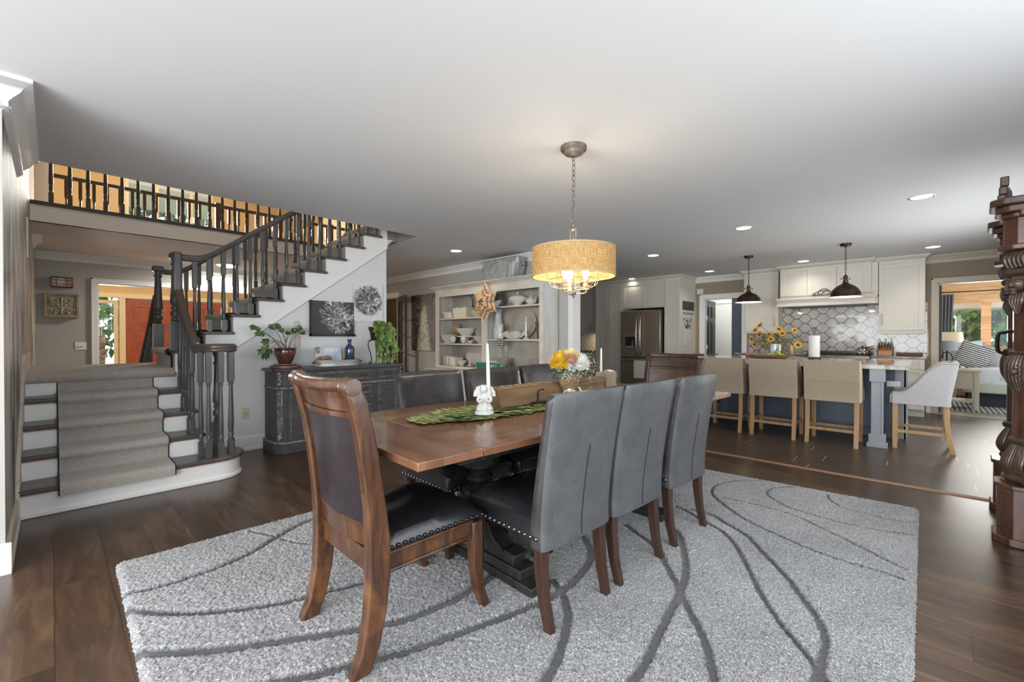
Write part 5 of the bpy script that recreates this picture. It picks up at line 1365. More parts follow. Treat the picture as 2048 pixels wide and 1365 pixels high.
GRAN = mat('granite', (0.36, 0.30, 0.25), 0.15, c2=(0.10, 0.085, 0.075), scale=(18, 9, 18), contrast=(0.38, 0.62), detail=8, coat=0.4)
tag(MB().box(FX-0.01, BX, 5.492, 6.55, 0.84, 0.875).build('counter', GRAN, bevel=0.004), 'short dark stone counter in the lit niche left of the pantry', 'counter')
# arabesque tile
def arab(name, axis, ws, hs, tile, tile2, grout, glow=None):
    g = NT(name, 0.25)
    tc = g.n('TexCoord'); sp = g.n('SeparateXYZ'); g.l(tc.outputs['Object'], sp.inputs[0])
    u = g.math('DIVIDE', sp.outputs[axis], ws); v_ = g.math('DIVIDE', sp.outputs[2], hs)
    # two families of ogee curves: v = n + 0.5*s(u) and its mirror
    def fam(sign):
        w = g.math('COSINE', g.math('MULTIPLY', u, 2*PI)); w3 = g.math('COSINE', g.math('MULTIPLY', u, 6*PI))
        s_ = g.math('ADD', g.math('MULTIPLY', w, 0.268), g.math('MULTIPLY', w3, -0.026))
        t_ = g.math('ADD', v_, g.math('MULTIPLY', s_, sign))
        fr = g.math('PINGPONG', g.math('ADD', t_, 0.25 if sign > 0 else 0.75), 0.5)
        slope = g.math('ABSOLUTE', g.math('SINE', g.math('MULTIPLY', u, 2*PI)))
        return fr, slope
    fa, sl = fam(1.0); fb, _ = fam(-1.0)
    th = g.math('ADD', 0.030, g.math('MULTIPLY', sl, 0.034))
    ln = g.math('LESS_THAN', g.math('MINIMUM', fa, fb), th)
    nz = g.noise(tc.outputs['Object'], 5.5, 6, 0.6, 1.2)
    n2 = g.noise(tc.outputs['Object'], 1.6, 2)
    base = g.mix(g.ramp(nz, [(0.50, (0.0,)*3), (0.62, (0.8,)*3), (0.66, (0.0,)*3)]), tile, tile2)
    base = g.mix(g.ramp(n2, [(0.4, (0.0,)*3), (0.7, (0.6,)*3)]), base, tuple(x*0.82 for x in tile))
    g.base(g.mix(ln, base, grout)); g.bump(g.math('SUBTRACT', 1.0, ln), 0.3, 0.002)
    g.b.inputs['Coat Weight'].default_value = 0.3
    return g.m
TILE = arab('arabesque_marble', 1, 0.262, 0.168, (0.50, 0.475, 0.44), (0.26, 0.245, 0.235), (0.085, 0.062, 0.045))
TILE2 = arab('arabesque_white', 1, 0.13, 0.13, (0.75, 0.70, 0.62), (0.66, 0.62, 0.55), (0.42, 0.35, 0.26))
struct('trim_31', MB().box(9.37, 9.399, 5.49, 6.55, 0.875, 1.27), TILE2, smooth=0)
light('AREA', 'under_cabinet_light', (9.15, 5.75, 1.26), 2.0, (1, 0.86, 0.62), 0.5, 0.08, (9.2, 5.75, 0.9))
# ---- refrigerator
STEEL = NT('black_stainless', 0.32); v_ = STEEL.coord('Object', (2, 2, 60)); a_ = STEEL.noise(v_, 3, 3)
STEEL.base(STEEL.ramp(a_, [(0.3, (0.30, 0.235, 0.18)), (0.7, (0.40, 0.32, 0.25))])); STEEL.b.inputs['Metallic'].default_value = 0.7; STEEL.b.inputs['Anisotropic'].default_value = 0.5
STEEL = STEEL.m
fr = thing('refrigerator', 'dark stainless french-door refrigerator with a water dispenser', 'refrigerator', (0, 0, 0))
RX = 8.45
MB().box(RX+0.05, 9.35, 3.875, 4.775, 0.02, 1.745).build('case', mat('fridge_case', (0.05, 0.047, 0.045), 0.4, 0.5), parent=fr, bevel=0.004)
d1 = MB().box(RX, RX+0.07, 4.335, 4.77, 0.76, 1.74).build('door', STEEL, parent=fr, bevel=0.012, seg=3)
d2 = MB().box(RX, RX+0.07, 3.88, 4.325, 0.76, 1.74).build('door', STEEL, parent=fr, bevel=0.012, seg=3)
d3 = MB().box(RX, RX+0.07, 3.88, 4.77, 0.08, 0.745).build('freezer_drawer', STEEL, parent=fr, bevel=0.012, seg=3)
STL = mat('handle_steel', (0.40, 0.34, 0.28), 0.2, 1.0)
for y, d in ((4.375, d1), (4.285, d2)):
    MB().tube(smoothpath([(RX+0.004, y, 1.66), (RX-0.045, y, 1.63), (RX-0.062, y, 1.50), (RX-0.068, y, 1.22), (RX-0.062, y, 0.95), (RX-0.045, y, 0.83), (RX+0.004, y, 0.80)], 5), 0.013, 10).build('handle', STL, parent=d)
MB().tube(smoothpath([(RX+0.004, 4.72, 0.68), (RX-0.05, 4.68, 0.68), (RX-0.055, 4.3, 0.68), (RX-0.05, 3.97, 0.68), (RX+0.004, 3.93, 0.68)], 5), 0.013, 10).build('handle', STL, parent=d3)
ds = MB().box(RX-0.003, RX+0.001, 4.44, 4.66, 0.935, 1.30).build('dispenser', mat('dispenser_dark', (0.03, 0.027, 0.025), 0.2), parent=d1, bevel=0.002)
MB().box(RX-0.022, RX-0.003, 4.44, 4.66, 1.19, 1.30).box(RX-0.012, RX-0.003, 4.475, 4.50, 0.94, 1.12).build('control_panel', mat('dispenser_panel', (0.33, 0.26, 0.20), 0.35, 0.5), parent=d1, bevel=0.003)
MB().box(RX-0.010, RX-0.003, 4.46, 4.64, 0.95, 1.0).build('drip_tray', mat('tray_blue', (0.35, 0.40, 0.46), 0.3, 0.5), parent=d1)
tag(MB().box(RX-0.078, RX-0.070, 4.10, 4.42, 0.33, 0.69).box(RX-0.078, RX-0.045, 4.10, 4.42, 0.688, 0.696).build('dish_towel', mat('towel_white', (0.72, 0.69, 0.64), 0.9, bump=0.3, bscale=(300,)*3)), 'white dish towel hanging from the freezer drawer handle', 'towel')
# things on the white side of the tall cabinet
tag(MB().box(8.70, 9.28, 3.522, 3.529, 1.735, 1.915).build('chalkboard_sign', mat('chalkboard', (0.06, 0.06, 0.055), 0.8, c2=(0.3, 0.3, 0.29), scale=(25, 25, 40), contrast=(0.36, 0.40))), 'small dark chalkboard sign high on the white cabinet side', 'sign')
rd = random.Random(4)
cal = MB(); TX = mat('magnet_grey', (0.16, 0.15, 0.14), 0.7)
mg = thing('magnet_letters', 'rows of small grey magnets under the chalkboard sign', 'magnets', (0, 0, 0)); 
for r_ in range(3):
    for k in range(6):
        if r_ > 0 and rd.random() < 0.45: continue
        x = 8.74+k*0.095; z = 1.69-r_*0.06
        MB().box(x, x+0.045, 3.524, 3.529, z-0.045, z).build('magnet', TX, parent=mg)
tag(MB().box(8.80, 9.10, 3.522, 3.529, 1.36, 1.56).build('photo_card', mat('card_photo', (0.66, 0.64, 0.60), 0.6, c2=(0.13, 0.12, 0.11), scale=(14, 14, 14), contrast=(0.47, 0.53))), 'small black and white photo card on the white cabinet side', 'card')
tag(MB().box(8.82, 9.12, 3.522, 3.529, 1.13, 1.35).box(8.815, 8.83, 3.520, 3.529, 1.0, 1.35).box(8.815, 9.10, 3.520, 3.529, 1.0, 1.012).build('note_pad', mat('note_white', (0.74, 0.73, 0.70), 0.7)), 'white note sheet with a dark corner line on the cabinet side', 'paper')
tag(MB().box(9.376, 9.398, 3.37, 3.50, 2.085, 2.20).build('wall_chime', mat('chime_white', (0.72, 0.70, 0.66), 0.5), bevel=0.006), 'small white door chime box high on the wall beside the tall cabinets', 'chime')

# ---- range wall
UX = 9.06
a = cabinet('upper_cabinet', 'cream upper cabinet on the left of the range hood', 1.925, 2.50, 1.255, 2.38, UX, BX, 0, [(9.39, 1.925), (UX, 1.925), (UX, 2.50), (9.39, 2.50)][::1])
shaker(a, 1.925, 2.47, 1.285, 2.33, UX, handle=(1.975, 1.46), hl=0.18, fr=0.07)
a = cabinet('upper_cabinet', 'cream upper cabinet on the right of the range hood, by the bedroom door', -0.005, 0.535, 1.255, 2.38, UX, BX, 0, [(9.39, -0.005), (UX, -0.005), (UX, 0.60)])
shaker(a, -0.003, 0.533, 1.285, 2.33, UX, handle=(0.49, 1.46), hl=0.18, fr=0.07)
MB().box(UX-0.004, UX+0.30, -0.005, 0.535, 1.235, 1.255).build('light_rail', CAB, parent=a)
hd = thing('range_hood', 'cream panelled range hood with a deep mantel shelf', 'range hood', (0, 0, 0))
HX = 8.92
MB().box(HX, BX, 0.62, 1.875, 1.86, 2.38).build('box', CAB, parent=hd, smooth=0)
MB().box(HX+0.10, BX, 0.54, 0.62, 1.72, 2.38).build('filler', CAB, parent=hd, smooth=0)
MB().sweep([(a_, 2.437+c_) for a_, c_ in CABCR], [(9.3, 0.62, 0), (HX, 0.62, 0), (HX, 1.875, 0), (9.3, 1.875, 0)]).build('crown_moulding', CAB, parent=hd, smooth=50)
for k in range(3):
    y0 = 0.66+k*0.405
    MB().box(HX-0.012, HX, y0, y0+0.395, 1.90, 2.345).box(HX-0.02, HX-0.012, y0, y0+0.06, 1.90, 2.345).box(HX-0.02, HX-0.012, y0+0.335, y0+0.395, 1.90, 2.345).box(HX-0.02, HX-0.012, y0+0.06, y0+0.335, 1.90, 1.96).box(HX-0.02, HX-0.012, y0+0.06, y0+0.335, 2.285, 2.345).build('panel', CAB, parent=hd, smooth=0)
MB().box(HX-0.06, BX, 0.565, 1.905, 1.735, 1.83).box(HX-0.075, BX, 0.55, 1.918, 1.715, 1.74).box(HX-0.09, BX, 0.54, 1.92, 1.83, 1.862).box(HX-0.075, BX, 0.55, 1.918, 1.815, 1.83).build('mantel', CAB, parent=hd, smooth=0)
MB().box(HX+0.02, BX-0.05, 0.70, 1.80, 1.700, 1.716).build('vent_insert', mat('vent_dark', (0.08, 0.075, 0.07), 0.4, 0.7), parent=hd)
# iron scroll ornament on the mantel
so_ = thing('iron_scroll', 'dark iron scroll ornament standing on the hood mantel', 'ornament', (HX-0.03, 1.225, 1.862))
m = MB(); m.box(-0.01, 0.01, -0.17, 0.17, 0, 0.006).box(-0.006, 0.006, -0.16, 0.16, 0.028, 0.033)
for s_ in (-1, 1):
    for cx_2, r_, z in ((0.05, 0.035, 0.075), (0.10, 0.025, 0.055), (0.145, 0.018, 0.042)):
        m.tube([(0, s_*cx_2 + r_*math.cos(t_), z + r_*math.sin(t_)) for t_ in np.linspace(0, 5.2, 18)], 0.0045, 6)
m.tube([(0, 0.055*math.cos(t_), 0.09+0.045*math.sin(t_)) for t_ in np.linspace(-0.4, PI+0.4, 20)], 0.005, 6)
m.tube([(0, 0.02*math.cos(t_), 0.09+0.02*math.sin(t_)) for t_ in np.linspace(0, 2*PI, 16)[:-1]], 0.004, 6, closed=True)
m.build('scrollwork', IRON, parent=so_)
# backsplash
struct('trim_32', MB().box(9.380, 9.398, -0.03, 2.50, 0.885, 1.72), TILE, smooth=0)
struct('trim_33', MB().box(9.378, 9.399, -0.045, -0.03, 0.885, 1.30), mat('pencil_tile', (0.62, 0.56, 0.46), 0.4), smooth=0)
# base cabinets, counters, range
CX = 8.78
a = cabinet('base_cabinet', 'cream base cabinet with four drawers on the right of the range', -0.005, 0.608, 0, 0.855, CX, BX, 0.1)
for z0, z1 in ((0.70, 0.85), (0.50, 0.695), (0.30, 0.495), (0.105, 0.295)): shaker(a, -0.003, 0.606, z0, z1, CX, 'drawer', handle=(0.30, (z0+z1)/2+0.02), horiz=True, hl=0.22)
a = cabinet('base_cabinet', 'cream base cabinet on the left of the range, behind the flowers', 1.48, 2.50, 0, 0.855, CX, BX, 0.1)
for y0 in (1.48, 1.99): shaker(a, y0, y0+0.51, 0.105, 0.68, CX, handle=(y0+0.25, 0.6), horiz=True); shaker(a, y0, y0+0.51, 0.70, 0.85, CX, 'drawer', handle=(y0+0.25, 0.77), horiz=True)
tag(MB().box(CX-0.03, BX-0.02, -0.025, 0.608, 0.855, 0.888).build('counter', GRAN, bevel=0.004), 'dark stone counter on the right of the range', 'counter')
tag(MB().box(CX-0.03, BX-0.02, 1.48, 2.57, 0.855, 0.888).build('counter', GRAN, bevel=0.004), 'dark stone counter on the left of the range, under the flowers', 'counter')
rg = thing('range', 'black stainless gas range set into the tiled wall', 'range', (0, 0, 0))
MB().box(8.72, BX-0.02, 0.612, 1.476, 0.03, 0.87).build('body', mat('range_dark', (0.05, 0.045, 0.042), 0.3, 0.6), parent=rg, bevel=0.005)
MB().box(8.70, 8.74, 0.612, 1.476, 0.835, 0.885).build('front_rail', mat('range_rail', (0.16, 0.13, 0.11), 0.25, 0.9), parent=rg, bevel=0.005)
MB().box(8.74, BX-0.02, 0.615, 1.473, 0.87, 0.885).build('cooktop', mat('cooktop_black', (0.015, 0.014, 0.014), 0.2), parent=rg)
for k in range(3):
    m = MB(); y0 = 0.64+k*0.275
    for q in range(4): m.box(8.78, 9.30, y0+q*0.08, y0+q*0.08+0.012, 0.900, 0.912)
    for q in range(3): m.box(8.78+q*0.24, 8.792+q*0.24, y0, y0+0.252, 0.886, 0.906)
    m.build('grate', IRON, parent=rg)
MB().box(9.34, 9.378, 0.615, 1.473, 0.885, 0.945).build('back_guard', mat('range_dark', (0,0,0)), parent=rg)
# kettle, knife block, cutting boards
kt = thing('kettle', 'shiny rounded stainless kettle standing on the range', 'kettle', (9.10, 0.735, 0.912))
CHROME = mat('polished_steel', (0.62, 0.55, 0.45), 0.12, 1.0)
MB().lathe([(0.10, 0), (0.105, 0.006), (0.098, 0.014), (0.092, 0.04), (0.078, 0.075), (0.05, 0.102), (0.022, 0.112), (0.0, 0.114)], (0, 0, 0), 32).build('body', CHROME, parent=kt, smooth=60)
MB().lathe([(0.006, 0.112), (0.006, 0.122), (0.013, 0.128), (0.0, 0.138)], (0, 0, 0), 12).build('lid_knob', IRON, parent=kt)
MB().tube(smoothpath([(0, -0.06, 0.05), (0, -0.10, 0.075), (0, -0.135, 0.09)], 4), 0.010, 8).build('spout', CHROME, parent=kt)
MB().tube(smoothpath([(0, -0.05, 0.10), (0, -0.09, 0.11), (0, -0.14, 0.125)], 4), 0.006, 8).build('handle', IRON, parent=kt)
kb = thing('knife_block', 'orange wooden knife block full of knives beside the range', 'knife block', (9.10, 0.452, 0.888))
OAKO = wood('orange_oak', (0.45, 0.18, 0.06), (0.33, 0.12, 0.04), 0.4, 'Z')
MB().prism([(-0.10, 0), (0.08, 0), (0.08, 0.10), (0.04, 0.14), (-0.10, 0.075)], -0.085, 0.085, 'XZ').build('block', OAKO, parent=kb, bevel=0.004)
for k in range(5):
    MB().cyl((-0.06+0.01, -0.065+k*0.033, 0.08), (-0.105, -0.065+k*0.033, 0.185), 0.010, n=8).build('knife_handle', CHROME, parent=kb)
for k in range(2):
    MB().cyl((0.01, -0.04+k*0.08, 0.10), (-0.02, -0.04+k*0.08, 0.215), 0.010, n=8).build('knife_handle', CHROME, parent=kb)
for k, lab in ((0, 'small glass bottle with a spout behind the knife block'), (1, 'glass oil bottle with a pourer behind the knife block, middle one'), (2, 'glass bottle with a pourer behind the knife block, nearest the upper cabinet')):
    t = thing('oil_bottle', lab, 'bottle', (9.28, 0.54-k*0.075, 0.888), 0, 'glass oil bottles behind the knife block')
    MB().lathe([(0.026, 0), (0.028, 0.01), (0.028, 0.14), (0.012, 0.18), (0.012, 0.22)], (0, 0, 0), 14).build('bottle', mat('green_glass', (0.30, 0.30, 0.2), 0.08, alpha=0.6), parent=t)
    MB().lathe([(0.013, 0.22), (0.013, 0.235), (0.004, 0.245), (0.003, 0.275)], (0, 0, 0), 10).build('pourer', CHROME, parent=t)
tag(MB().box(9.30, 9.32, 0.02, 0.33, 0.888, 0.935).build('cutting_board', wood('board_walnut', (0.17, 0.07, 0.03), (0.1, 0.04, 0.02), 0.5, 'Y'), bevel=0.008), 'dark wooden cutting board lying along the tiles at the right of the counter', 'cutting board')

# ---- island
SLATE = mat('island_slate', (0.085, 0.105, 0.14), 0.4); POST = mat('island_post', (0.27, 0.30, 0.33), 0.4)
MARB = NT('fantasy_stone', 0.12); vv = MARB.coord('Object', (2.4, 0.9, 2)); nn = MARB.noise(vv, 2.2, 7, 0.62, 1.6)
MARB.base(MARB.ramp(nn, [(0.32, (0.06, 0.045, 0.035)), (0.40, (0.30, 0.25, 0.20)), (0.52, (0.50, 0.46, 0.40)), (0.66, (0.62, 0.59, 0.53)), (0.75, (0.36, 0.32, 0.28))]))
MARB.b.inputs['Coat Weight'].default_value = 0.5
isl = thing('kitchen_island', 'slate blue kitchen island with a thick veined stone top', 'island', (0, 0, 0))
top = MB(); rd = random.Random(2)
pts = [(7.68, 2.62)] + [(7.68, 0.12)]; 
n_ = 60
pts = [(6.03 + rd.uniform(0, 0.012), 0.14 + k*(2.62-0.14)/n_) for k in range(n_+1)]
poly = [(7.68, 0.11), (7.68, 2.64), (6.04, 2.64)] + pts[::-1][1:] + [(6.04, 0.11)]
top.prism(poly[::-1], 0.835, 0.88, 'XY').build('stone_top', MARB.m, parent=isl, smooth=0, bevel=0.004)
MB().box(6.76, 7.62, 0.17, 2.58, 0.09, 0.835).box(6.80, 7.58, 0.2, 2.55, 0, 0.09).build('body', SLATE, parent=isl, smooth=0)
MB().box(6.735, 6.76, 0.15, 0.25, 0, 0.835).box(6.735, 7.66, 0.15, 0.17, 0.0, 0.12).box(6.735, 6.80, 0.15, 0.17, 0, 0.835).box(7.58, 7.66, 0.15, 0.17, 0, 0.835).build('end_panel', POST, parent=isl, bevel=0.003)
MB().box(6.735, 6.76, 0.25, 2.58, 0.0, 0.09).build('base_board', SLATE, parent=isl, bevel=0.003)
for py in (0.365, 2.45):
    ps = MB().box(6.045, 6.145, py-0.065, py+0.065, 0.70, 0.835).box(6.055, 6.135, py-0.05, py+0.05, 0.12, 0.70).box(6.04, 6.15, py-0.07, py+0.07, 0.04, 0.14).box(6.025, 6.165, py-0.085, py+0.085, 0, 0.045)
    ps.box(6.050, 6.055, py-0.05, py-0.034, 0.14, 0.70).box(6.050, 6.055, py+0.034, py+0.05, 0.14, 0.70)
    ps.build('post', POST, parent=isl, bevel=0.003)
    MB().prism([(6.145, 0.835), (6.76, 0.835), (6.76, 0.80), (6.30, 0.80), (6.24, 0.775), (6.22, 0.74), (6.145, 0.72)], py-0.03, py+0.03, 'XZ').build('bracket', POST, parent=isl, bevel=0.002)
MB().box(6.728, 6.735, 0.20, 0.32, 0.60, 0.665).build('outlet_plate', TRIM, parent=isl, bevel=0.002)
# things on the island
OLIVE = wood('olive_tray', (0.30, 0.18, 0.09), (0.18, 0.10, 0.05), 0.5, 'Y')
ty = thing('dough_bowl', 'long wooden dough bowl with fruit on the kitchen island', 'tray', (6.96, 1.60, 0.88))
def bowl(u, v, s_):
    a = u*2*PI; r_ = (1-v) if s_ else (1-v); 
    k = v
    rx, ry = 0.15*(0.55+0.45*k), 0.30*(0.66+0.34*k)
    if s_ == 0: return (rx*math.cos(a), ry*math.sin(a), 0.055*k**1.4)
    return (rx*0.94*math.cos(a), ry*0.96*math.sin(a), 0.012+0.046*k**1.4)
MB().slab(bowl, 40, 8, 0).build('bowl', OLIVE, parent=ty, smooth=60)
MB().lathe([(0.08, 0.0), (0.08, 0.012)], (0, 0, 0), 30, None, 1.0, 2.3).build('base', OLIVE, parent=ty)
LIME = mat('lime_fruit', (0.36, 0.45, 0.08), 0.45)
for k, (x, y) in enumerate(((0.0, 0.03), (-0.03, -0.04), (0.03, -0.06), (-0.02, 0.09), (0.04, 0.02), (0.0, -0.02))):
    tag(MB().sphere((0, 0, 0), 0.030, 14, 10, (1, 1.15, 1)).build('lime', LIME, loc=(6.96+x, 1.50+y, 0.88+0.045+(0.034 if k > 3 else 0))), 'green lime piled in the wooden bowl on the island', 'fruit', 'limes in the dough bowl')
MB_ = MB
pl_ = thing('glass_pitcher', 'white enamel pitcher with a metal band holding the sunflowers', 'pitcher', (7.10, 1.545, 0.88))
MB().lathe([(0.05, 0.012), (0.055, 0.02), (0.065, 0.08), (0.07, 0.13), (0.06, 0.19), (0.062, 0.205), (0.057, 0.205), (0.054, 0.19)], (0, 0, 0), 24, cap=False).build('body', mat('enamel', (0.70, 0.72, 0.76), 0.2, coat=0.4), parent=pl_)
MB().box(-0.075, 0.06, -0.085, -0.06, 0.06, 0.19).build('tin_label', mat('tin', (0.45, 0.4, 0.34), 0.25, 1.0), parent=pl_)
sf = thing('sunflower_bouquet', 'arrangement of artificial yellow sunflowers in the pitcher on the island', 'flowers', (7.10, 1.545, 0.88+0.17))
rd = random.Random(21)
PET = mat('sunflower_petal', (0.80, 0.46, 0.05), 0.6, c2=(0.62, 0.30, 0.03), scale=(40,)*3); SEED = mat('sunflower_seed', (0.10, 0.05, 0.02), 0.8); SGR = mat('sun_leaf', (0.13, 0.16, 0.07), 0.6, c2=(0.28, 0.26, 0.15), scale=(8,)*3)
heads = [(-0.02, 0.33, 0.10), (-0.04, 0.27, 0.23), (0.0, 0.22, 0.17), (0.02, 0.09, 0.17), (-0.06, -0.06, 0.24), (-0.03, -0.10, 0.18), (0.0, -0.25, 0.22), (-0.02, -0.30, 0.02), (-0.05, 0.05, 0.10), (0.03, 0.30, 0.02), (0.02, 0.14, 0.06), (-0.05, 0.20, 0.30)]
for hx, hy, hz in heads:
    hp = Vector((hx, hy*0.92, hz)); d = (Vector((-0.5, hy*1.2, 0.25)) + Vector((rd.uniform(-0.3, 0.1), rd.uniform(-0.2, 0.2), rd.uniform(-0.1, 0.3)))).normalized()
    st_ = MB(); st_.tube(smoothpath([(0, 0, -0.06), (hx*0.3, hy*0.4, hz*0.6), tuple(hp)], 4), 0.003, 5)
    fl = st_.build('stem', MATS['stem_green'], parent=sf)
    Q = Vector((0, 0, 1)).rotation_difference(d).to_matrix(); fb = MB(); R0 = rd.uniform(0.040, 0.052)
    for k in range(22):
        a = k*2*PI/22; r2 = R0*(1.25 if k % 2 else 1.05); w = 0.16
        fb.add([hp + Q @ Vector(q) for q in ((R0*0.25*math.cos(a-w*2), R0*0.25*math.sin(a-w*2), 0.0), (r2*0.7*math.cos(a-w), r2*0.7*math.sin(a-w), 0.010), (r2*math.cos(a), r2*math.sin(a), 0.006), (r2*0.7*math.cos(a+w), r2*0.7*math.sin(a+w), 0.010), (R0*0.25*math.cos(a+w*2), R0*0.25*math.sin(a+w*2), 0.0))], [(0, 1, 2, 3, 4)])
    fb.build('petals', PET, parent=sf, smooth=0)
    MB().lathe([(R0*0.42, 0.0), (R0*0.42, 0.006), (R0*0.2, 0.012), (0, 0.013)], tuple(hp), 12, tuple(d)).build('seed_disc', SEED, parent=sf)
lf = MB()
for k in range(130):
    c_ = Vector((rd.gauss(0, 0.05), rd.gauss(0, 0.15), rd.uniform(-0.05, 0.17))); s_ = rd.uniform(0.03, 0.055)
    M = Euler((rd.uniform(-1, 1), rd.uniform(-1, 1), rd.uniform(0, 6))).to_matrix()
    lf.add([c_ + M @ Vector(q)*s_ for q in ((-0.9, 0, 0), (-0.2, -0.42, 0.08), (0.9, 0, -0.1), (-0.2, 0.42, 0.08), (0, 0, -0.05))], [(0, 1, 4), (1, 2, 4), (2, 3, 4), (3, 0, 4)])
o = lf.build('leaves', SGR, parent=sf, smooth=0); o['kind'] = 'stuff'
pt = thing('paper_towel_holder', 'roll of white paper towel on an iron stand with a diamond finial', 'paper towel', (7.10, 1.085, 0.88))
MB().lathe([(0.075, 0), (0.080, 0.004), (0.075, 0.010), (0.01, 0.014)], (0, 0, 0.012), 28).build('base', IRON, parent=pt)
for k in range(3):
    a = k*2.1+0.4; MB().sphere((0.07*math.cos(a), 0.07*math.sin(a), 0.011), 0.011, 10, 8).build('foot', IRON, parent=pt)
MB().lathe([(0.062, 0.03), (0.064, 0.035), (0.064, 0.315), (0.062, 0.32), (0.02, 0.32), (0.02, 0.318)], (0, 0, 0), 32).build('paper_roll', mat('paper_white', (0.80, 0.79, 0.77), 0.9, bump=0.2, bscale=(120,)*3), parent=pt)
m = MB().cyl((0, 0, 0.02), (0, 0, 0.35), 0.005)
a_ = Vector((0.688, -0.726, 0))
m.tube([(a_.x*x, a_.y*x, z) for x, z in ((0, 0.345), (0.028, 0.39), (0, 0.44), (-0.028, 0.39))], 0.0042, 6, closed=True)
m.tube([(a_.x*x, a_.y*x, z) for x, z in ((0, 0.365), (0.014, 0.39), (0, 0.415), (-0.014, 0.39))], 0.003, 6, closed=True); m.build('rod', IRON, parent=pt)
tag(MB().lathe([(0.028, 0), (0.03, 0.005), (0.03, 0.10), (0.026, 0.11), (0.012, 0.12), (0.012, 0.13)], (0, 0, 0), 18).build('spice_jar', mat('spice_label', (0.55, 0.36, 0.14), 0.4, c2=(0.25, 0.13, 0.05), scale=(40,)*3), loc=(7.02, 1.34, 0.942)), 'amber spice jar standing in the right end of the wooden bowl', 'jar')
for k, (y, lab) in enumerate(((1.885, 'small brown wooden box on the island, left of the bowl'), (1.80, 'second small brown wooden box on the island, touching the bowl'))):
    tag(MB().box(-0.035, 0.035, -0.035, 0.035, 0, 0.05).build('trinket_box', wood('box_redwood', (0.22, 0.08, 0.05), (0.13, 0.05, 0.03), 0.4), loc=(7.75-0.35, y+0.09, 0.88), bevel=0.004), lab, 'box')
tag(MB().lathe([(0.03, 0), (0.05, 0.02), (0.055, 0.07), (0.05, 0.075), (0.045, 0.02)], (0, 0, 0), 20).build('fruit_bananas_bowl', mat('banana_yellow', (0.75, 0.5, 0.08), 0.5), loc=(8.95, 5.62, 0.875)), 'yellow bowl on the lit counter at the far left', 'bowl')
tag(MB().lathe([(0.032, 0), (0.034, 0.005), (0.034, 0.13), (0.02, 0.15), (0.02, 0.19)], (0, 0, 0), 16).build('vanilla_bottle', mat('bottle_brown', (0.06, 0.03, 0.03), 0.3), loc=(9.05, 5.53, 0.875)), 'small dark bottle on the lit counter at the far left', 'bottle')
# dishwasher-black panel seen under the niche
tag(MB().box(FX-0.002, FX+0.028, 6.0, 6.5, 0.11, 0.80).build('oven_front', mat('oven_black', (0.03, 0.028, 0.027), 0.25)), 'dark appliance front under the lit counter, behind the candle', 'appliance')

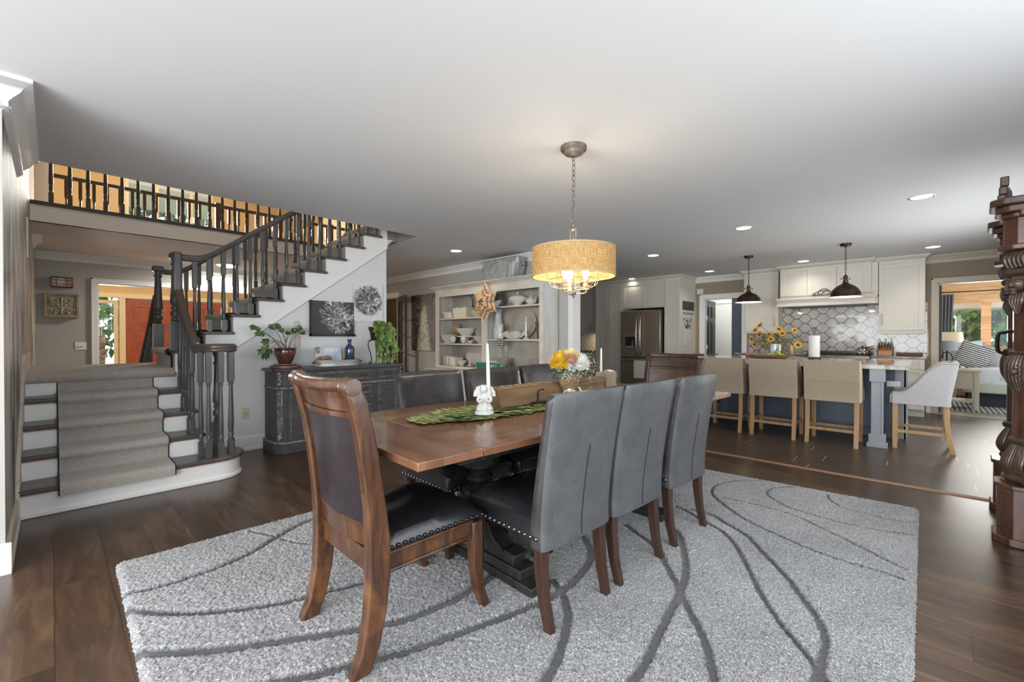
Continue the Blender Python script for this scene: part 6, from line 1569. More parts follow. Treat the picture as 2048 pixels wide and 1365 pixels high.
# ---- counter stools
LINEN = mat('oat_linen', (0.44, 0.36, 0.265), 0.9, c2=(0.37, 0.30, 0.22), scale=(90, 90, 90), contrast=(0.3, 0.7), bump=0.25, bscale=(260, 260, 260), bdist=0.002)
LINEN2 = mat('pale_linen', (0.46, 0.45, 0.45), 0.9, c2=(0.40, 0.395, 0.40), scale=(90, 90, 90), bump=0.25, bscale=(260,)*3, bdist=0.002)
ASH = wood('honey_ash', (0.40, 0.24, 0.11), (0.29, 0.16, 0.07), 0.45, 'Z', 3.0)
def stool(label, m1=LINEN):
    """scoop-back counter stool; front is local +y"""
    t = thing('counter_stool', label, 'stool', (0, 0, 0), 0, 'linen counter stools at the kitchen island')
    # wrap-round shell: sides rise from the arm to the back
    def prof_top(s_):   # s_: 0 at front of arm .. 1 at back
        return 0.60 + 0.32*(0.5-0.5*math.cos(PI*min(1, max(0, (s_-0.12)/0.70))))
    n = 40; W, D = 0.252, 0.245
    def pathp(u):
        """plan of the shell, u 0..1 from the front of one arm round the back to the other"""
        L1 = 0.44; tot = 2*L1 + 2*W; d = u*tot
        if d < L1: return (-W, D-0.02-d, d/L1, (-1, 0))
        if d < L1+2*W: return (-W+(d-L1), -0.215, 1.0, (0, -1))
        d -= L1+2*W; return (W, -0.215+d, 1-d/L1, (1, 0))
    def sh(u, v, s_):
        x, y, q, nrm = pathp(u); zt = prof_top(q); z0 = 0.475
        z = z0 + (zt-z0)*v; lean = -0.055*max(0, (z-0.55))/0.36*q
        # rounded corner
        off = 0.0 if s_ == 0 else -0.042
        if abs(x) >= W-1e-6: xx = x + (off if x > 0 else -off)*1.0; yy = y
        else: xx = x*(1 - (0.042/W if s_ else 0)); yy = y - off
        if s_ == 1 and abs(x) >= W-1e-6: yy = max(yy, -0.215+0.042)
        return (xx, yy + lean, z - (0.0 if s_ == 0 else 0.0))
    sh_o = MB().slab(sh, 56, 10, 0).build('shell', m1, parent=t, smooth=50, bevel=0.010, seg=3)
    sm = MB(); pts = []
    for k in range(15): x = -W+0.004+(2*W-0.008)*k/14; pts.append((x, -0.2165-0.055*(0.70-0.55)/0.36, 0.70))
    sm.tube(pts, 0.0015, 5); sm.build('seam', mat('linen_seam', (0.32, 0.27, 0.21), 0.9), parent=sh_o)
    def st(u, v, s_):
        x = (u-0.5)*2*(W-0.04); y = -0.17+v*0.42
        return (x, y, 0.475 if s_ == 0 else 0.575+0.03*(1-abs(2*u-1)**5)*(1-abs(2*v-1)**5))
    MB().slab(st, 14, 14, 0).build('seat', m1, parent=t, smooth=60, bevel=0.006)
    nl_ = MB()
    for side in (-1, 1):
        for k in range(26):
            q = k/25; y = D-0.02-0.44*q; zt = prof_top(q); lean = -0.055*max(0, (zt-0.55))/0.36*q
            nl_.lathe([(0.0045, 0), (0.0035, 0.002), (0.0002, 0.003)], (side*(W+0.0005), y+lean, zt-0.014), 7, (side, 0, 0))
    nl_.build('nailhead_trim', mat('nail_bronze', (0.35, 0.27, 0.17), 0.35, 1.0), parent=t)
    for sx in (-1, 1):
        m = MB(); leg_tube(m, [(sx*0.218, 0.205, 0.48), (sx*0.218, 0.205, 0.0)], 0.021, 0.019); m.build('leg', ASH, parent=t, bevel=0.002)
        m = MB(); leg_tube(m, [(sx*0.218, -0.185, 0.48), (sx*0.218, -0.188, 0.30), (sx*0.218, -0.205, 0.14), (sx*0.218, -0.235, 0.0)], 0.021, 0.019); m.build('leg', ASH, parent=t, bevel=0.002)
        MB().box(sx*0.218-0.009, sx*0.218+0.009, -0.20, 0.19, 0.17, 0.20).build('stretcher', ASH, parent=t)
    MB().box(-0.20, 0.20, 0.195, 0.215, 0.13, 0.165).build('footrest', ASH, parent=t); MB().box(-0.20, 0.20, -0.208, -0.190, 0.15, 0.18).build('stretcher', ASH, parent=t)
    return t
s0 = stool('linen counter stool seen from behind, nearest the island post')
s0.location = (6.055, 0.738, 0); s0.rotation_euler = (0, 0, -PI/2)
dup(s0, (6.055, 1.300, 0), -PI/2, 'linen counter stool seen from behind, middle of the row of three')
dup(s0, (6.055, 1.868, 0), -PI/2, 'linen counter stool seen from behind, leftmost, partly behind the far dining chair')
s4 = stool('pale linen counter stool seen from the side at the island\'s right end', LINEN2)
s4.location = (6.385, 0.02, 0); s4.rotation_euler = (0, 0, 0)
# black bar stool legs under the island at the left
t = thing('bar_stool', 'black-legged stool in the shadow at the island\'s left end', 'stool', (6.62, 2.35, 0))
for sx in (-1, 1):
    for sy in (-1, 1): m = MB(); leg_tube(m, [(sx*0.13, sy*0.13, 0.60), (sx*0.17, sy*0.17, 0)], 0.016, 0.016); m.build('leg', EBON, parent=t)
MB().box(-0.17, 0.17, -0.17, 0.17, 0.60, 0.64).build('seat', EBON, parent=t, bevel=0.01)
MB().box(-0.15, 0.15, 0.135, 0.15, 0.2, 0.22).build('stretcher', EBON, parent=t)

# ---- bronze dome pendants over the island
BRZ = NT('aged_bronze', 0.38); vv = BRZ.coord('Object', (6, 6, 6)); BRZ.base(BRZ.ramp(BRZ.noise(vv, 2, 4), [(0.3, (0.045, 0.030, 0.024)), (0.7, (0.10, 0.062, 0.042))])); BRZ.b.inputs['Metallic'].default_value = 0.85; BRZ = BRZ.m
ENAM = mat('pendant_enamel', (0.85, 0.82, 0.76), 0.5)
def dome(label, loc, chain_z):
    t = thing('pendant_light', label, 'pendant light', loc, 0, 'bronze dome pendants over the island')
    MB().lathe([(0.055, 2.405), (0.062, 2.412), (0.065, 2.44)], (0, 0, 0), 28).build('ceiling_canopy', BRZ, parent=t)
    MB().lathe([(0.006, 2.385), (0.012, 2.392), (0.012, 2.407)], (0, 0, 0), 12).build('hook', BRZ, parent=t)
    m = MB(); chain(m, chain_z, 2.39, 0.0028, 0.040, 0.011); m.build('chain', IRON, parent=t)
    m = MB(); m.tube([(0.017*math.cos(a), 0, chain_z-0.015+0.017*math.sin(a)) for a in np.linspace(0, 2*PI, 14)[:-1]], 0.003, 6, closed=True)
    z = chain_z-0.035
    m.lathe([(0.026, z-0.115), (0.030, z-0.11), (0.030, z-0.085), (0.022, z-0.08), (0.022, z-0.05), (0.027, z-0.045), (0.027, z-0.025), (0.012, z-0.012), (0.008, z)], (0, 0, 0), 20)
    for s_ in (-1, 1): m.cyl((s_*0.02*0.688, -s_*0.02*0.726, z-0.06), (s_*0.055*0.688, -s_*0.055*0.726, z-0.06), 0.004, n=8); m.sphere((s_*0.058*0.688, -s_*0.058*0.726, z-0.06), 0.009, 8, 6)
    m.build('socket', BRZ, parent=t)
    zb = 1.722; zt = z-0.11; H_ = zt-zb
    pr = [(0.030, zt), (0.040, zt-0.01*1), (0.055, zt-H_*0.12), (0.105, zt-H_*0.27), (0.145, zt-H_*0.48), (0.163, zt-H_*0.70), (0.170, zb+0.014), (0.186, zb)]
    MB().lathe(pr[::-1] + [(0.020, zt+0.002)], (0, 0, 0), 48).v
    m = MB(); o_ = []
    ring = pr[::-1]; inner = [(r_-0.004, z_-0.001) for r_, z_ in pr[:-1]] + [(0.180, zb-0.0)]
    n = 48; prof = ring[:] ; 
    def surf(pf, flip):
        vs = []; fs = []
        for r_, z_ in pf:
            for k in range(n): vs.append((r_*math.cos(2*PI*k/n), r_*math.sin(2*PI*k/n), z_))
        for i in range(len(pf)-1):
            for k in range(n):
                q = (i*n+k, i*n+(k+1)%n, (i+1)*n+(k+1)%n, (i+1)*n+k); fs.append(q if not flip else q[::-1])
        return vs, fs
    m.add(*surf(prof, False)); sh_ = m.build('dome_shade', BRZ, parent=t, smooth=60)
    m = MB(); m.add(*surf([(r_-0.003, z_-0.0015) for r_, z_ in prof], True)); m.build('shade_lining', ENAM, parent=t, smooth=60)
    MB().sphere((0, 0, zb+0.06), 0.030, 16, 10).build('bulb', mat('bulb_white', (1, 0.95, 0.85), 0.3, emit=9.0, ecol=(1, 0.90, 0.74)), parent=t)
    light('POINT', 'bulb_light', (loc[0], loc[1], zb+0.015), 7, (1, 0.86, 0.66), soft=0.05)
    return t
dome('bronze dome pendant with thumbscrews, the left and smaller-looking of two over the island', (7.43, 1.985, 0), 2.03)
dome('bronze dome pendant, the right and nearer of two over the island', (7.36, 0.777, 0), 2.06)

# ---- recessed downlights
RIM = mat('downlight_rim', (0.75, 0.75, 0.75), 0.4); LENS = mat('downlight_lens', (1, 0.98, 0.94), 0.4, emit=7.0, ecol=(1, 0.96, 0.88))
for (x, y), lab, pw in (((5.39, 0.026), 'round ceiling downlight, largest, at the upper right', 16), ((5.50, 1.525), 'round ceiling downlight above the row of linen stools', 14), ((6.37, 3.04), 'round ceiling downlight just right of the burlap drum shade', 12),
                        ((8.62, 2.98), 'round ceiling downlight above the hall door in the kitchen', 10), ((8.58, 4.56), 'round ceiling downlight in front of the refrigerator', 12), ((8.56, 1.465), 'round ceiling downlight between the two dome pendants', 12),
                        ((8.46, -0.079), 'round ceiling downlight near the bedroom doorway', 12), ((4.06, 4.97), 'round ceiling downlight left of the hutch, near the stairs', 10)):
    t = thing('downlight', lab, 'ceiling light', (x, y, 2.44), 0, 'recessed downlights in the ceiling')
    MB().lathe([(0.085, -0.006), (0.095, -0.004), (0.098, 0.0), (0.074, 0.0), (0.074, -0.004)], (0, 0, 0), 36, cap=False).build('trim_ring', RIM, parent=t)
    MB().lathe([(0.0, -0.003), (0.0765, -0.003), (0.0765, -0.001)], (0, 0, 0), 36).build('lens', LENS, parent=t)
    light('SPOT', 'downlight_beam', (x, y, 2.43), pw*1.9, (1, 0.93, 0.82), aim=(x, y, 0), angle=math.radians(140), blend=0.9, soft=0.07)
t = thing('flush_light', 'round glowing flush ceiling light in the hall beyond the stairs', 'ceiling light', (2.09, 8.75, 2.44))
MB().lathe([(0.16, -0.02), (0.175, -0.015), (0.175, 0.0)], (0, 0, 0), 40, cap=False).build('trim_ring', RIM, parent=t)
MB().lathe([(0.0, -0.055), (0.08, -0.05), (0.14, -0.032), (0.16, -0.015)], (0, 0, 0), 40).build('diffuser', mat('flush_diffuser', (1, 0.99, 0.96), 0.4, emit=5.0, ecol=(1, 0.97, 0.9)), parent=t)
light('AREA', 'flush_light_glow', (2.09, 8.75, 2.37), 55, (1, 0.95, 0.86), 0.28, 0.28, (2.09, 8.75, 0))
bpy.data.objects['flush_light_glow'].data.shape = 'DISK'
# ================================================================ BUFFET UNDER THE STAIRS
DIST = mat('distressed_charcoal', (0.048, 0.045, 0.047), 0.5, c2=(0.068, 0.064, 0.064), scale=(5, 5, 30), detail=6)
WORN = mat('worn_edge', (0.33, 0.31, 0.29), 0.6, c2=(0.10, 0.095, 0.095), scale=(35, 35, 35), contrast=(0.38, 0.58))
HW = mat('antique_pull', (0.07, 0.05, 0.04), 0.35, 0.9)
bf = thing('buffet', 'distressed charcoal buffet with canted corners, standing under the stairs', 'buffet', (0, 0, 0))
x0, x1, yf, yb = 1.535, 2.975, 4.655, 5.035; CH = 0.075
def foot(d, y_add=0.0): return [(x0-d, yb), (x0-d, yf+CH*1.0), (x0+CH*0.9, yf-d), (x1-CH*0.9, yf-d), (x1+d, yf+CH*1.0), (x1+d, yb)]
MB().prism(foot(0.0), 0.115, 0.825, 'XY').build('carcass', DIST, parent=bf, smooth=0, bevel=0.002)
MB().prism(foot(0.022), 0.0, 0.105, 'XY').build('plinth', DIST, parent=bf, smooth=0, bevel=0.006)
MB().prism(foot(0.026), 0.105, 0.120, 'XY').build('plinth_moulding', WORN, parent=bf, smooth=0, bevel=0.004)
MB().prism(foot(0.030), 0.826, 0.856, 'XY').build('top', mat('buffet_top', (0.042, 0.040, 0.042), 0.35, c2=(0.07, 0.066, 0.066), scale=(4, 20, 20)), parent=bf, smooth=0, bevel=0.006)
MB().prism(foot(0.012), 0.655, 0.668, 'XY').build('waist_moulding', WORN, parent=bf, smooth=0, bevel=0.003)
def bail(parent, x, z, w=0.032):
    m = MB()
    for s_ in (-1, 1): m.lathe([(0.011, 0), (0.009, 0.004), (0.004, 0.006), (0.004, 0.016), (0.006, 0.018)], (x+s_*w, yf-0.006, z), 10, (0, -1, 0))
    m.tube(smoothpath([(x-w, yf-0.021, z), (x-w*1.05, yf-0.024, z-0.018), (x-w*0.5, yf-0.026, z-0.026), (x+w*0.5, yf-0.026, z-0.026), (x+w*1.05, yf-0.024, z-0.018), (x+w, yf-0.021, z)], 3), 0.0028, 6)
    return m.build('pull', HW, parent=parent)
def front(name, a, b_, c, d, pulls):
    o = MB().box(a, b_, yf-0.008, yf, c, d).build(name, DIST, parent=bf, bevel=0.002)
    k = 0.030 if d-c > 0.2 else 0.022; m = MB()
    P = [(a+k, yf-0.009, c+k), (b_-k, yf-0.009, c+k), (b_-k, yf-0.009, d-k), (a+k, yf-0.009, d-k)]
    m.tube(P, 0.0035, 6, closed=True); m.build('panel_bead', WORN, parent=o)
    for x, z in pulls: bail(o, x, z)
    return o
front('drawer', 1.625, 1.872, 0.69, 0.815, [(1.75, 0.765)]); front('drawer', 1.905, 2.575, 0.69, 0.815, [(2.04, 0.765), (2.44, 0.765)]); front('drawer', 2.61, 2.888, 0.69, 0.815, [(2.75, 0.765)])
front('drawer', 1.905, 2.575, 0.525, 0.642, [(2.04, 0.60), (2.44, 0.60)]); front('drawer', 1.905, 2.575, 0.385, 0.515, [(2.04, 0.465), (2.44, 0.465)])
front('drawer', 1.905, 2.575, 0.255, 0.375, [(2.04, 0.33), (2.44, 0.33)]); front('drawer', 1.905, 2.575, 0.13, 0.245, [(2.04, 0.20), (2.44, 0.20)])
for a, b_, kx in ((1.625, 1.872, 1.845), (2.61, 2.888, 2.64)):
    o = front('door', a, b_, 0.13, 0.642, []); MB().lathe([(0.012, 0), (0.006, 0.004), (0.006, 0.012), (0.012, 0.018), (0.006, 0.024)], (kx, yf-0.008, 0.42), 12, (0, -1, 0)).build('knob', HW, parent=o)
# reeded canted corners with carved leaf brackets
for sx, cxx in ((1, x0), (-1, x1)):
    a0 = Vector((cxx, yf+CH, 0)); a1 = Vector((cxx+sx*CH*0.9, yf, 0)); n_ = Vector((-sx*0.7, -0.75, 0)).normalized()
    for q in (0.3, 0.5, 0.7):
        p = a0.lerp(a1, q) + n_*0.003
        MB().tube([(p.x, p.y, 0.23), (p.x, p.y, 0.64)], 0.006, 8).build('reed', WORN, parent=bf)
    p = a0.lerp(a1, 0.5) + n_*0.004
    for zz, hh_ in ((0.135, 0.085), (0.69, 0.125)):
        m = MB()
        for k in range(5):
            z = zz + hh_*k/4.6; m.sphere((p.x+sx*0.010*(1 if k % 2 else -1)*0.6, p.y-0.004*(k % 2), z+0.01), 0.014, 8, 6, (1, 0.8, 1.1)); m.sphere((p.x-sx*0.012, p.y+0.008, z+0.01), 0.009, 8, 6)
        m.build('carved_bracket', WORN, parent=bf)
BT = 0.856
# round board, saucer, zz plant
tag(MB().lathe([(0.142, 0), (0.148, 0.005), (0.148, 0.024), (0.142, 0.028)], (0, 0, 0), 40).build('round_board', wood('live_edge_board', (0.22, 0.085, 0.045), (0.10, 0.04, 0.02), 0.45, 'X'), loc=(1.678, 4.85, BT)), 'round reddish wooden board under the potted plant on the buffet', 'board')
tag(MB().lathe([(0.06, 0), (0.095, 0.004), (0.115, 0.014), (0.112, 0.016), (0.09, 0.009), (0, 0.007)], (0, 0, 0), 36).build('saucer', mat('saucer_glaze', (0.42, 0.43, 0.40), 0.25), loc=(1.672, 4.85, BT+0.029)), 'pale glazed saucer between the round board and the brown pot', 'saucer')
pp = thing('potted_plant', 'leafy zz plant in a glazed dark red-brown pot on the buffet', 'plant', (1.672, 4.85, BT+0.040))
GLZ = mat('oxblood_glaze', (0.045, 0.012, 0.010), 0.12, c2=(0.10, 0.035, 0.022), scale=(5, 5, 14), coat=0.6)
MB().lathe([(0.058, 0), (0.062, 0.006), (0.085, 0.06), (0.103, 0.11), (0.106, 0.135), (0.101, 0.150), (0.108, 0.158), (0.108, 0.168), (0.100, 0.168), (0.097, 0.150), (0.0, 0.146)], (0, 0, 0), 40).build('pot', GLZ, parent=pp, smooth=60)
m = MB()
for r_, n_, zz in ((0.1095, 26, 0.128), (0.1065, 26, 0.112)):
    for k in range(n_): a = k*2*PI/n_; m.sphere((math.cos(a)*(r_-0.003), math.sin(a)*(r_-0.003), zz), 0.0042, 6, 5)
m.build('dot_pattern', mat('glaze_dots', (0.35, 0.28, 0.22), 0.3), parent=pp)  # two rings of raised dots, paler than the pot
MB().lathe([(0.0, 0.146), (0.098, 0.148), (0.098, 0.152)], (0, 0, 0), 24).build('soil', mat('soil', (0.035, 0.025, 0.018), 0.95), parent=pp)
ZZ = mat('zz_leaf', (0.10, 0.19, 0.06), 0.3, c2=(0.04, 0.09, 0.035), scale=(20,)*3, coat=0.4); ZS = mat('zz_stem', (0.18, 0.20, 0.12), 0.5, c2=(0.10, 0.07, 0.05), scale=(20,)*3)
def leaf(mb, p, d, up, L_, w, fold=0.2, seg=5):
    """one pointed leaf with a folded midrib, from p along d"""
    d = Vector(d).normalized(); s_ = d.cross(Vector(up)); s_ = s_.normalized() if s_.length > 1e-3 else Vector((1, 0, 0)); n_ = s_.cross(d)
    vs = []
    for i in range(seg+1):
        t_ = i/seg; ww = w*math.sin(PI*min(1, t_*0.93+0.05))**0.8*(1-0.25*t_); c_ = Vector(p) + d*L_*t_ - Vector((0, 0, 1))*L_*0.18*t_*t_
        vs += [c_ - s_*ww + n_*ww*fold, c_, c_ + s_*ww + n_*ww*fold]
    fs = []
    for i in range(seg): fs += [(3*i, 3*i+1, 3*i+4, 3*i+3), (3*i+1, 3*i+2, 3*i+5, 3*i+4)]
    mb.add(vs, fs)
rd = random.Random(8)
tips = [(-0.30, 0.0, 0.36, 1), (-0.24, 0.03, 0.30, 0), (-0.20, -0.02, 0.22, 0), (-0.12, 0.02, 0.37, 0), (-0.03, 0.0, 0.33, 0), (-0.06, 0.05, 0.38, 0), (0.02, -0.02, 0.30, 0), (0.10, 0.02, 0.33, 0), (0.17, 0.0, 0.32, 0), (0.13, -0.03, 0.36, 0), (-0.24, -0.04, 0.12, 2), (-0.18, 0.04, 0.06, 2)]
for k, (tx, ty_, tz, kind) in enumerate(tips):
    st_ = MB(); b0 = Vector((rd.uniform(-0.04, 0.04), rd.uniform(-0.04, 0.04), 0.146)); T_ = Vector((tx, ty_, tz+0.02))
    pts = smoothpath([b0, b0.lerp(T_, 0.35)+Vector((0, 0, 0.05 if kind < 2 else 0.10)), b0.lerp(T_, 0.75)+Vector((0, 0, 0.03 if kind < 2 else 0.06)), T_], 5)
    st_.tube(pts, [0.0045*(1-0.6*i/(len(pts)-1)) for i in range(len(pts))], 6); so2 = st_.build('stem', ZS, parent=pp)
    lm = MB(); n_ = len(pts)
    for i in range(n_-6, n_):
        d = (Vector(pts[i]) - Vector(pts[i-1])).normalized()
        for s_ in (-1, 1):
            side = d.cross(Vector((0, -1, 0.2))).normalized()*s_
            leaf(lm, pts[i], d*0.7 + side*0.9 + Vector((0, -0.2*rd.random(), rd.uniform(-0.2, 0.4))), (0.3*rd.uniform(-1, 1), -0.8, 0.6), rd.uniform(0.030, 0.046), rd.uniform(0.011, 0.016))
    leaf(lm, pts[-1], d, (0, -1, 0.4), 0.042, 0.014)
    lm.build('leaflets', ZZ, parent=so2, smooth=40)
# white filigree cross hanging behind the plant
cr_ = thing('filigree_cross', 'cream pierced cross hanging on the wall behind the zz plant', 'cross', (1.885, 5.105, 1.235))
CRE = mat('cross_cream', (0.66, 0.62, 0.50), 0.6)
m = MB()
for (cx_3, cz_3, rr) in ((0, 0, 0.035), (0, 0.055, 0.03), (0, 0.095, 0.026), (-0.05, 0.02, 0.028), (0.05, 0.02, 0.028), (-0.08, 0.02, 0.022), (0.08, 0.02, 0.022), (0, -0.055, 0.03), (0, -0.10, 0.028), (0, -0.14, 0.032)):
    m.tube([(cx_3+rr*math.cos(t_), -0.008, cz_3+rr*math.sin(t_)) for t_ in np.linspace(0, 2*PI, 18)[:-1]], 0.0065, 6, closed=True)
    m.tube([(cx_3+rr*0.45*math.cos(t_), -0.008, cz_3+rr*0.45*math.sin(t_)) for t_ in np.linspace(0, 2*PI, 12)[:-1]], 0.005, 6, closed=True)
m.box(-0.008, 0.008, -0.010, -0.002, -0.16, 0.115).box(-0.10, 0.10, -0.010, -0.002, 0.012, 0.028); m.build('filigree', CRE, parent=cr_)
# galvanised tray with its things
GALV = mat('galvanised', (0.55, 0.55, 0.52), 0.42, 0.35, c2=(0.36, 0.36, 0.35), scale=(6, 6, 50), contrast=(0.35, 0.65))
tr_ = thing('galvanised_tray', 'oval galvanised tray with black handles on the buffet', 'tray', (2.225, 4.83, BT))
MB().lathe([(0.255, 0), (0.262, 0.003), (0.262, 0.012), (0.258, 0.018), (0.262, 0.026), (0.258, 0.034), (0.264, 0.042), (0.264, 0.062), (0.268, 0.068), (0.262, 0.068), (0.256, 0.020), (0.250, 0.006), (0.0, 0.006)], (0, 0, 0), 56, None, 1.0, 0.52).build('tray_body', GALV, parent=tr_, smooth=40)
for s_ in (-1, 1): MB().tube(smoothpath([(s_*0.258, -0.035, 0.045), (s_*0.275, -0.02, 0.040), (s_*0.275, 0.02, 0.040), (s_*0.258, 0.035, 0.045)], 4), 0.006, 8).build('handle', IRON, parent=tr_)
tb = BT+0.008
bo = thing('blue_bottle', 'dark blue glazed bottle on the galvanised tray', 'bottle', (2.375, 4.85, tb))
MB().lathe([(0.050, 0), (0.055, 0.006), (0.055, 0.17), (0.052, 0.19), (0.040, 0.208), (0.024, 0.222), (0.019, 0.235), (0.018, 0.262), (0.022, 0.268), (0.024, 0.275), (0.024, 0.290), (0.016, 0.290)], (0, 0, 0), 32).build('body', mat('cobalt_glaze', (0.022, 0.036, 0.085), 0.13, coat=0.6, c2=(0.03, 0.05, 0.11), scale=(20, 20, 60)), parent=bo)
bkk = thing('travel_book', 'pale blue travel book leaning upright on the galvanised tray', 'book', (2.14, 4.865, tb+0.003))
bkk.rotation_euler = (math.radians(-8), 0, 0)
MB().box(-0.145, 0.145, -0.010, 0.010, 0, 0.20).build('cover', mat('book_blue', (0.38, 0.47, 0.58), 0.4, c2=(0.60, 0.66, 0.72), scale=(5, 5, 9), contrast=(0.4, 0.6)), parent=bkk, bevel=0.002)
MB().box(-0.145, -0.055, -0.0115, -0.010, 0.13, 0.198).build('cover_photo', mat('rock_photo', (0.55, 0.53, 0.50), 0.5, c2=(0.12, 0.11, 0.11), scale=(22, 22, 22), contrast=(0.42, 0.56)), parent=bkk)
MB().prism([(-0.05, 0.002), (0.12, 0.002), (0.10, 0.02), (0.04, 0.045), (0.0, 0.075), (-0.05, 0.085)], -0.0115, -0.010, 'XZ').build('cover_hill', mat('hill_photo', (0.25, 0.30, 0.20), 0.5, c2=(0.55, 0.48, 0.50), scale=(30,)*3), parent=bkk, smooth=0)
text('ITALY', 'title', mat('title_white', (0.85, 0.86, 0.88), 0.5), bkk, 0.062, (0.035, -0.0125, 0.158), (PI/2, 0, 0), 0.001)
kn = thing('wood_knot', 'brown carved wooden link knot on the galvanised tray', 'ornament', (2.045, 4.78, tb+0.055))
WK = wood('knot_wood', (0.30, 0.18, 0.10), (0.17, 0.09, 0.045), 0.45, 'X', 4)
for (cx_4, tilt, zc) in ((-0.030, 0.3, 0.0), (0.028, -0.9, 0.008)):
    pts = [Vector((cx_4 + 0.045*math.cos(t_), 0.03*math.sin(t_)*math.sin(tilt), zc + 0.034*math.sin(t_))) for t_ in np.linspace(0, 2*PI, 24)[:-1]]
    MB().tube(pts, 0.0155, 10, closed=True).build('link', WK, parent=kn)
df = thing('reed_diffuser', 'small amber reed diffuser bottle beside the blue bottle', 'diffuser', (2.285, 4.80, tb))
MB().lathe([(0.016, 0), (0.018, 0.004), (0.018, 0.040), (0.010, 0.048), (0.010, 0.060)], (0, 0, 0), 16).build('bottle', mat('amber_glass', (0.10, 0.03, 0.015), 0.1), parent=df)
MB().lathe([(0.019, 0.008), (0.0195, 0.012), (0.0195, 0.030), (0.019, 0.032)], (0, 0, 0), 16).build('paper_label', mat('label_tan', (0.55, 0.42, 0.28), 0.6), parent=df)
for k in range(6):
    a = k*1.05; MB().cyl((0, 0, 0.03), (0.018*math.cos(a), 0.018*math.sin(a), 0.175), 0.0014, n=5).build('reed', mat('reed_tan', (0.42, 0.28, 0.16), 0.7), parent=df)
# wrought iron stand with trailing pothos
ps = thing('plant_stand', 'black wrought iron plant stand with scrolled legs on the buffet', 'plant stand', (2.715, 4.84, BT))
m = MB(); m.lathe([(0.10, 0.280), (0.10, 0.288), (0.085, 0.290), (0.0, 0.288)], (0, 0, 0), 28); m.build('plate', IRON, parent=ps)
for k in range(3):
    a = math.radians(185 + k*120); ca, sa = math.cos(a), math.sin(a)
    prof = [(0.085, 0.280), (0.108, 0.265), (0.118, 0.235), (0.108, 0.185), (0.085, 0.12), (0.072, 0.06), (0.075, 0.015), (0.090, 0.006), (0.102, 0.014), (0.100, 0.028), (0.090, 0.028)]
    MB().tube(smoothpath([(r_*ca, r_*sa, z) for r_, z in prof], 3), 0.0055, 8).build('leg', IRON, parent=ps)
ph = thing('trailing_pothos', 'bright green trailing pothos in a dark pot on the iron stand', 'plant', (2.70, 4.84, BT+0.29))
MB().lathe([(0.052, 0), (0.056, 0.004), (0.070, 0.10), (0.082, 0.125), (0.086, 0.155), (0.078, 0.155), (0.0, 0.14)], (0, 0, 0), 32).build('pot', mat('plum_pot', (0.05, 0.018, 0.015), 0.3), parent=ph)
PO = mat('pothos_leaf', (0.27, 0.37, 0.10), 0.35, c2=(0.09, 0.17, 0.045), scale=(12,)*3, coat=0.2, sss=0.05); PV = mat('pothos_vine', (0.16, 0.22, 0.07), 0.5)
def heart(mb, p, d, nrm_, L_):
    """one heart-shaped leaf"""
    d = Vector(d).normalized(); s_ = d.cross(Vector(nrm_)).normalized(); n_ = s_.cross(d)
    out = [(0.0, 0.0), (-0.14, 0.30), (0.02, 0.50), (0.32, 0.52), (0.66, 0.32), (1.0, 0.0)]
    vs = [Vector(p)]; 
    for t_, w in out[1:]: vs.append(Vector(p) + d*t_*L_ + s_*w*L_*0.85 + n_*w*L_*0.22 - Vector((0, 0, 0.12))*L_*t_*t_)
    for t_, w in out[1:-1][::-1]: vs.append(Vector(p) + d*t_*L_ - s_*w*L_*0.85 + n_*w*L_*0.22 - Vector((0, 0, 0.12))*L_*t_*t_)
    c_ = len(vs); vs.append(Vector(p) + d*0.45*L_)
    mb.add(vs, [(i, (i+1) % c_, c_) for i in range(c_)])
rd = random.Random(31)
for k in range(22):
    a = rd.uniform(-2.6, 0.9); reach = rd.uniform(0.06, 0.22); drop = rd.choice([-0.34, -0.30, -0.24, -0.16, -0.08, 0.02, 0.08])
    if k < 9: a = rd.uniform(-0.7, 0.4); reach = rd.uniform(0.10, 0.27)
    elif k < 15: a = rd.uniform(-0.9, 0.9)
    else: a = rd.uniform(-1.9, -1.0); reach = rd.uniform(0.05, 0.13)
    P = [(0, 0, 0.14), (0.07*math.cos(a), 0.05*math.sin(a), 0.20), (reach*0.8*math.cos(a), reach*0.4*math.sin(a)-0.05, 0.14+drop*0.3), (reach*math.cos(a), reach*0.4*math.sin(a)-0.07, 0.12+drop)]
    pts = smoothpath(P, 5); v_m = MB().tube(pts, 0.0022, 5).build('vine', PV, parent=ph); lm = MB()
    for i in range(3, len(pts)):
        for q in range(2):
            d = Vector((rd.uniform(-1, 1), rd.uniform(-0.9, 0.1), rd.uniform(-0.9, 0.2)))
            heart(lm, pts[i], d, (rd.uniform(-0.3, 0.3), -1, rd.uniform(0.0, 0.7)), rd.uniform(0.045, 0.075))
    lm.build('leaves', PO, parent=v_m, smooth=0)
# clear cuttings glass at the right end of the buffet
cg = thing('cuttings_glass', 'small glass of pale root cuttings at the right end of the buffet', 'glass', (2.90, 4.80, BT))
MB().lathe([(0.018, 0), (0.020, 0.003), (0.022, 0.05)], (0, 0, 0), 16).build('glass', mat('clear_glass', (0.8, 0.8, 0.8), 0.05, alpha=0.25), parent=cg)
m = MB()
for k in range(5): a = k*1.3; m.tube(smoothpath([(0, 0, 0.01), (0.02*math.cos(a), 0.01*math.sin(a), 0.06), (0.07*math.cos(a), 0.02*math.sin(a), 0.11)], 3), 0.0025, 5)
m.build('roots', mat('root_white', (0.62, 0.62, 0.48), 0.6), parent=cg)

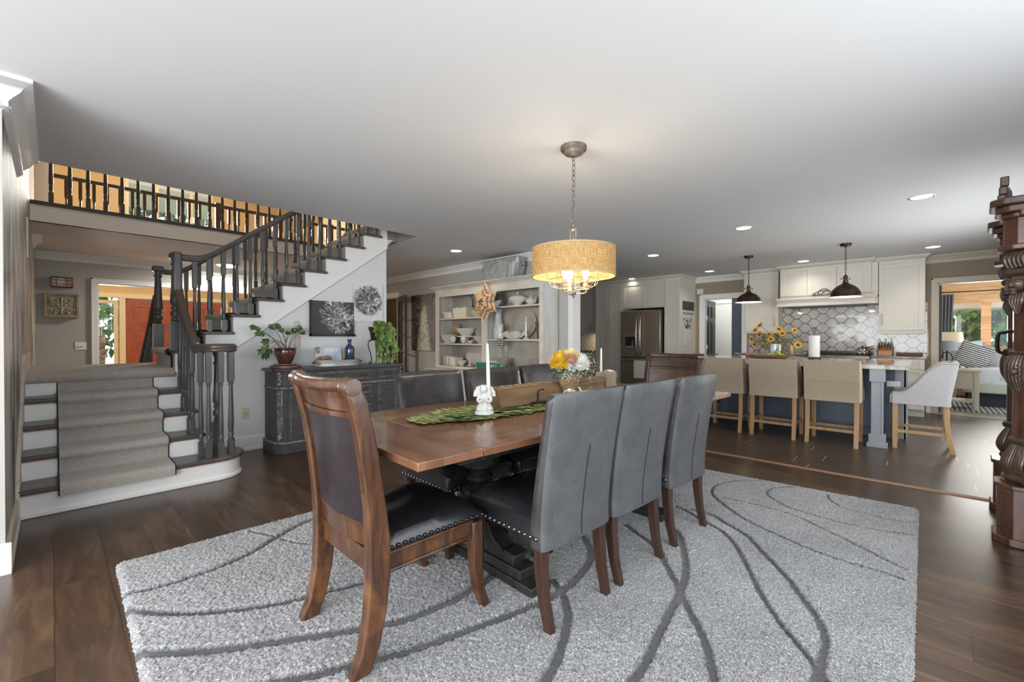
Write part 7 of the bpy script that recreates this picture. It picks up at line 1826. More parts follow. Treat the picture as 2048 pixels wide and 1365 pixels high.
# pictures on the stair wall
def bloom(name, dark_bg, cx_5=0.0, cz_5=0.0, k=1.0):
    g = NT(name, 0.5); tc = g.n('TexCoord'); sp = g.n('SeparateXYZ'); g.l(tc.outputs['Object'], sp.inputs[0])
    dx = g.math('SUBTRACT', sp.outputs[0], cx_5); dz = g.math('SUBTRACT', sp.outputs[2], cz_5)
    r_ = g.math('SQRT', g.math('ADD', g.math('MULTIPLY', dx, dx), g.math('MULTIPLY', dz, dz))); a = g.math('ARCTAN2', dz, dx)
    cv = g.n('CombineXYZ'); g.l(g.math('MULTIPLY', g.math('SINE', a), 2.2), cv.inputs[0]); g.l(g.math('MULTIPLY', g.math('COSINE', a), 2.2), cv.inputs[1]); g.l(g.math('MULTIPLY', r_, 4.0), cv.inputs[2])
    n1 = g.noise(cv.outputs[0], 4.0, 6, 0.65, 1.0); n2 = g.noise(tc.outputs['Object'], 11, 5, 0.6, 1.5)
    mask = g.math('SUBTRACT', g.math('ADD', g.math('MULTIPLY', n2, 0.16), 0.10*k), g.math('MULTIPLY', r_, 1.0))
    pet = g.ramp(g.math('ADD', g.math('MULTIPLY', n1, 0.6), g.math('MULTIPLY', n2, 0.45)), [(0.44, (0.03,)*3), (0.52, (0.14, 0.14, 0.145)), (0.58, (0.55, 0.56, 0.58)), (0.66, (0.85,)*3)])
    bg = (0.055, 0.052, 0.052) if dark_bg else (0.74, 0.74, 0.75)
    g.base(g.mix(g.ramp(mask, [(0.0, (0.0,)*3), (0.03, (1.0,)*3)]), bg, pet)); return g.m
def canvas(name, label, x0, x1, z0, z1, m_, frame=None, y=5.108, th=0.022):
    t = thing(name, label, 'picture', ((x0+x1)/2, y, (z0+z1)/2))
    w, h = (x1-x0)/2, (z1-z0)/2
    MB().box(-w, w, -th, 0, -h, h).build('canvas', m_, parent=t, smooth=0)
    if frame: MB().box(-w-0.008, -w+0.006, -th-0.012, 0, -h-0.01, h).box(-w-0.008, w+0.012, -th-0.012, 0, -h-0.018, -h+0.010).build('frame', frame, parent=t)
    return t
canvas('flower_picture', 'black canvas with a white flower, black lower frame, above the buffet', 2.028, 2.545, 1.205, 1.60, bloom('bloom_dark', True, 0.05, 0.01, 1.35), mat('frame_black', (0.02, 0.018, 0.015), 0.35), th=0.03)
canvas('flower_picture', 'white canvas with a dark grey flower at the corner of the stair wall', 2.536, 2.938, 1.372, 1.838, bloom('bloom_light', False, 0.0, 0.03, 1.25))
def plate(name, label, loc, w, h, axis, m_, extra=None, cat='outlet'):
    t = thing(name, label, cat, loc)
    b_ = MB()
    if axis == 'Y': b_.box(-w/2, w/2, -0.006, 0, -h/2, h/2)
    else: b_.box(-0.006, 0, -w/2, w/2, -h/2, h/2)
    b_.build('cover_plate', m_, parent=t, bevel=0.002)
    if extra: extra(t)
    return t
IVORY = mat('ivory_plastic', (0.62, 0.57, 0.42), 0.4)
def ex(t):
    MB().lathe([(0.022, 0), (0.022, 0.002), (0.018, 0.003)], (0, -0.006, 0), 24, (0, -1, 0)).build('socket_ring', mat('ivory_dark', (0.50, 0.45, 0.32), 0.4), parent=t)
plate('wall_outlet', 'ivory wall outlet low on the stair wall, left of the buffet', (1.373, 5.112, 0.385), 0.072, 0.118, 'Y', IVORY, ex)
def ex2(t):
    for dx in (-0.02, 0.02): MB().box(dx-0.005, dx+0.005, -0.018, -0.006, -0.012, 0.008).build('toggle', TRIM, parent=t)
plate('light_switch', 'white double light switch on the far grey wall beside the cased opening', (0.30, 9.4, 1.045), 0.13, 0.118, 'Y', TRIM, ex2, 'switch')
# wall things on the far grey wall
lg = thing('shoji_lamp', 'small wooden lattice wall lamp high on the far grey wall', 'wall lamp', (0.105, 9.4, 2.0))
CHERRY = wood('cherry', (0.28, 0.10, 0.045), (0.18, 0.06, 0.03), 0.4, 'X')
m = MB().box(-0.115, 0.115, -0.07, -0.055, 0.062, 0.078).box(-0.115, 0.115, -0.07, -0.055, -0.078, -0.062).box(-0.115, -0.10, -0.07, 0, -0.078, 0.078).box(0.10, 0.115, -0.07, 0, -0.078, 0.078).box(-0.10, 0.10, -0.07, 0, 0.07, 0.078).box(-0.10, 0.10, -0.07, 0, -0.078, -0.07)
for x in (-0.055, 0.055): m.box(x-0.004, x+0.004, -0.068, -0.060, -0.062, 0.062)
for z in (-0.03, 0.03): m.box(-0.10, 0.10, -0.068, -0.060, z-0.004, z+0.004)
m.build('lattice_frame', CHERRY, parent=lg)
MB().box(-0.10, 0.10, -0.058, -0.052, -0.062, 0.062).build('paper_panel', mat('rice_paper', (0.62, 0.58, 0.52), 0.8), parent=lg)
rl = thing('relief_plaque', 'square carved stone plaque with scrolls on the far grey wall', 'plaque', (0.10, 9.4, 1.655))
STONE = mat('relief_stone', (0.42, 0.38, 0.27), 0.8, c2=(0.30, 0.27, 0.19), scale=(8,)*3, bump=0.3)
MB().box(-0.185, 0.185, -0.06, 0, -0.18, 0.18).build('slab', STONE, parent=rl, bevel=0.008)
m = MB().box(-0.185, 0.185, -0.075, -0.06, 0.15, 0.18).box(-0.185, 0.185, -0.075, -0.06, -0.18, -0.15).box(-0.185, -0.155, -0.075, -0.06, -0.15, 0.15).box(0.155, 0.185, -0.075, -0.06, -0.15, 0.15)
m.build('border', STONE, parent=rl, bevel=0.004); m = MB()
m.tube([(0, -0.066, -0.13), (0, -0.07, 0.12)], 0.010, 8)
for s_ in (-1, 1):
    for (cx_6, cz_6, rr, a0) in ((0.06, 0.06, 0.045, 0), (0.10, 0.02, 0.03, 1), (0.05, -0.06, 0.045, 2), (0.11, -0.08, 0.025, 0), (0.11, 0.10, 0.022, 3)):
        m.tube([(s_*(cx_6 + rr*(1-t_/7)*math.cos(t_+a0)), -0.066, cz_6 + rr*(1-t_/7)*math.sin(t_+a0)) for t_ in np.linspace(0, 5.5, 16)], 0.0075, 6)
    m.sphere((s_*0.04, -0.066, 0.005), 0.018, 8, 6); m.sphere((s_*0.07, -0.066, -0.11), 0.016, 8, 6)
m.build('scroll_relief', mat('relief_light', (0.50, 0.46, 0.34), 0.8), parent=rl)
# door casing corner glass wand by the bark wall
tag(MB().box(-0.162, -0.150, 6.1, 6.16, 1.92, 2.30).build('wall_strip', TRIM), 'narrow white strip fixed high on the bark-patterned wall', 'strip')

# ================================================================ HUTCH
HUT = mat('hutch_whitewash', (0.70, 0.69, 0.66), 0.6, c2=(0.58, 0.55, 0.50), scale=(6, 6, 1.2), contrast=(0.35, 0.7))
HUTW = mat('hutch_warm', (0.68, 0.63, 0.55), 0.55, c2=(0.58, 0.52, 0.44), scale=(6, 3, 6))
BEAD = NT('hutch_beadboard', 0.65); tc = BEAD.n('TexCoord'); sp = BEAD.n('SeparateXYZ'); BEAD.l(tc.outputs['Object'], sp.inputs[0])
pg = BEAD.math('PINGPONG', sp.outputs[1], 0.02); gl = BEAD.math('LESS_THAN', pg, 0.0022)
nzb = BEAD.noise(tc.outputs['Object'], 4, 4)
BEAD.base(BEAD.mix(BEAD.math('MULTIPLY', gl, 0.7), BEAD.ramp(nzb, [(0.35, (0.42, 0.37, 0.31)), (0.7, (0.54, 0.50, 0.44))]), (0.16, 0.13, 0.10))); BEAD.bump(BEAD.math('SUBTRACT', 1.0, gl), 0.4, 0.003)
hu = thing('hutch', 'large whitewashed open china hutch filled with white dishes', 'hutch', (0, 0, 0))
HXF, HXB = 4.60, 4.935; HY0, HY1 = 3.765, 6.17
MB().box(HXB-0.012, HXB, HY0, HY1, 0.66, 1.99).build('back_panel', BEAD.m, parent=hu, smooth=0)
for y0, y1, mm in ((HY0, HY0+0.03, HUT), (HY1-0.03, HY1, HUT)):
    MB().box(HXF, HXB-0.012, y0, y1, 0.66, 2.0).build('side_panel', mm, parent=hu, smooth=0)
MB().box(HXF+0.02, HXB-0.012, 4.90, 4.95, 0.66, 2.0).build('partition', HUT, parent=hu, smooth=0)
MB().box(HXF-0.02, HXF, HY0-0.005, HY0+0.065, 0.66, 2.0).box(HXF-0.02, HXF, HY1-0.095, HY1+0.005, 0.66, 2.0).box(HXF-0.02, HXF, 4.865, 4.99, 0.66, 1.87).box(HXF-0.02, HXF, HY0+0.065, HY1-0.095, 1.865, 2.0).box(HXF-0.02, HXF, HY0+0.065, HY1-0.095, 0.66, 0.70).build('face_frame', HUTW, parent=hu, smooth=0, bevel=0.002)
MB().sweep([(0, 0), (0.018, 0), (0.03, 0.012), (0.045, 0.028), (0.065, 0.04), (0.07, 0.055), (0.0, 0.055)], [(4.93, HY0, 1.985), (HXF-0.02, HY0, 1.985), (HXF-0.02, HY1, 1.985), (4.93, HY1, 1.985)]).build('cornice', HUTW, parent=hu, smooth=40)
MB().box(HXF-0.02, HXB, HY0, HY1, 2.0, 2.035).build('top_board', HUT, parent=hu)
for y0, y1, zs in ((4.95, HY1-0.03, (1.50, 1.075)), (HY0+0.03, 4.90, (1.640, 1.150))):
    for z in zs: MB().box(HXF-0.005, HXB-0.012, y0, y1, z-0.022, z).build('shelf', HUTW, parent=hu, bevel=0.002)
MB().box(4.36, HXB, HY0-0.03, 6.20, 0.635, 0.66).build('counter_board', HUTW, parent=hu, bevel=0.004)
MB().box(4.40, HXB, HY0, 6.17, 0.07, 0.635).box(4.41, HXB, HY0, 6.17, 0, 0.07).build('base_carcass', HUT, parent=hu, smooth=0)
wy = (6.17-HY0)/4
for k in range(4):
    y0 = HY0 + k*wy
    dr_ = MB().box(4.385, 4.40, y0+0.015, y0+wy-0.015, 0.50, 0.62).build('drawer', HUTW, parent=hu, bevel=0.003); MB().sphere((4.378, y0+wy/2, 0.56), 0.014, 10, 8).build('knob', HW, parent=dr_)
    do = MB().box(4.385, 4.40, y0+0.015, y0+wy-0.015, 0.09, 0.485).box(4.379, 4.385, y0+0.015, y0+0.08, 0.09, 0.485).box(4.379, 4.385, y0+wy-0.08, y0+wy-0.015, 0.09, 0.485).box(4.379, 4.385, y0+0.08, y0+wy-0.08, 0.42, 0.485).box(4.379, 4.385, y0+0.08, y0+wy-0.08, 0.09, 0.155).build('door', HUTW, parent=hu, bevel=0.002)
    MB().sphere((4.372, y0+(0.06 if k % 2 else wy-0.06), 0.3), 0.014, 10, 8).build('knob', HW, parent=do)
# dishes: built once each as small turned pieces
IRS = mat('ironstone', (0.68, 0.65, 0.58), 0.25, coat=0.3); IRS2 = mat('ironstone_cream', (0.64, 0.57, 0.44), 0.3, coat=0.2); PLT = mat('platter_grey', (0.50, 0.46, 0.40), 0.4, c2=(0.42, 0.38, 0.32), scale=(8,)*3); CLG = mat('clear_glass', (0.8,)*3, 0.05)
XM = 4.77
def dish(name, label, prof, x, y, z, m_=IRS, cat='bowl', group=None, n=28, sy=1.0, cap=True, tilt=None):
    o = MB().lathe(prof, (0, 0, 0), n, None, 1.0, sy).build(name, m_, loc=(x, y, z), smooth=50)
    if tilt: o.rotation_euler = tilt
    return tag(o, label, cat, group)
def BOWL(r, h, f=0.45): return [(r*f, 0), (r*f, h*0.08), (r*f*1.05, h*0.12), (r*0.82, h*0.5), (r, h), (r*0.96, h), (r*0.78, h*0.5), (r*f*0.9, h*0.16), (0, h*0.14)]
def PLATE(r, th=0.018): return [(r*0.55, 0), (r*0.6, 0.003), (r*0.98, th), (r, th+0.003), (r*0.97, th+0.004), (r*0.6, 0.008), (0, 0.007)]
STAND = (0, -math.radians(76), 0)
GD = 'white dishes in the hutch'
dish('oval_platter', 'oval beige platter standing upright on the left bay\'s top shelf', PLATE(0.19), 4.86, 5.67, 1.69, PLT, 'platter', GD, 36, 0.84, tilt=STAND)
dish('lidded_crock', 'small cream banded bowl at the left end of the top left shelf', [(0.10, 0), (0.115, 0.01), (0.12, 0.07), (0.13, 0.075), (0.13, 0.10), (0.115, 0.105), (0.10, 0.125), (0.0, 0.13)], XM-0.02, 5.98, 1.501, IRS2, 'bowl', GD)
bx_ = MB(); bx_.prism([(-0.17, 0), (0.17, 0), (0.185, 0.17), (-0.185, 0.17)], -0.085, 0.085, 'YZ') if False else None
t = MB(); t.slab(lambda u, v, s_: ((-0.085 if s_ == 0 else 0.085)*(1+0.12*v), (u-0.5)*2*(0.155+0.02*v), v*0.17+0.008*math.sin(u*12)*(v > 0.99)), 12, 4, 0)
tag(t.build('planter_box', IRS2, loc=(XM-0.03, 5.61, 1.502), smooth=0, bevel=0.005), 'rectangular cream planter box in front of the oval platter', 'planter', GD)
dish('serving_bowl', 'cream bowl beside the planter box, half behind the hanging star', BOWL(0.12, 0.11), XM-0.03, 5.26, 1.501, IRS2, 'bowl', GD)
cs = thing('cake_stand', 'white cake stand with a wide plate on the left bay\'s middle shelf', 'cake stand', (XM, 5.55, 1.077), 0, GD)
MB().lathe([(0.075, 0), (0.075, 0.008), (0.03, 0.03), (0.028, 0.07), (0.06, 0.10)], (0, 0, 0), 28).build('foot', IRS, parent=cs); MB().lathe([(0.06, 0.098), (0.225, 0.108), (0.230, 0.125), (0.222, 0.125), (0.21, 0.115), (0, 0.112)], (0, 0, 0), 40, None, 0.62, 1.0).build('plate', IRS, parent=cs)
dish('serving_bowl', 'large white footed bowl on top of the cake stand', BOWL(0.165, 0.135), XM-0.01, 5.56, 1.192, IRS, 'bowl', GD, sy=1.15)
dish('wood_bowl', 'small tan bowl tipped up behind the white bowl on the cake stand', BOWL(0.10, 0.07), 4.84, 5.84, 1.29, mat('bowl_tan', (0.50, 0.30, 0.13), 0.5), 'bowl', GD, tilt=(0, -1.2, 0))
dish('glass_dome', 'grey glass dish leaning at the right of the left bay\'s middle shelf', PLATE(0.14), 4.83, 5.21, 1.285, mat('smoke_glass', (0.42, 0.40, 0.38), 0.12), 'dish', GD, 36, tilt=(0, -1.15, 0.3))
dish('serving_bowl', 'wide white bowl at the left end of the middle shelf', BOWL(0.155, 0.145, 0.55), XM-0.04, 5.98, 1.077, IRS, 'bowl', GD)
for y, lab in ((5.77, 'white ceramic egg on the middle shelf, left of the cake stand foot'), (5.50, 'white ceramic egg on the middle shelf, right of the cake stand foot')):
    tag(MB().sphere((0, 0, 0), 0.05, 20, 14, (1, 1, 1.35)).build('ceramic_egg', IRS, loc=(4.65, y, 1.077+0.067)), lab, 'ornament', GD)
dish('rice_bowl', 'pale flared bowl at the right end of the left bay\'s middle shelf', BOWL(0.125, 0.12, 0.3), XM-0.04, 5.17, 1.077, mat('bowl_blue', (0.55, 0.56, 0.58), 0.3), 'bowl', GD)
dish('small_dish', 'tiny cream dish between the right egg and the flared bowl', BOWL(0.055, 0.05), 4.66, 5.34, 1.077, IRS2, 'bowl', GD)
dish('round_tray', 'round beige ribbed tray standing at the bottom of the left bay', PLATE(0.225), 4.87, 5.44, 0.885, PLT, 'tray', GD, 44, tilt=STAND)
for k in range(9):
    tag(MB().box(-0.07, 0.07, -0.011, 0.011, 0, 0.16).build('napkin_book', IRS if k % 3 else PLT, loc=(4.72, 6.06-k*0.027, 0.702), bevel=0.002), 'thin pale book standing in the row at the bottom left of the hutch', 'book', 'pale upright books in the hutch')
tag(MB().box(-0.09, 0.09, -0.065, 0.065, 0, 0.14).build('white_box', IRS, loc=(4.70, 5.74, 0.702), bevel=0.004), 'square white ceramic box beside the row of pale books', 'box')
dish('sugar_bowl', 'small white bowl beside the ceramic box at the bottom of the left bay', BOWL(0.08, 0.09), 4.66, 5.56, 0.702, IRS, 'bowl', GD)
cdl = thing('candle_dish', 'little white chamber candlestick low in the left bay', 'candlestick', (4.66, 5.36, 0.702), 0, GD)
MB().lathe(PLATE(0.07, 0.012), (0, 0, 0), 24).build('dish', IRS, parent=cdl); MB().lathe([(0.012, 0), (0.012, 0.10), (0.02, 0.105), (0.02, 0.12)], (0, 0, 0), 14).build('stem', IRS, parent=cdl)
# right bay
gp = thing('glass_jug', 'dark glass pitcher on the right bay\'s top shelf, behind the star', 'pitcher', (XM+0.03, 4.80, 1.642), 0, GD)
MB().lathe([(0.05, 0), (0.06, 0.01), (0.075, 0.06), (0.07, 0.14), (0.05, 0.19), (0.06, 0.215)], (0, 0, 0), 24).build('body', mat('smoky_jug', (0.13, 0.14, 0.15), 0.08), parent=gp); MB().tube(smoothpath([(0, -0.055, 0.19), (0, -0.10, 0.17), (0, -0.10, 0.09), (0, -0.07, 0.05)], 4), 0.008, 8).build('handle', MATS['smoky_jug'], parent=gp)
gb_ = thing('gravy_boat', 'white gravy boat on the right bay\'s top shelf beside the star', 'gravy boat', (XM-0.07, 4.80, 1.642), 0, GD)
MB().slab(lambda u, v, s_: ((0.055*(0.5+0.5*v)-0.004*s_)*math.cos(u*2*PI), (0.115*(0.45+0.55*v)-0.004*s_)*math.sin(u*2*PI), v*0.075+0.03*v*v*max(0, -math.sin(u*2*PI))), 28, 6, 0).build('body', IRS, parent=gb_, smooth=60)
tu = thing('soup_tureen', 'white lidded soup tureen with side handles on the top right shelf', 'tureen', (XM-0.02, 4.385, 1.642), 0, GD)
MB().lathe([(0.07, 0), (0.075, 0.008), (0.055, 0.02), (0.10, 0.05), (0.145, 0.09), (0.15, 0.115)], (0, 0, 0), 36, None, 0.75, 1.0).build('body', IRS, parent=tu)
MB().lathe([(0.152, 0.115), (0.150, 0.122), (0.11, 0.152), (0.05, 0.170), (0.012, 0.175), (0.012, 0.185), (0.022, 0.195), (0.014, 0.208), (0, 0.21)], (0, 0, 0), 36, None, 0.75, 1.0).build('lid', IRS, parent=tu)
for s_ in (-1, 1): MB().tube(smoothpath([(0, s_*0.14, 0.10), (0, s_*0.175, 0.105), (0, s_*0.175, 0.08), (0, s_*0.13, 0.07)], 4), 0.008, 8).build('handle', IRS, parent=tu)
su = thing('sugar_pot', 'small round white lidded pot beside the tureen', 'pot', (XM-0.02, 4.12, 1.642), 0, GD)
MB().lathe([(0.035, 0), (0.04, 0.005), (0.075, 0.04), (0.08, 0.07), (0.06, 0.10), (0.045, 0.105)], (0, 0, 0), 28).build('body', IRS, parent=su); MB().lathe([(0.05, 0.104), (0.045, 0.115), (0.015, 0.13), (0.01, 0.14), (0.015, 0.15), (0, 0.158)], (0, 0, 0), 28).build('lid', IRS, parent=su)
for s_ in (-1, 1): MB().tube(smoothpath([(0, s_*0.06, 0.09), (0, s_*0.095, 0.115), (0, s_*0.085, 0.05), (0, s_*0.07, 0.03)], 4), 0.006, 8).build('handle', IRS, parent=su)
dish('enamel_jug', 'tall pale blue enamel jug at the left of the right bay', [(0.09, 0), (0.095, 0.01), (0.09, 0.15), (0.06, 0.30), (0.055, 0.40), (0.075, 0.46), (0.07, 0.46)], XM-0.02, 4.97-0.18, 1.152, mat('enamel_blue', (0.50, 0.56, 0.58), 0.3, c2=(0.58, 0.62, 0.62), scale=(8,)*3), 'jug', GD, sy=0.8)
dish('small_pitcher', 'small white pitcher in front of the tall enamel jug', [(0.05, 0), (0.055, 0.01), (0.06, 0.05), (0.045, 0.13), (0.05, 0.20), (0.055, 0.22)], 4.66, 4.66, 1.152, IRS, 'pitcher', GD)
dish('round_platter', 'large round grey-beige platter standing in the right bay', PLATE(0.215), 4.875, 4.33, 1.365, PLT, 'platter', GD, 44, tilt=STAND)
sh2 = thing('scalloped_bowl', 'wide scalloped white bowl with shells in front of the round platter', 'bowl', (4.70, 4.42, 1.152), 0, GD)
MB().slab(lambda u, v, s_: ((0.11*(0.35+0.65*v)-0.006*s_)*math.cos(u*2*PI), (0.265*(0.3+0.7*v**0.8)-0.006*s_)*math.sin(u*2*PI), 0.105*v**1.3+0.014*v*math.sin(u*2*PI*9)), 108, 8, 0).build('body', IRS, parent=sh2, smooth=40)
for k, (dy, c_) in enumerate(((0.13, BRASS), (0.05, IRS), (-0.02, IRS2), (-0.1, IRS))):
    m = MB(); m.lathe([(0.035, 0), (0.04, 0.012), (0.025, 0.035), (0.008, 0.055), (0, 0.06)], (0, 0, 0), 12, (0.4, 0.3*(k-1.5), 0.7))
    tag(m.build('sea_shell', mat('shell_gold', (0.62, 0.42, 0.2), 0.5) if k == 0 else c_, loc=(4.70, 4.42+dy, 1.235)), ['tan sea shell at the left of the scalloped bowl', 'white sea shell piled in the middle of the scalloped bowl', 'cream sea shell piled beside the white one in the bowl', 'white sea shell at the right of the scalloped bowl'][k], 'shell', 'shells in the scalloped bowl')
dish('candlestick', 'slim white candlestick at the right of the scalloped bowl', [(0.045, 0), (0.045, 0.008), (0.014, 0.03), (0.02, 0.06), (0.012, 0.10), (0.02, 0.16), (0.014, 0.20), (0.024, 0.24), (0.008, 0.245), (0.008, 0.32), (0, 0.325)], 4.66, 4.135, 1.152, IRS, 'candlestick', GD, 16)
bk_ = thing('wooden_bucket', 'brown wooden firkin bucket at the right end of the right bay', 'bucket', (XM-0.01, 3.935, 1.152), 0, GD)
MB().lathe([(0.055, 0), (0.06, 0.01), (0.095, 0.24), (0.088, 0.24), (0.0, 0.22)], (0, 0, 0), 24).build('staves', wood('bucket_wood', (0.15, 0.075, 0.05), (0.08, 0.04, 0.028), 0.5, 'Z'), parent=bk_); MB().box(-0.01, 0.01, -0.02, 0.02, 0.22, 0.33).build('handle', MATS['bucket_wood'], parent=bk_)
tw = MB(); tw.slab(lambda u, v, s_: (4.588 - 0.012*math.sin(u*7)*v - 0.004*s_, 4.50+u*0.15+0.02*v*(0.5-u), 1.155-0.125*v-0.02*v*math.sin(u*5)), 14, 10, 0)
GING = NT('gingham', 0.9); tc = GING.n('TexCoord'); sp = GING.n('SeparateXYZ'); GING.l(tc.outputs['Object'], sp.inputs[0])
ga = GING.math('LESS_THAN', GING.math('PINGPONG', sp.outputs[1], 0.016), 0.008); gb3 = GING.math('LESS_THAN', GING.math('PINGPONG', sp.outputs[2], 0.016), 0.008)
GING.base(GING.ramp(GING.math('MULTIPLY', GING.math('ADD', ga, gb3), 0.5), [(0.0, (0.72, 0.62, 0.45)), (0.5, (0.20, 0.16, 0.12)), (1.0, (0.02, 0.02, 0.02))], 'LINEAR'))
tag(tw.build('gingham_cloth', GING.m, smooth=40), 'black and cream checked cloth hanging over the right bay\'s shelf edge', 'cloth')
# stacked plates and goblets below
def stack(n_, x, y, z, r, lab, m_=IRS, name='dinner_plate'):
    p = None
    for k in range(n_):
        q = (4.72 + 0.003*math.sin(k*2.1), y + 0.004*math.cos(k*1.7), z+k*0.0155)
        if p is None: p = dish(name, lab, PLATE(r, 0.015), q[0], q[1], q[2], m_, 'plate', lab[:40])
        else:
            c_ = p.copy(); c_.location = q; COL.objects.link(c_)
stack(10, XM, 4.64, 0.701, 0.125, 'white plate in the tall stack at the left of the right bay')
stack(10, XM, 3.99, 0.701, 0.13, 'white plate in the stack at the right end of the hutch')
p_ = dish('square_box', 'cream lidded box at the left end of the right bay\'s bottom', [(0.10, 0), (0.10, 0.09), (0.105, 0.09), (0.105, 0.12), (0.0, 0.125)], 4.66, 4.83-0.03, 0.701, IRS2, 'box', GD, 4)
for k, (y, lab) in enumerate(((4.74, 'clear glass goblet standing at the left of the right bay\'s bottom'), (3.96, 'clear glass goblet at the right end of the bottom, above the plates'))):
    dish('glass_goblet', lab, [(0.04, 0), (0.04, 0.004), (0.006, 0.012), (0.006, 0.08), (0.03, 0.11), (0.038, 0.15), (0.034, 0.19)], 4.85, y-0.02, 0.70+0.16*(1-k)+0.16*k, mat('goblet_glass', (0.8, 0.82, 0.84), 0.05, alpha=0.3), 'goblet', GD, 18)
m = MB(); rd = random.Random(9)
for k in range(26): 
    a = rd.uniform(0, 6.28); leaf(m, (4.62+rd.gauss(0, 0.03), 4.28+rd.gauss(0, 0.09), 0.72+rd.uniform(0, 0.02)), (math.cos(a)*0.4, math.sin(a), 0.25), (0, 0, 1), 0.05, 0.02)
tag(m.build('dried_flowers', mat('dried_petals', (0.60, 0.55, 0.45), 0.8, c2=(0.22, 0.25, 0.14), scale=(30,)*3), smooth=0), 'low spray of dried white flowers at the bottom of the right bay', 'flowers')
# green street sign
sg = thing('street_sign', 'green street name sign with white letters leaning on the hutch counter', 'sign', (4.47, 4.36, 0.662), 0)
sg.rotation_euler = (0, math.radians(-10), 0)
GRN = mat('sign_green', (0.035, 0.19, 0.13), 0.35, coat=0.2)
MB().box(-0.003, 0.003, 0.0, 0.62, 0, 0.150).build('sign_plate', GRN, parent=sg, bevel=0.001)
MB().box(-0.0045, -0.003, 0.004, 0.616, 0.142, 0.147).box(-0.0045, -0.003, 0.004, 0.616, 0.003, 0.008).box(-0.0045, -0.003, 0.004, 0.009, 0.003, 0.147).box(-0.0045, -0.003, 0.611, 0.616, 0.003, 0.147).build('white_border', mat('sign_white', (0.8, 0.82, 0.8), 0.35), parent=sg)
text('BALL', 'lettering', MATS['sign_white'], sg, 0.092, (-0.0055, 0.245, 0.085), (PI/2, 0, -PI/2), 0.0006, bold=0.0006)
text('CT', 'lettering', MATS['sign_white'], sg, 0.042, (-0.0055, 0.062, 0.103), (PI/2, 0, -PI/2), 0.0006, bold=0.0006)
# galvanised tub on top
tb_ = thing('galvanised_tub', 'rectangular ribbed galvanised tub with wire handles on top of the hutch', 'tub', (4.77, 4.70, 2.036), math.radians(0))
GAL2 = mat('zinc', (0.50, 0.51, 0.51), 0.42, 0.5, c2=(0.34, 0.35, 0.35), scale=(14, 14, 14))
def tubf(u, v, s_):
    a = u*2*PI; c_, d_ = math.cos(a), math.sin(a); p = 0.25
    ex_ = math.copysign(abs(c_)**p, c_); ey_ = math.copysign(abs(d_)**p, d_); k = 0.80+0.20*v
    rib = 0.003*math.sin(u*2*PI*44)*(0.05 < v < 0.72)
    w = 0.003 if s_ else 0
    return (ex_*(0.115*k+rib-w), ey_*(0.40*k+rib-w), v*0.325)
MB().slab(tubf, 352, 10, 0).build('body', GAL2, parent=tb_, smooth=30)
m = MB(); m.tube([((math.copysign(abs(math.cos(a))**0.25, math.cos(a)))*0.117, (math.copysign(abs(math.sin(a))**0.25, math.sin(a)))*0.402, 0.325) for a in np.linspace(0, 2*PI, 65)[:-1]], 0.006, 6, closed=True); m.build('rim', GAL2, parent=tb_)
for s_ in (-1, 1):
    MB().tube(smoothpath([(-0.04, s_*0.40, 0.27), (-0.045, s_*0.425, 0.20), (0.045, s_*0.425, 0.20), (0.04, s_*0.40, 0.27)], 4), 0.004, 6).build('handle', IRON, parent=tb_)
# folded paper star on the hutch front
stt = thing('paper_star', 'brown folded paper star hanging on the hutch', 'star ornament', (4.44, 4.76, 1.70))
COPP = mat('copper_paper', (0.55, 0.33, 0.17), 0.5, c2=(0.78, 0.55, 0.34), scale=(12,)*3, contrast=(0.4, 0.6))
COPD = mat('copper_paper_dark', (0.26, 0.12, 0.05), 0.5)
for k in range(6):
    a = math.radians(90 + 60*k); R1, R0 = 0.33 if k % 3 == 0 else 0.285, 0.185
    for lay, (f_, off, mm) in enumerate(((1.0, 0.0, COPP), (0.80, 0.022, COPD), (0.74, 0.034, COPP), (0.55, 0.056, COPD), (0.48, 0.066, COPP))):
        tip = (-off, R1*f_*math.cos(a), R1*f_*math.sin(a)); m = MB()
        l_ = (-off, R0*f_*math.cos(a+math.radians(30)), R0*f_*math.sin(a+math.radians(30))); r_ = (-off, R0*f_*math.cos(a-math.radians(30)), R0*f_*math.sin(a-math.radians(30)))
        mid = (-off-0.055*f_, R0*0.45*f_*math.cos(a), R0*0.45*f_*math.sin(a)); bk3 = (-off+0.05, R0*0.3*math.cos(a), R0*0.3*math.sin(a))
        m.add([tip, l_, mid, r_, bk3], [(0, 1, 2), (0, 2, 3), (0, 4, 1), (0, 3, 4), (1, 4, 2), (2, 4, 3)])
        m.build('star_point', mm, parent=stt, smooth=0)
MB().tube([(0.0, 0, 0.33), (0.075, 0.0, 0.36)], 0.0015, 5).build('string', COPP, parent=stt)
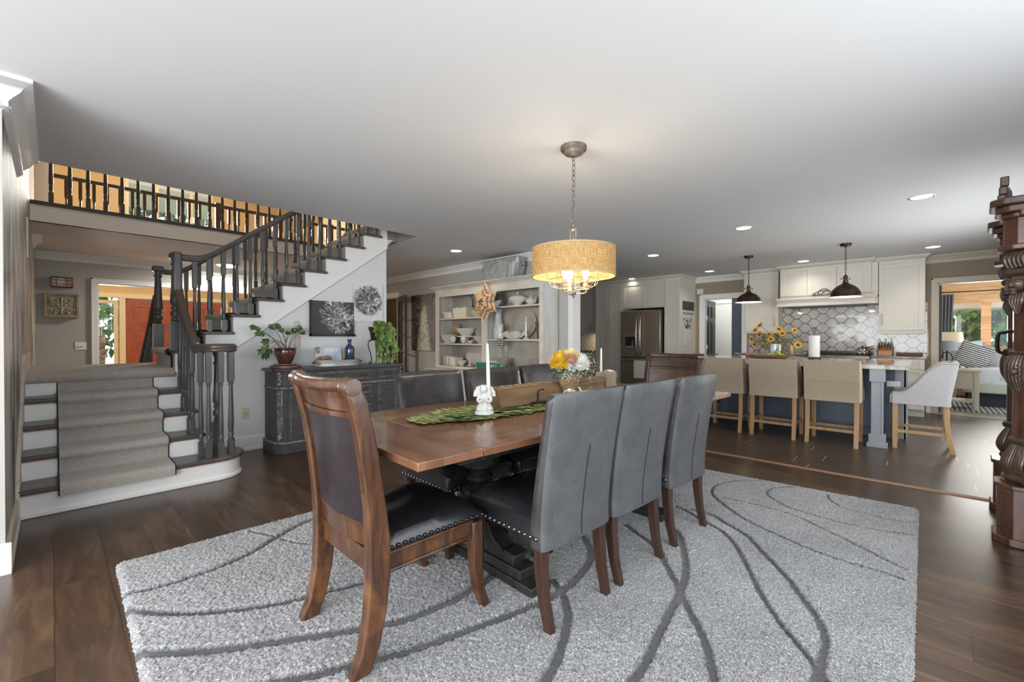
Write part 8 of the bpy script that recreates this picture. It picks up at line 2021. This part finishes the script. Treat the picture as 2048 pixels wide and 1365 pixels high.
# angel painting on the wall left of the hutch
AP = NT('angel_paint', 0.45); tc = AP.n('TexCoord'); sp = AP.n('SeparateXYZ'); AP.l(tc.outputs['Object'], sp.inputs[0])
nA = AP.noise(tc.outputs['Object'], 5, 6, 0.65, 2.5); nB = AP.noise(tc.outputs['Object'], 13, 4, 0.6, 3.0)
bg = AP.ramp(AP.math('ADD', AP.math('MULTIPLY', nA, 0.7), AP.math('MULTIPLY', nB, 0.3)), [(0.44, (0.008, 0.007, 0.006)), (0.51, (0.022, 0.02, 0.018)), (0.55, (0.20, 0.10, 0.04)), (0.58, (0.03, 0.045, 0.05)), (0.66, (0.34, 0.22, 0.11))])
yy = AP.math('ADD', sp.outputs[1], 0.02); wdt = AP.math('SUBTRACT', 0.16, AP.math('MULTIPLY', sp.outputs[2], 0.18))
mk = AP.math('SUBTRACT', AP.math('ADD', wdt, AP.math('MULTIPLY', nA, 0.10)), AP.math('ADD', AP.math('ABSOLUTE', yy), 0.05)); top_ = AP.math('LESS_THAN', sp.outputs[2], 0.22)
robe = AP.ramp(nB, [(0.3, (0.22, 0.22, 0.18)), (0.55, (0.52, 0.49, 0.38)), (0.75, (0.70, 0.64, 0.48))])
AP.base(AP.mix(AP.math('MULTIPLY', AP.ramp(mk, [(0.0, (0.0,)*3), (0.08, (1.0,)*3)]), top_), bg, robe))
an = thing('angel_painting', 'dark painting of a pale robed angel on the wall left of the hutch', 'painting', (4.948, 7.02, 1.465))
MB().box(-0.03, 0, -0.40, 0.40, -0.54, 0.54).build('canvas', AP.m, parent=an, smooth=0)
HAIR = mat('paint_gold', (0.50, 0.28, 0.09), 0.5); SKN = mat('paint_pale', (0.60, 0.45, 0.28), 0.5)
MB().lathe([(0.070, 0), (0.070, 0.002)], (-0.030, -0.05, 0.26), 24, (-1, 0, 0)).build('painted_hair', HAIR, parent=an)
MB().lathe([(0.035, 0), (0.035, 0.002)], (-0.0325, -0.05, 0.235), 20, (-1, 0, 0)).build('painted_face', SKN, parent=an)
for cy_2, cz_2, rr in ((0.15, 0.20, 0.13), (0.20, 0.02, 0.11), (-0.22, 0.12, 0.12), (-0.15, -0.08, 0.10), (0.04, -0.28, 0.12), (-0.20, -0.33, 0.09)):
    MB().tube([(-0.0315, cy_2+rr*(1-t_/9)*math.cos(t_), cz_2+rr*(1-t_/9)*math.sin(t_)) for t_ in np.linspace(0.5, 6.0, 22)], 0.007, 5).build('painted_scroll', mat('paint_scroll', (0.48, 0.38, 0.20), 0.5), parent=an)

# ================================================================ CARVED HALL TREE AT THE RIGHT EDGE
WAL = NT('carved_walnut', 0.38); v_ = WAL.coord('Object', (10, 10, 1.6)); a_ = WAL.noise(v_, 2.4, 6, 0.6, 0.8); w_ = WAL.noise(WAL.coord('Object'), 5, 3)
WAL.base(WAL.mix(WAL.ramp(w_, [(0.5, (0.0,)*3), (0.75, (0.6,)*3)]), WAL.ramp(a_, [(0.3, (0.022, 0.010, 0.006)), (0.6, (0.085, 0.036, 0.020)), (0.8, (0.13, 0.06, 0.035))]), (0.13, 0.045, 0.02))); WAL.b.inputs['Coat Weight'].default_value = 0.3; WAL = WAL.m
CARV = mat('carving_dark', (0.045, 0.026, 0.018), 0.4, c2=(0.085, 0.05, 0.034), scale=(18,)*3, coat=0.2)
ht = thing('hall_tree', 'tall carved dark walnut hall tree cut by the right edge of the picture', 'hall tree', (0, 0, 0))
_th = math.radians(-3.4); _P = Vector((3.72, -0.34, 0)); ht.rotation_euler = (0, 0, _th); ht.location = _P - Matrix.Rotation(_th, 3, 'Z') @ _P
def cant(xa, xb, y0, y1, c_, right=True):
    """plan with the camera-side front corner canted"""
    return [(xa, y1), (xa, y0-c_), (xa+c_, y0), (xb-c_, y0), (xb, y0-c_), (xb, y1)]
for xa, xb in ((3.685, 3.93), (4.37, 4.615)):
    MB().prism(cant(xa, xb, -0.305, -0.72, 0.06), 0.03, 0.32, 'XY').build('base_block', WAL, parent=ht, smooth=0, bevel=0.003)
    MB().prism(cant(xa-0.018, xb+0.018, -0.287, -0.73, 0.065), 0.0, 0.045, 'XY').build('plinth', WAL, parent=ht, smooth=0, bevel=0.008)
    MB().prism(cant(xa-0.012, xb+0.012, -0.293, -0.73, 0.065), 0.318, 0.342, 'XY').build('block_moulding', WAL, parent=ht, smooth=0, bevel=0.006)
    p0_, p1_ = Vector((xa, -0.365, 0)), Vector((xa+0.06, -0.305, 0)); nn = Vector((-0.707, 0.707, 0))*0.002
    a0, a1 = p0_.lerp(p1_, 0.18)+nn, p0_.lerp(p1_, 0.82)+nn
    MB().tube([(a0.x, a0.y, 0.10), (a1.x, a1.y, 0.10), (a1.x, a1.y, 0.285), (a0.x, a0.y, 0.285)], 0.003, 6, closed=True).build('panel_bead', CARV, parent=ht)
    xm = (xa+xb)/2
    MB().prism([(xm-0.085, -0.60), (xm-0.085, -0.405), (xm-0.045, -0.365), (xm+0.045, -0.365), (xm+0.085, -0.405), (xm+0.085, -0.60)], 0.342, 1.70, 'XY').build('pilaster', WAL, parent=ht, smooth=0, bevel=0.003)
    MB().prism(cant(xm-0.115, xm+0.115, -0.300, -0.66, 0.055), 1.665, 1.695, 'XY').build('frieze_moulding', WAL, parent=ht, smooth=0, bevel=0.006)
    MB().prism(cant(xm-0.095, xm+0.095, -0.325, -0.66, 0.05), 1.695, 1.845, 'XY').build('frieze_block', WAL, parent=ht, smooth=0, bevel=0.003)
    for q, (dz0, dz1) in enumerate(((1.845, 1.875), (1.875, 1.915), (1.915, 1.955))):
        e_ = 0.012+q*0.022; MB().prism(cant(xm-0.095-e_, xm+0.095+e_, -0.325+e_, -0.68, 0.05), dz0, dz1, 'XY').build('cornice', WAL, parent=ht, smooth=0, bevel=0.008)
    # carved applied ornaments on the canted face and the front
    cvx, cvy = xm-0.062, -0.392
    def blob(name, zs, seed):
        m = MB(); r3 = random.Random(seed)
        for z, rr, o_ in zs: m.sphere((cvx-0.004-o_*0.6, cvy+0.004+o_*0.8, z), rr, 12, 8, (1.0, 1.0, 1.15))
        return m
    m = MB().cyl((cvx-0.035, cvy-0.028, 0.585), (cvx+0.035, cvy+0.032, 0.585), 0.022); m.cyl((cvx-0.04, cvy-0.022, 0.375), (cvx+0.035, cvy+0.042, 0.375), 0.026)
    for k in range(9):
        f_ = (k-4)/4; m.tube(smoothpath([(cvx+f_*0.018, cvy+f_*0.018+0.004, 0.57), (cvx-0.014+f_*0.034, cvy+0.024+f_*0.034, 0.50), (cvx-0.018+f_*0.036, cvy+0.034+f_*0.036, 0.44), (cvx+f_*0.030, cvy+f_*0.030+0.012, 0.385)], 4), 0.0085, 6)
    m.build('acanthus_bracket', CARV, parent=ht)
    m = MB(); m.sphere((cvx-0.024, cvy+0.026, 0.98), 0.021, 14, 10)
    m.tube([(cvx-0.012+0.028*math.cos(t_)*0.7, cvy+0.014+0.028*math.cos(t_)*0.7, 0.98+0.034*math.sin(t_)) for t_ in np.linspace(0, 2*PI, 18)[:-1]], 0.008, 6, closed=True)
    m.cyl((cvx-0.035, cvy-0.02, 1.085), (cvx+0.03, cvy+0.04, 1.085), 0.012)
    for k in range(7):
        f_ = (k-3)/3; m.tube(smoothpath([(cvx+f_*0.03, cvy+f_*0.03, 1.08), (cvx-0.008+f_*0.036, cvy+0.016+f_*0.036, 1.02), (cvx-0.008+f_*0.036, cvy+0.016+f_*0.036, 0.94), (cvx+f_*0.024, cvy+0.004+f_*0.024, 0.87)], 4), [0.010]*5+[0.009]*5+[0.006]*3, 6)
    m.build('carved_rosette', CARV, parent=ht)
    m = MB(); m.cyl((cvx-0.045, cvy-0.03, 1.545), (cvx+0.035, cvy+0.042, 1.545), 0.022)
    for k in range(5):
        f_ = (k-2)/2; m.tube(smoothpath([(cvx+f_*0.03, cvy+f_*0.03, 1.66), (cvx-0.022+f_*0.032, cvy+0.03+f_*0.032, 1.62), (cvx-0.012+f_*0.03, cvy+0.018+f_*0.03, 1.57)], 4), 0.012, 6)
    hx, hy = cvx-0.012, cvy+0.014
    m.sphere((hx, hy, 1.475), 0.038, 16, 12, (1, 1, 1.15)); m.sphere((hx-0.026, hy+0.026, 1.468), 0.013, 10, 8, (1, 1, 1.3)); m.sphere((hx-0.020, hy+0.020, 1.440), 0.020, 10, 8, (1.1, 1.1, 0.6))
    for s_ in (-1, 1):
        m.sphere((hx-0.020+s_*0.016, hy+0.020+s_*0.016, 1.488), 0.009, 8, 6); m.tube(smoothpath([(hx-0.026, hy+0.026, 1.492), (hx-0.020+s_*0.018, hy+0.022+s_*0.018, 1.506), (hx-0.004+s_*0.034, hy+0.006+s_*0.034, 1.50)], 4), 0.006, 6)
        m.tube(smoothpath([(hx+s_*0.03, hy+s_*0.03, 1.50), (hx+s_*0.04, hy+s_*0.04, 1.46), (hx+s_*0.03, hy+s_*0.03, 1.42)], 4), 0.011, 6)
    m.sphere((hx-0.018, hy+0.018, 1.425), 0.017, 10, 8, (1, 1, 0.8))
    for k in range(5):
        f_ = (k-2)/2; m.tube(smoothpath([(hx+f_*0.02, hy+f_*0.02, 1.42), (hx-0.008+f_*0.02, hy+0.008+f_*0.02, 1.37), (hx+f_*0.004, hy+f_*0.004, 1.305)], 4), [0.010]*5+[0.005]*4, 6)
    m.build('carved_mask', CARV, parent=ht)
MB().box(3.93, 4.37, -0.72, -0.50, 0.0, 0.28).build('seat_box', WAL, parent=ht, bevel=0.004)
MB().box(3.70, 4.60, -0.72, -0.60, 0.28, 1.86).build('back_panel', WAL, parent=ht, smooth=0)
MB().box(3.92, 4.38, -0.60, -0.592, 0.40, 1.62).build('mirror', mat('old_mirror', (0.55, 0.54, 0.52), 0.06, 1.0), parent=ht, smooth=0)
MB().box(3.905, 3.925, -0.60, -0.56, 0.36, 1.66).box(4.375, 4.395, -0.60, -0.56, 0.36, 1.66).box(3.905, 4.395, -0.60, -0.56, 1.64, 1.67).build('mirror_frame', mat('frame_reflect_beige', (0.30, 0.22, 0.14), 0.5), parent=ht)  # beige puts the strip of reflected light into the frame colour
MB().box(3.70, 4.60, -0.66, -0.42, 1.70, 1.845).build('frieze', WAL, parent=ht, bevel=0.003); MB().box(3.68, 4.62, -0.68, -0.38, 1.845, 1.90).build('cornice', WAL, parent=ht, bevel=0.008)
m = MB(); m.box(3.785, 3.835, -0.335, -0.30, 1.955, 2.0).box(3.78, 3.825, -0.34, -0.305, 2.0, 2.045).box(3.772, 3.815, -0.345, -0.31, 2.045, 2.10)
m.prism([(3.78, 1.955), (4.52, 1.955), (4.40, 2.04), (4.15, 2.12), (3.90, 2.04)], -0.36, -0.33, 'XZ'); m.build('pediment', CARV, parent=ht, bevel=0.006)
HK = MB().tube(smoothpath([(4.12, -0.40, 1.225), (4.12, -0.345, 1.205), (4.12, -0.315, 1.19), (4.12, -0.312, 1.10), (4.12, -0.33, 1.075), (4.12, -0.38, 1.06)], 4), 0.010, 8).sphere((4.12, -0.395, 1.228), 0.015, 10, 8)
HK.box(4.10, 4.14, -0.60, -0.38, 1.045, 1.07).build('coat_hook', mat('hook_iron', (0.05, 0.045, 0.04), 0.4, 0.9), parent=ht)
MB().lathe([(0.012, 0), (0.016, 0.01), (0.008, 0.02), (0.016, 0.03), (0.010, 0.045), (0, 0.055)], (3.80, -0.335, 0.342), 12).build('turned_finial', mat('finial_brass', (0.25, 0.15, 0.08), 0.3, 0.6), parent=ht)

# ================================================================ BEDROOM THROUGH THE DOOR
bd = thing('bed', 'bed with a white patterned coverlet and pale green edge, through the doorway', 'bed', (0, 0, 0))
COV = mat('coverlet', (0.68, 0.68, 0.67), 0.9, c2=(0.50, 0.49, 0.47), scale=(6, 6, 6), contrast=(0.30, 0.38), bump=0.2, bscale=(20,)*3)
MB().box(10.72, 12.75, -2.2, -0.52, 0.30, 0.655).build('mattress', COV, parent=bd, bevel=0.05, seg=4)
MB().box(10.70, 12.77, -2.22, -0.50, 0.24, 0.40).build('green_skirt', mat('celadon_quilt', (0.50, 0.53, 0.40), 0.9, bump=0.3, bscale=(60,)*3), parent=bd, bevel=0.02)
MB().box(10.85, 12.6, -2.1, -0.6, 0.0, 0.24).build('bed_shadow_base', mat('bed_shadow', (0.04, 0.04, 0.05), 0.8), parent=bd)  # block whose near-black colour holds the shade under the bed
CS = mat('cream_furniture', (0.62, 0.56, 0.42), 0.5)
nt_ = thing('end_table', 'cream end table with a low shelf beside the bed, seen past the side stool', 'table', (0, 0, 0))
MB().box(10.15, 10.62, -0.66, -0.20, 0.62, 0.655).build('tabletop', CS, parent=nt_, bevel=0.004)
for x in (10.20, 10.57):
    for y in (-0.61, -0.25): MB().box(x-0.03, x+0.03, y-0.03, y+0.03, 0, 0.62).build('leg', CS, parent=nt_, bevel=0.003)
MB().box(10.18, 10.60, -0.63, -0.23, 0.34, 0.62).build('drawer_box', CS, parent=nt_, bevel=0.003); MB().box(10.18, 10.60, -0.63, -0.23, 0.12, 0.15).build('shelf', CS, parent=nt_)
def cushion(name, label, loc, rot, w, h, t_, m_, cat='pillow'):
    o = MB().slab(lambda u, v, s_: ((u-0.5)*w*(1-0.06*math.sin(PI*v)), (1 if s_ else -1)*t_/2*(max(0, 1-abs(2*u-1)**2.6)*max(0, 1-abs(2*v-1)**2.6))**0.5, (v-0.5)*h*(1-0.06*math.sin(PI*u))), 20, 20, 0).build(name, m_, loc=loc, smooth=180)
    o.rotation_euler = rot; return tag(o, label, cat)
STR = NT('striped_ticking', 0.9); tc = STR.n('TexCoord'); sp = STR.n('SeparateXYZ'); STR.l(tc.outputs['Object'], sp.inputs[0]); nw = STR.noise(tc.outputs['Object'], 60, 2)
STR.base(STR.ramp(STR.math('ADD', STR.math('MULTIPLY', STR.math('PINGPONG', sp.outputs[2], 0.0165), 60.6), STR.math('MULTIPLY', STR.math('SUBTRACT', nw, 0.5), 0.5)), [(0.36, (0.025, 0.025, 0.028)), (0.50, (0.66, 0.64, 0.60))]))
cushion('striped_pillow', 'black and white striped pillow leaning on the bed', (11.05, -0.62, 0.84), (0.2, 0.35, math.radians(-62)), 0.52, 0.44, 0.16, STR.m)
cushion('white_pillow', 'plain white pillow behind the striped one', (11.25, -0.50, 0.88), (0.1, -0.1, math.radians(-62)), 0.6, 0.45, 0.16, mat('pillow_white', (0.72, 0.72, 0.74), 0.9))
cushion('quilted_pillow', 'pale quilted pillow at the back right of the striped pillow', (11.5, -0.85, 0.82), (0.3, 0.4, math.radians(-62)), 0.5, 0.4, 0.14, mat('pillow_grey', (0.55, 0.53, 0.5), 0.9, c2=(0.3, 0.28, 0.26), scale=(30, 30, 6)))
def lamp(label, x, y, z, r_, h_, m_shade, m_body):
    t = thing('table_lamp', label, 'lamp', (x, y, z), 0, 'bedroom table lamps')
    MB().lathe([(r_*0.9, h_), (r_, h_), (r_*0.85, h_+r_*1.25), (r_*0.8, h_+r_*1.25)], (0, 0, 0), 30, cap=False).build('lamp_shade', m_shade, parent=t)
    m = MB(); m.lathe([(0.06, 0), (0.06, 0.012), (0.012, 0.02), (0.012, h_+0.06)], (0, 0, 0), 16)
    m.tube([(0, 0.07*math.cos(a), h_*0.5+h_*0.42*math.sin(a)) for a in np.linspace(0, 2*PI, 16)[:-1]], 0.007, 6, closed=True); m.build('base', m_body, parent=t); return t
lamp('table lamp with a grey shade and iron base behind the side stool', 10.42, -0.275, 0.655, 0.13, 0.30, mat('shade_grey', (0.50, 0.49, 0.50), 0.8), IRON)
n2_ = thing('night_stand', 'cream night stand in the bedroom corner under the curtain', 'table', (0, 0, 0))
MB().box(12.0, 12.5, -0.45, 0.1, 0.0, 0.66).build('body', CS, parent=n2_, bevel=0.004); MB().box(11.98, 12.52, -0.47, 0.12, 0.66, 0.69).build('top', CS, parent=n2_)
lamp('taller table lamp with a cream shade under the curtain, behind the grey-shaded lamp', 12.2, -0.36, 0.69, 0.21, 0.33, mat('shade_cream', (0.66, 0.56, 0.40), 0.8), IRON)
cu = thing('curtain', 'grey-blue gathered curtain at the left of the bedroom window', 'curtain', (0, 0, 0))
MB().slab(lambda u, v, s_: (12.94 + 0.035*math.sin(u*2*PI*5) + 0.004*s_, -0.18 - u*(0.26-0.04*v), 2.08 - v*1.35), 60, 4, 0).build('cloth', mat('curtain_slate', (0.17, 0.18, 0.21), 0.85), parent=cu, smooth=60)
for k in range(6): MB().tube([(12.95, -0.20-k*0.045, 2.095+0.0*1), (12.95, -0.20-k*0.045, 2.13)], 0.003, 5).build('curtain_ring', IRON, parent=cu)
tag(MB().tube([(12.95, -0.12, 2.125), (12.95, -2.0, 2.125)], 0.011, 8).build('curtain_rod', IRON), 'thin black curtain rod across the bedroom window', 'curtain rod')
fp = thing('potted_orchid', 'plant with brown-red leaves in a terracotta pot on the bedroom sill', 'plant', (12.6, -1.08, 0.67))
MB().lathe([(0.05, 0), (0.075, 0.11), (0.08, 0.11), (0.08, 0.14), (0.0, 0.135)], (0, 0, 0), 20).build('pot', mat('terracotta', (0.45, 0.25, 0.13), 0.7), parent=fp)
m = MB(); rd = random.Random(12)
for k in range(30): a = rd.uniform(0, 6.28); leaf(m, (rd.gauss(0, 0.03), rd.gauss(0, 0.05), 0.15+rd.uniform(0, 0.16)), (math.cos(a), math.sin(a), 0.6), (0, 0, 1), 0.10, 0.026)
m.build('leaves', mat('orchid_leaf', (0.40, 0.28, 0.10), 0.5, c2=(0.22, 0.05, 0.02), scale=(14,)*3), parent=fp, smooth=0)
MB().box(12.4, 13.0, -2.2, -0.45, 0.60, 0.665).build('sill_shelf', KNOTPINE) ; bpy.data.objects['sill_shelf'].name = 'trim_40'; bpy.data.objects['trim_40']['kind'] = 'structure'
g = NT('woven_rug', 0.95); tc = g.n('TexCoord'); sp = g.n('SeparateXYZ'); g.l(tc.outputs['Object'], sp.inputs[0])
g.base(g.ramp(g.math('MULTIPLY', g.math('PINGPONG', sp.outputs[1], 0.03), 33), [(0.35, (0.10, 0.10, 0.11)), (0.6, (0.50, 0.48, 0.45))]))
tag(MB().box(9.95, 12.6, -2.6, 0.3, -0.002, 0.008).build('bedroom_rug', g.m), 'flat woven striped rug under the bed', 'rug')
MB().box(9.30, 9.58, -0.90, -0.145, -0.004, 0.006).build('trim_41', mat('threshold', (0.40, 0.34, 0.27), 0.5))['kind'] = 'structure'
# black door hinges plate and hall picture, thermostat
tag(MB().box(10.60, 10.64, 2.955, 2.98, 1.4, 1.9).build('green_print', mat('print_green', (0.30, 0.42, 0.22), 0.5, c2=(0.55, 0.5, 0.45), scale=(9,)*3)), 'small green framed print on the pale hall wall beyond the black door', 'picture') if False else None
hp = thing('framed_print', 'green and pink framed print on the pale hall wall beyond the black door', 'picture', (10.62, 2.98, 1.67))
MB().box(-0.24, 0.24, -0.02, 0, -0.22, 0.22).build('frame', mat('frame_teal', (0.03, 0.08, 0.07), 0.4), parent=hp); MB().box(-0.21, 0.21, -0.024, -0.02, -0.19, 0.19).build('print', mat('print_green', (0.30, 0.42, 0.22), 0.5, c2=(0.55, 0.42, 0.38), scale=(9,)*3), parent=hp)
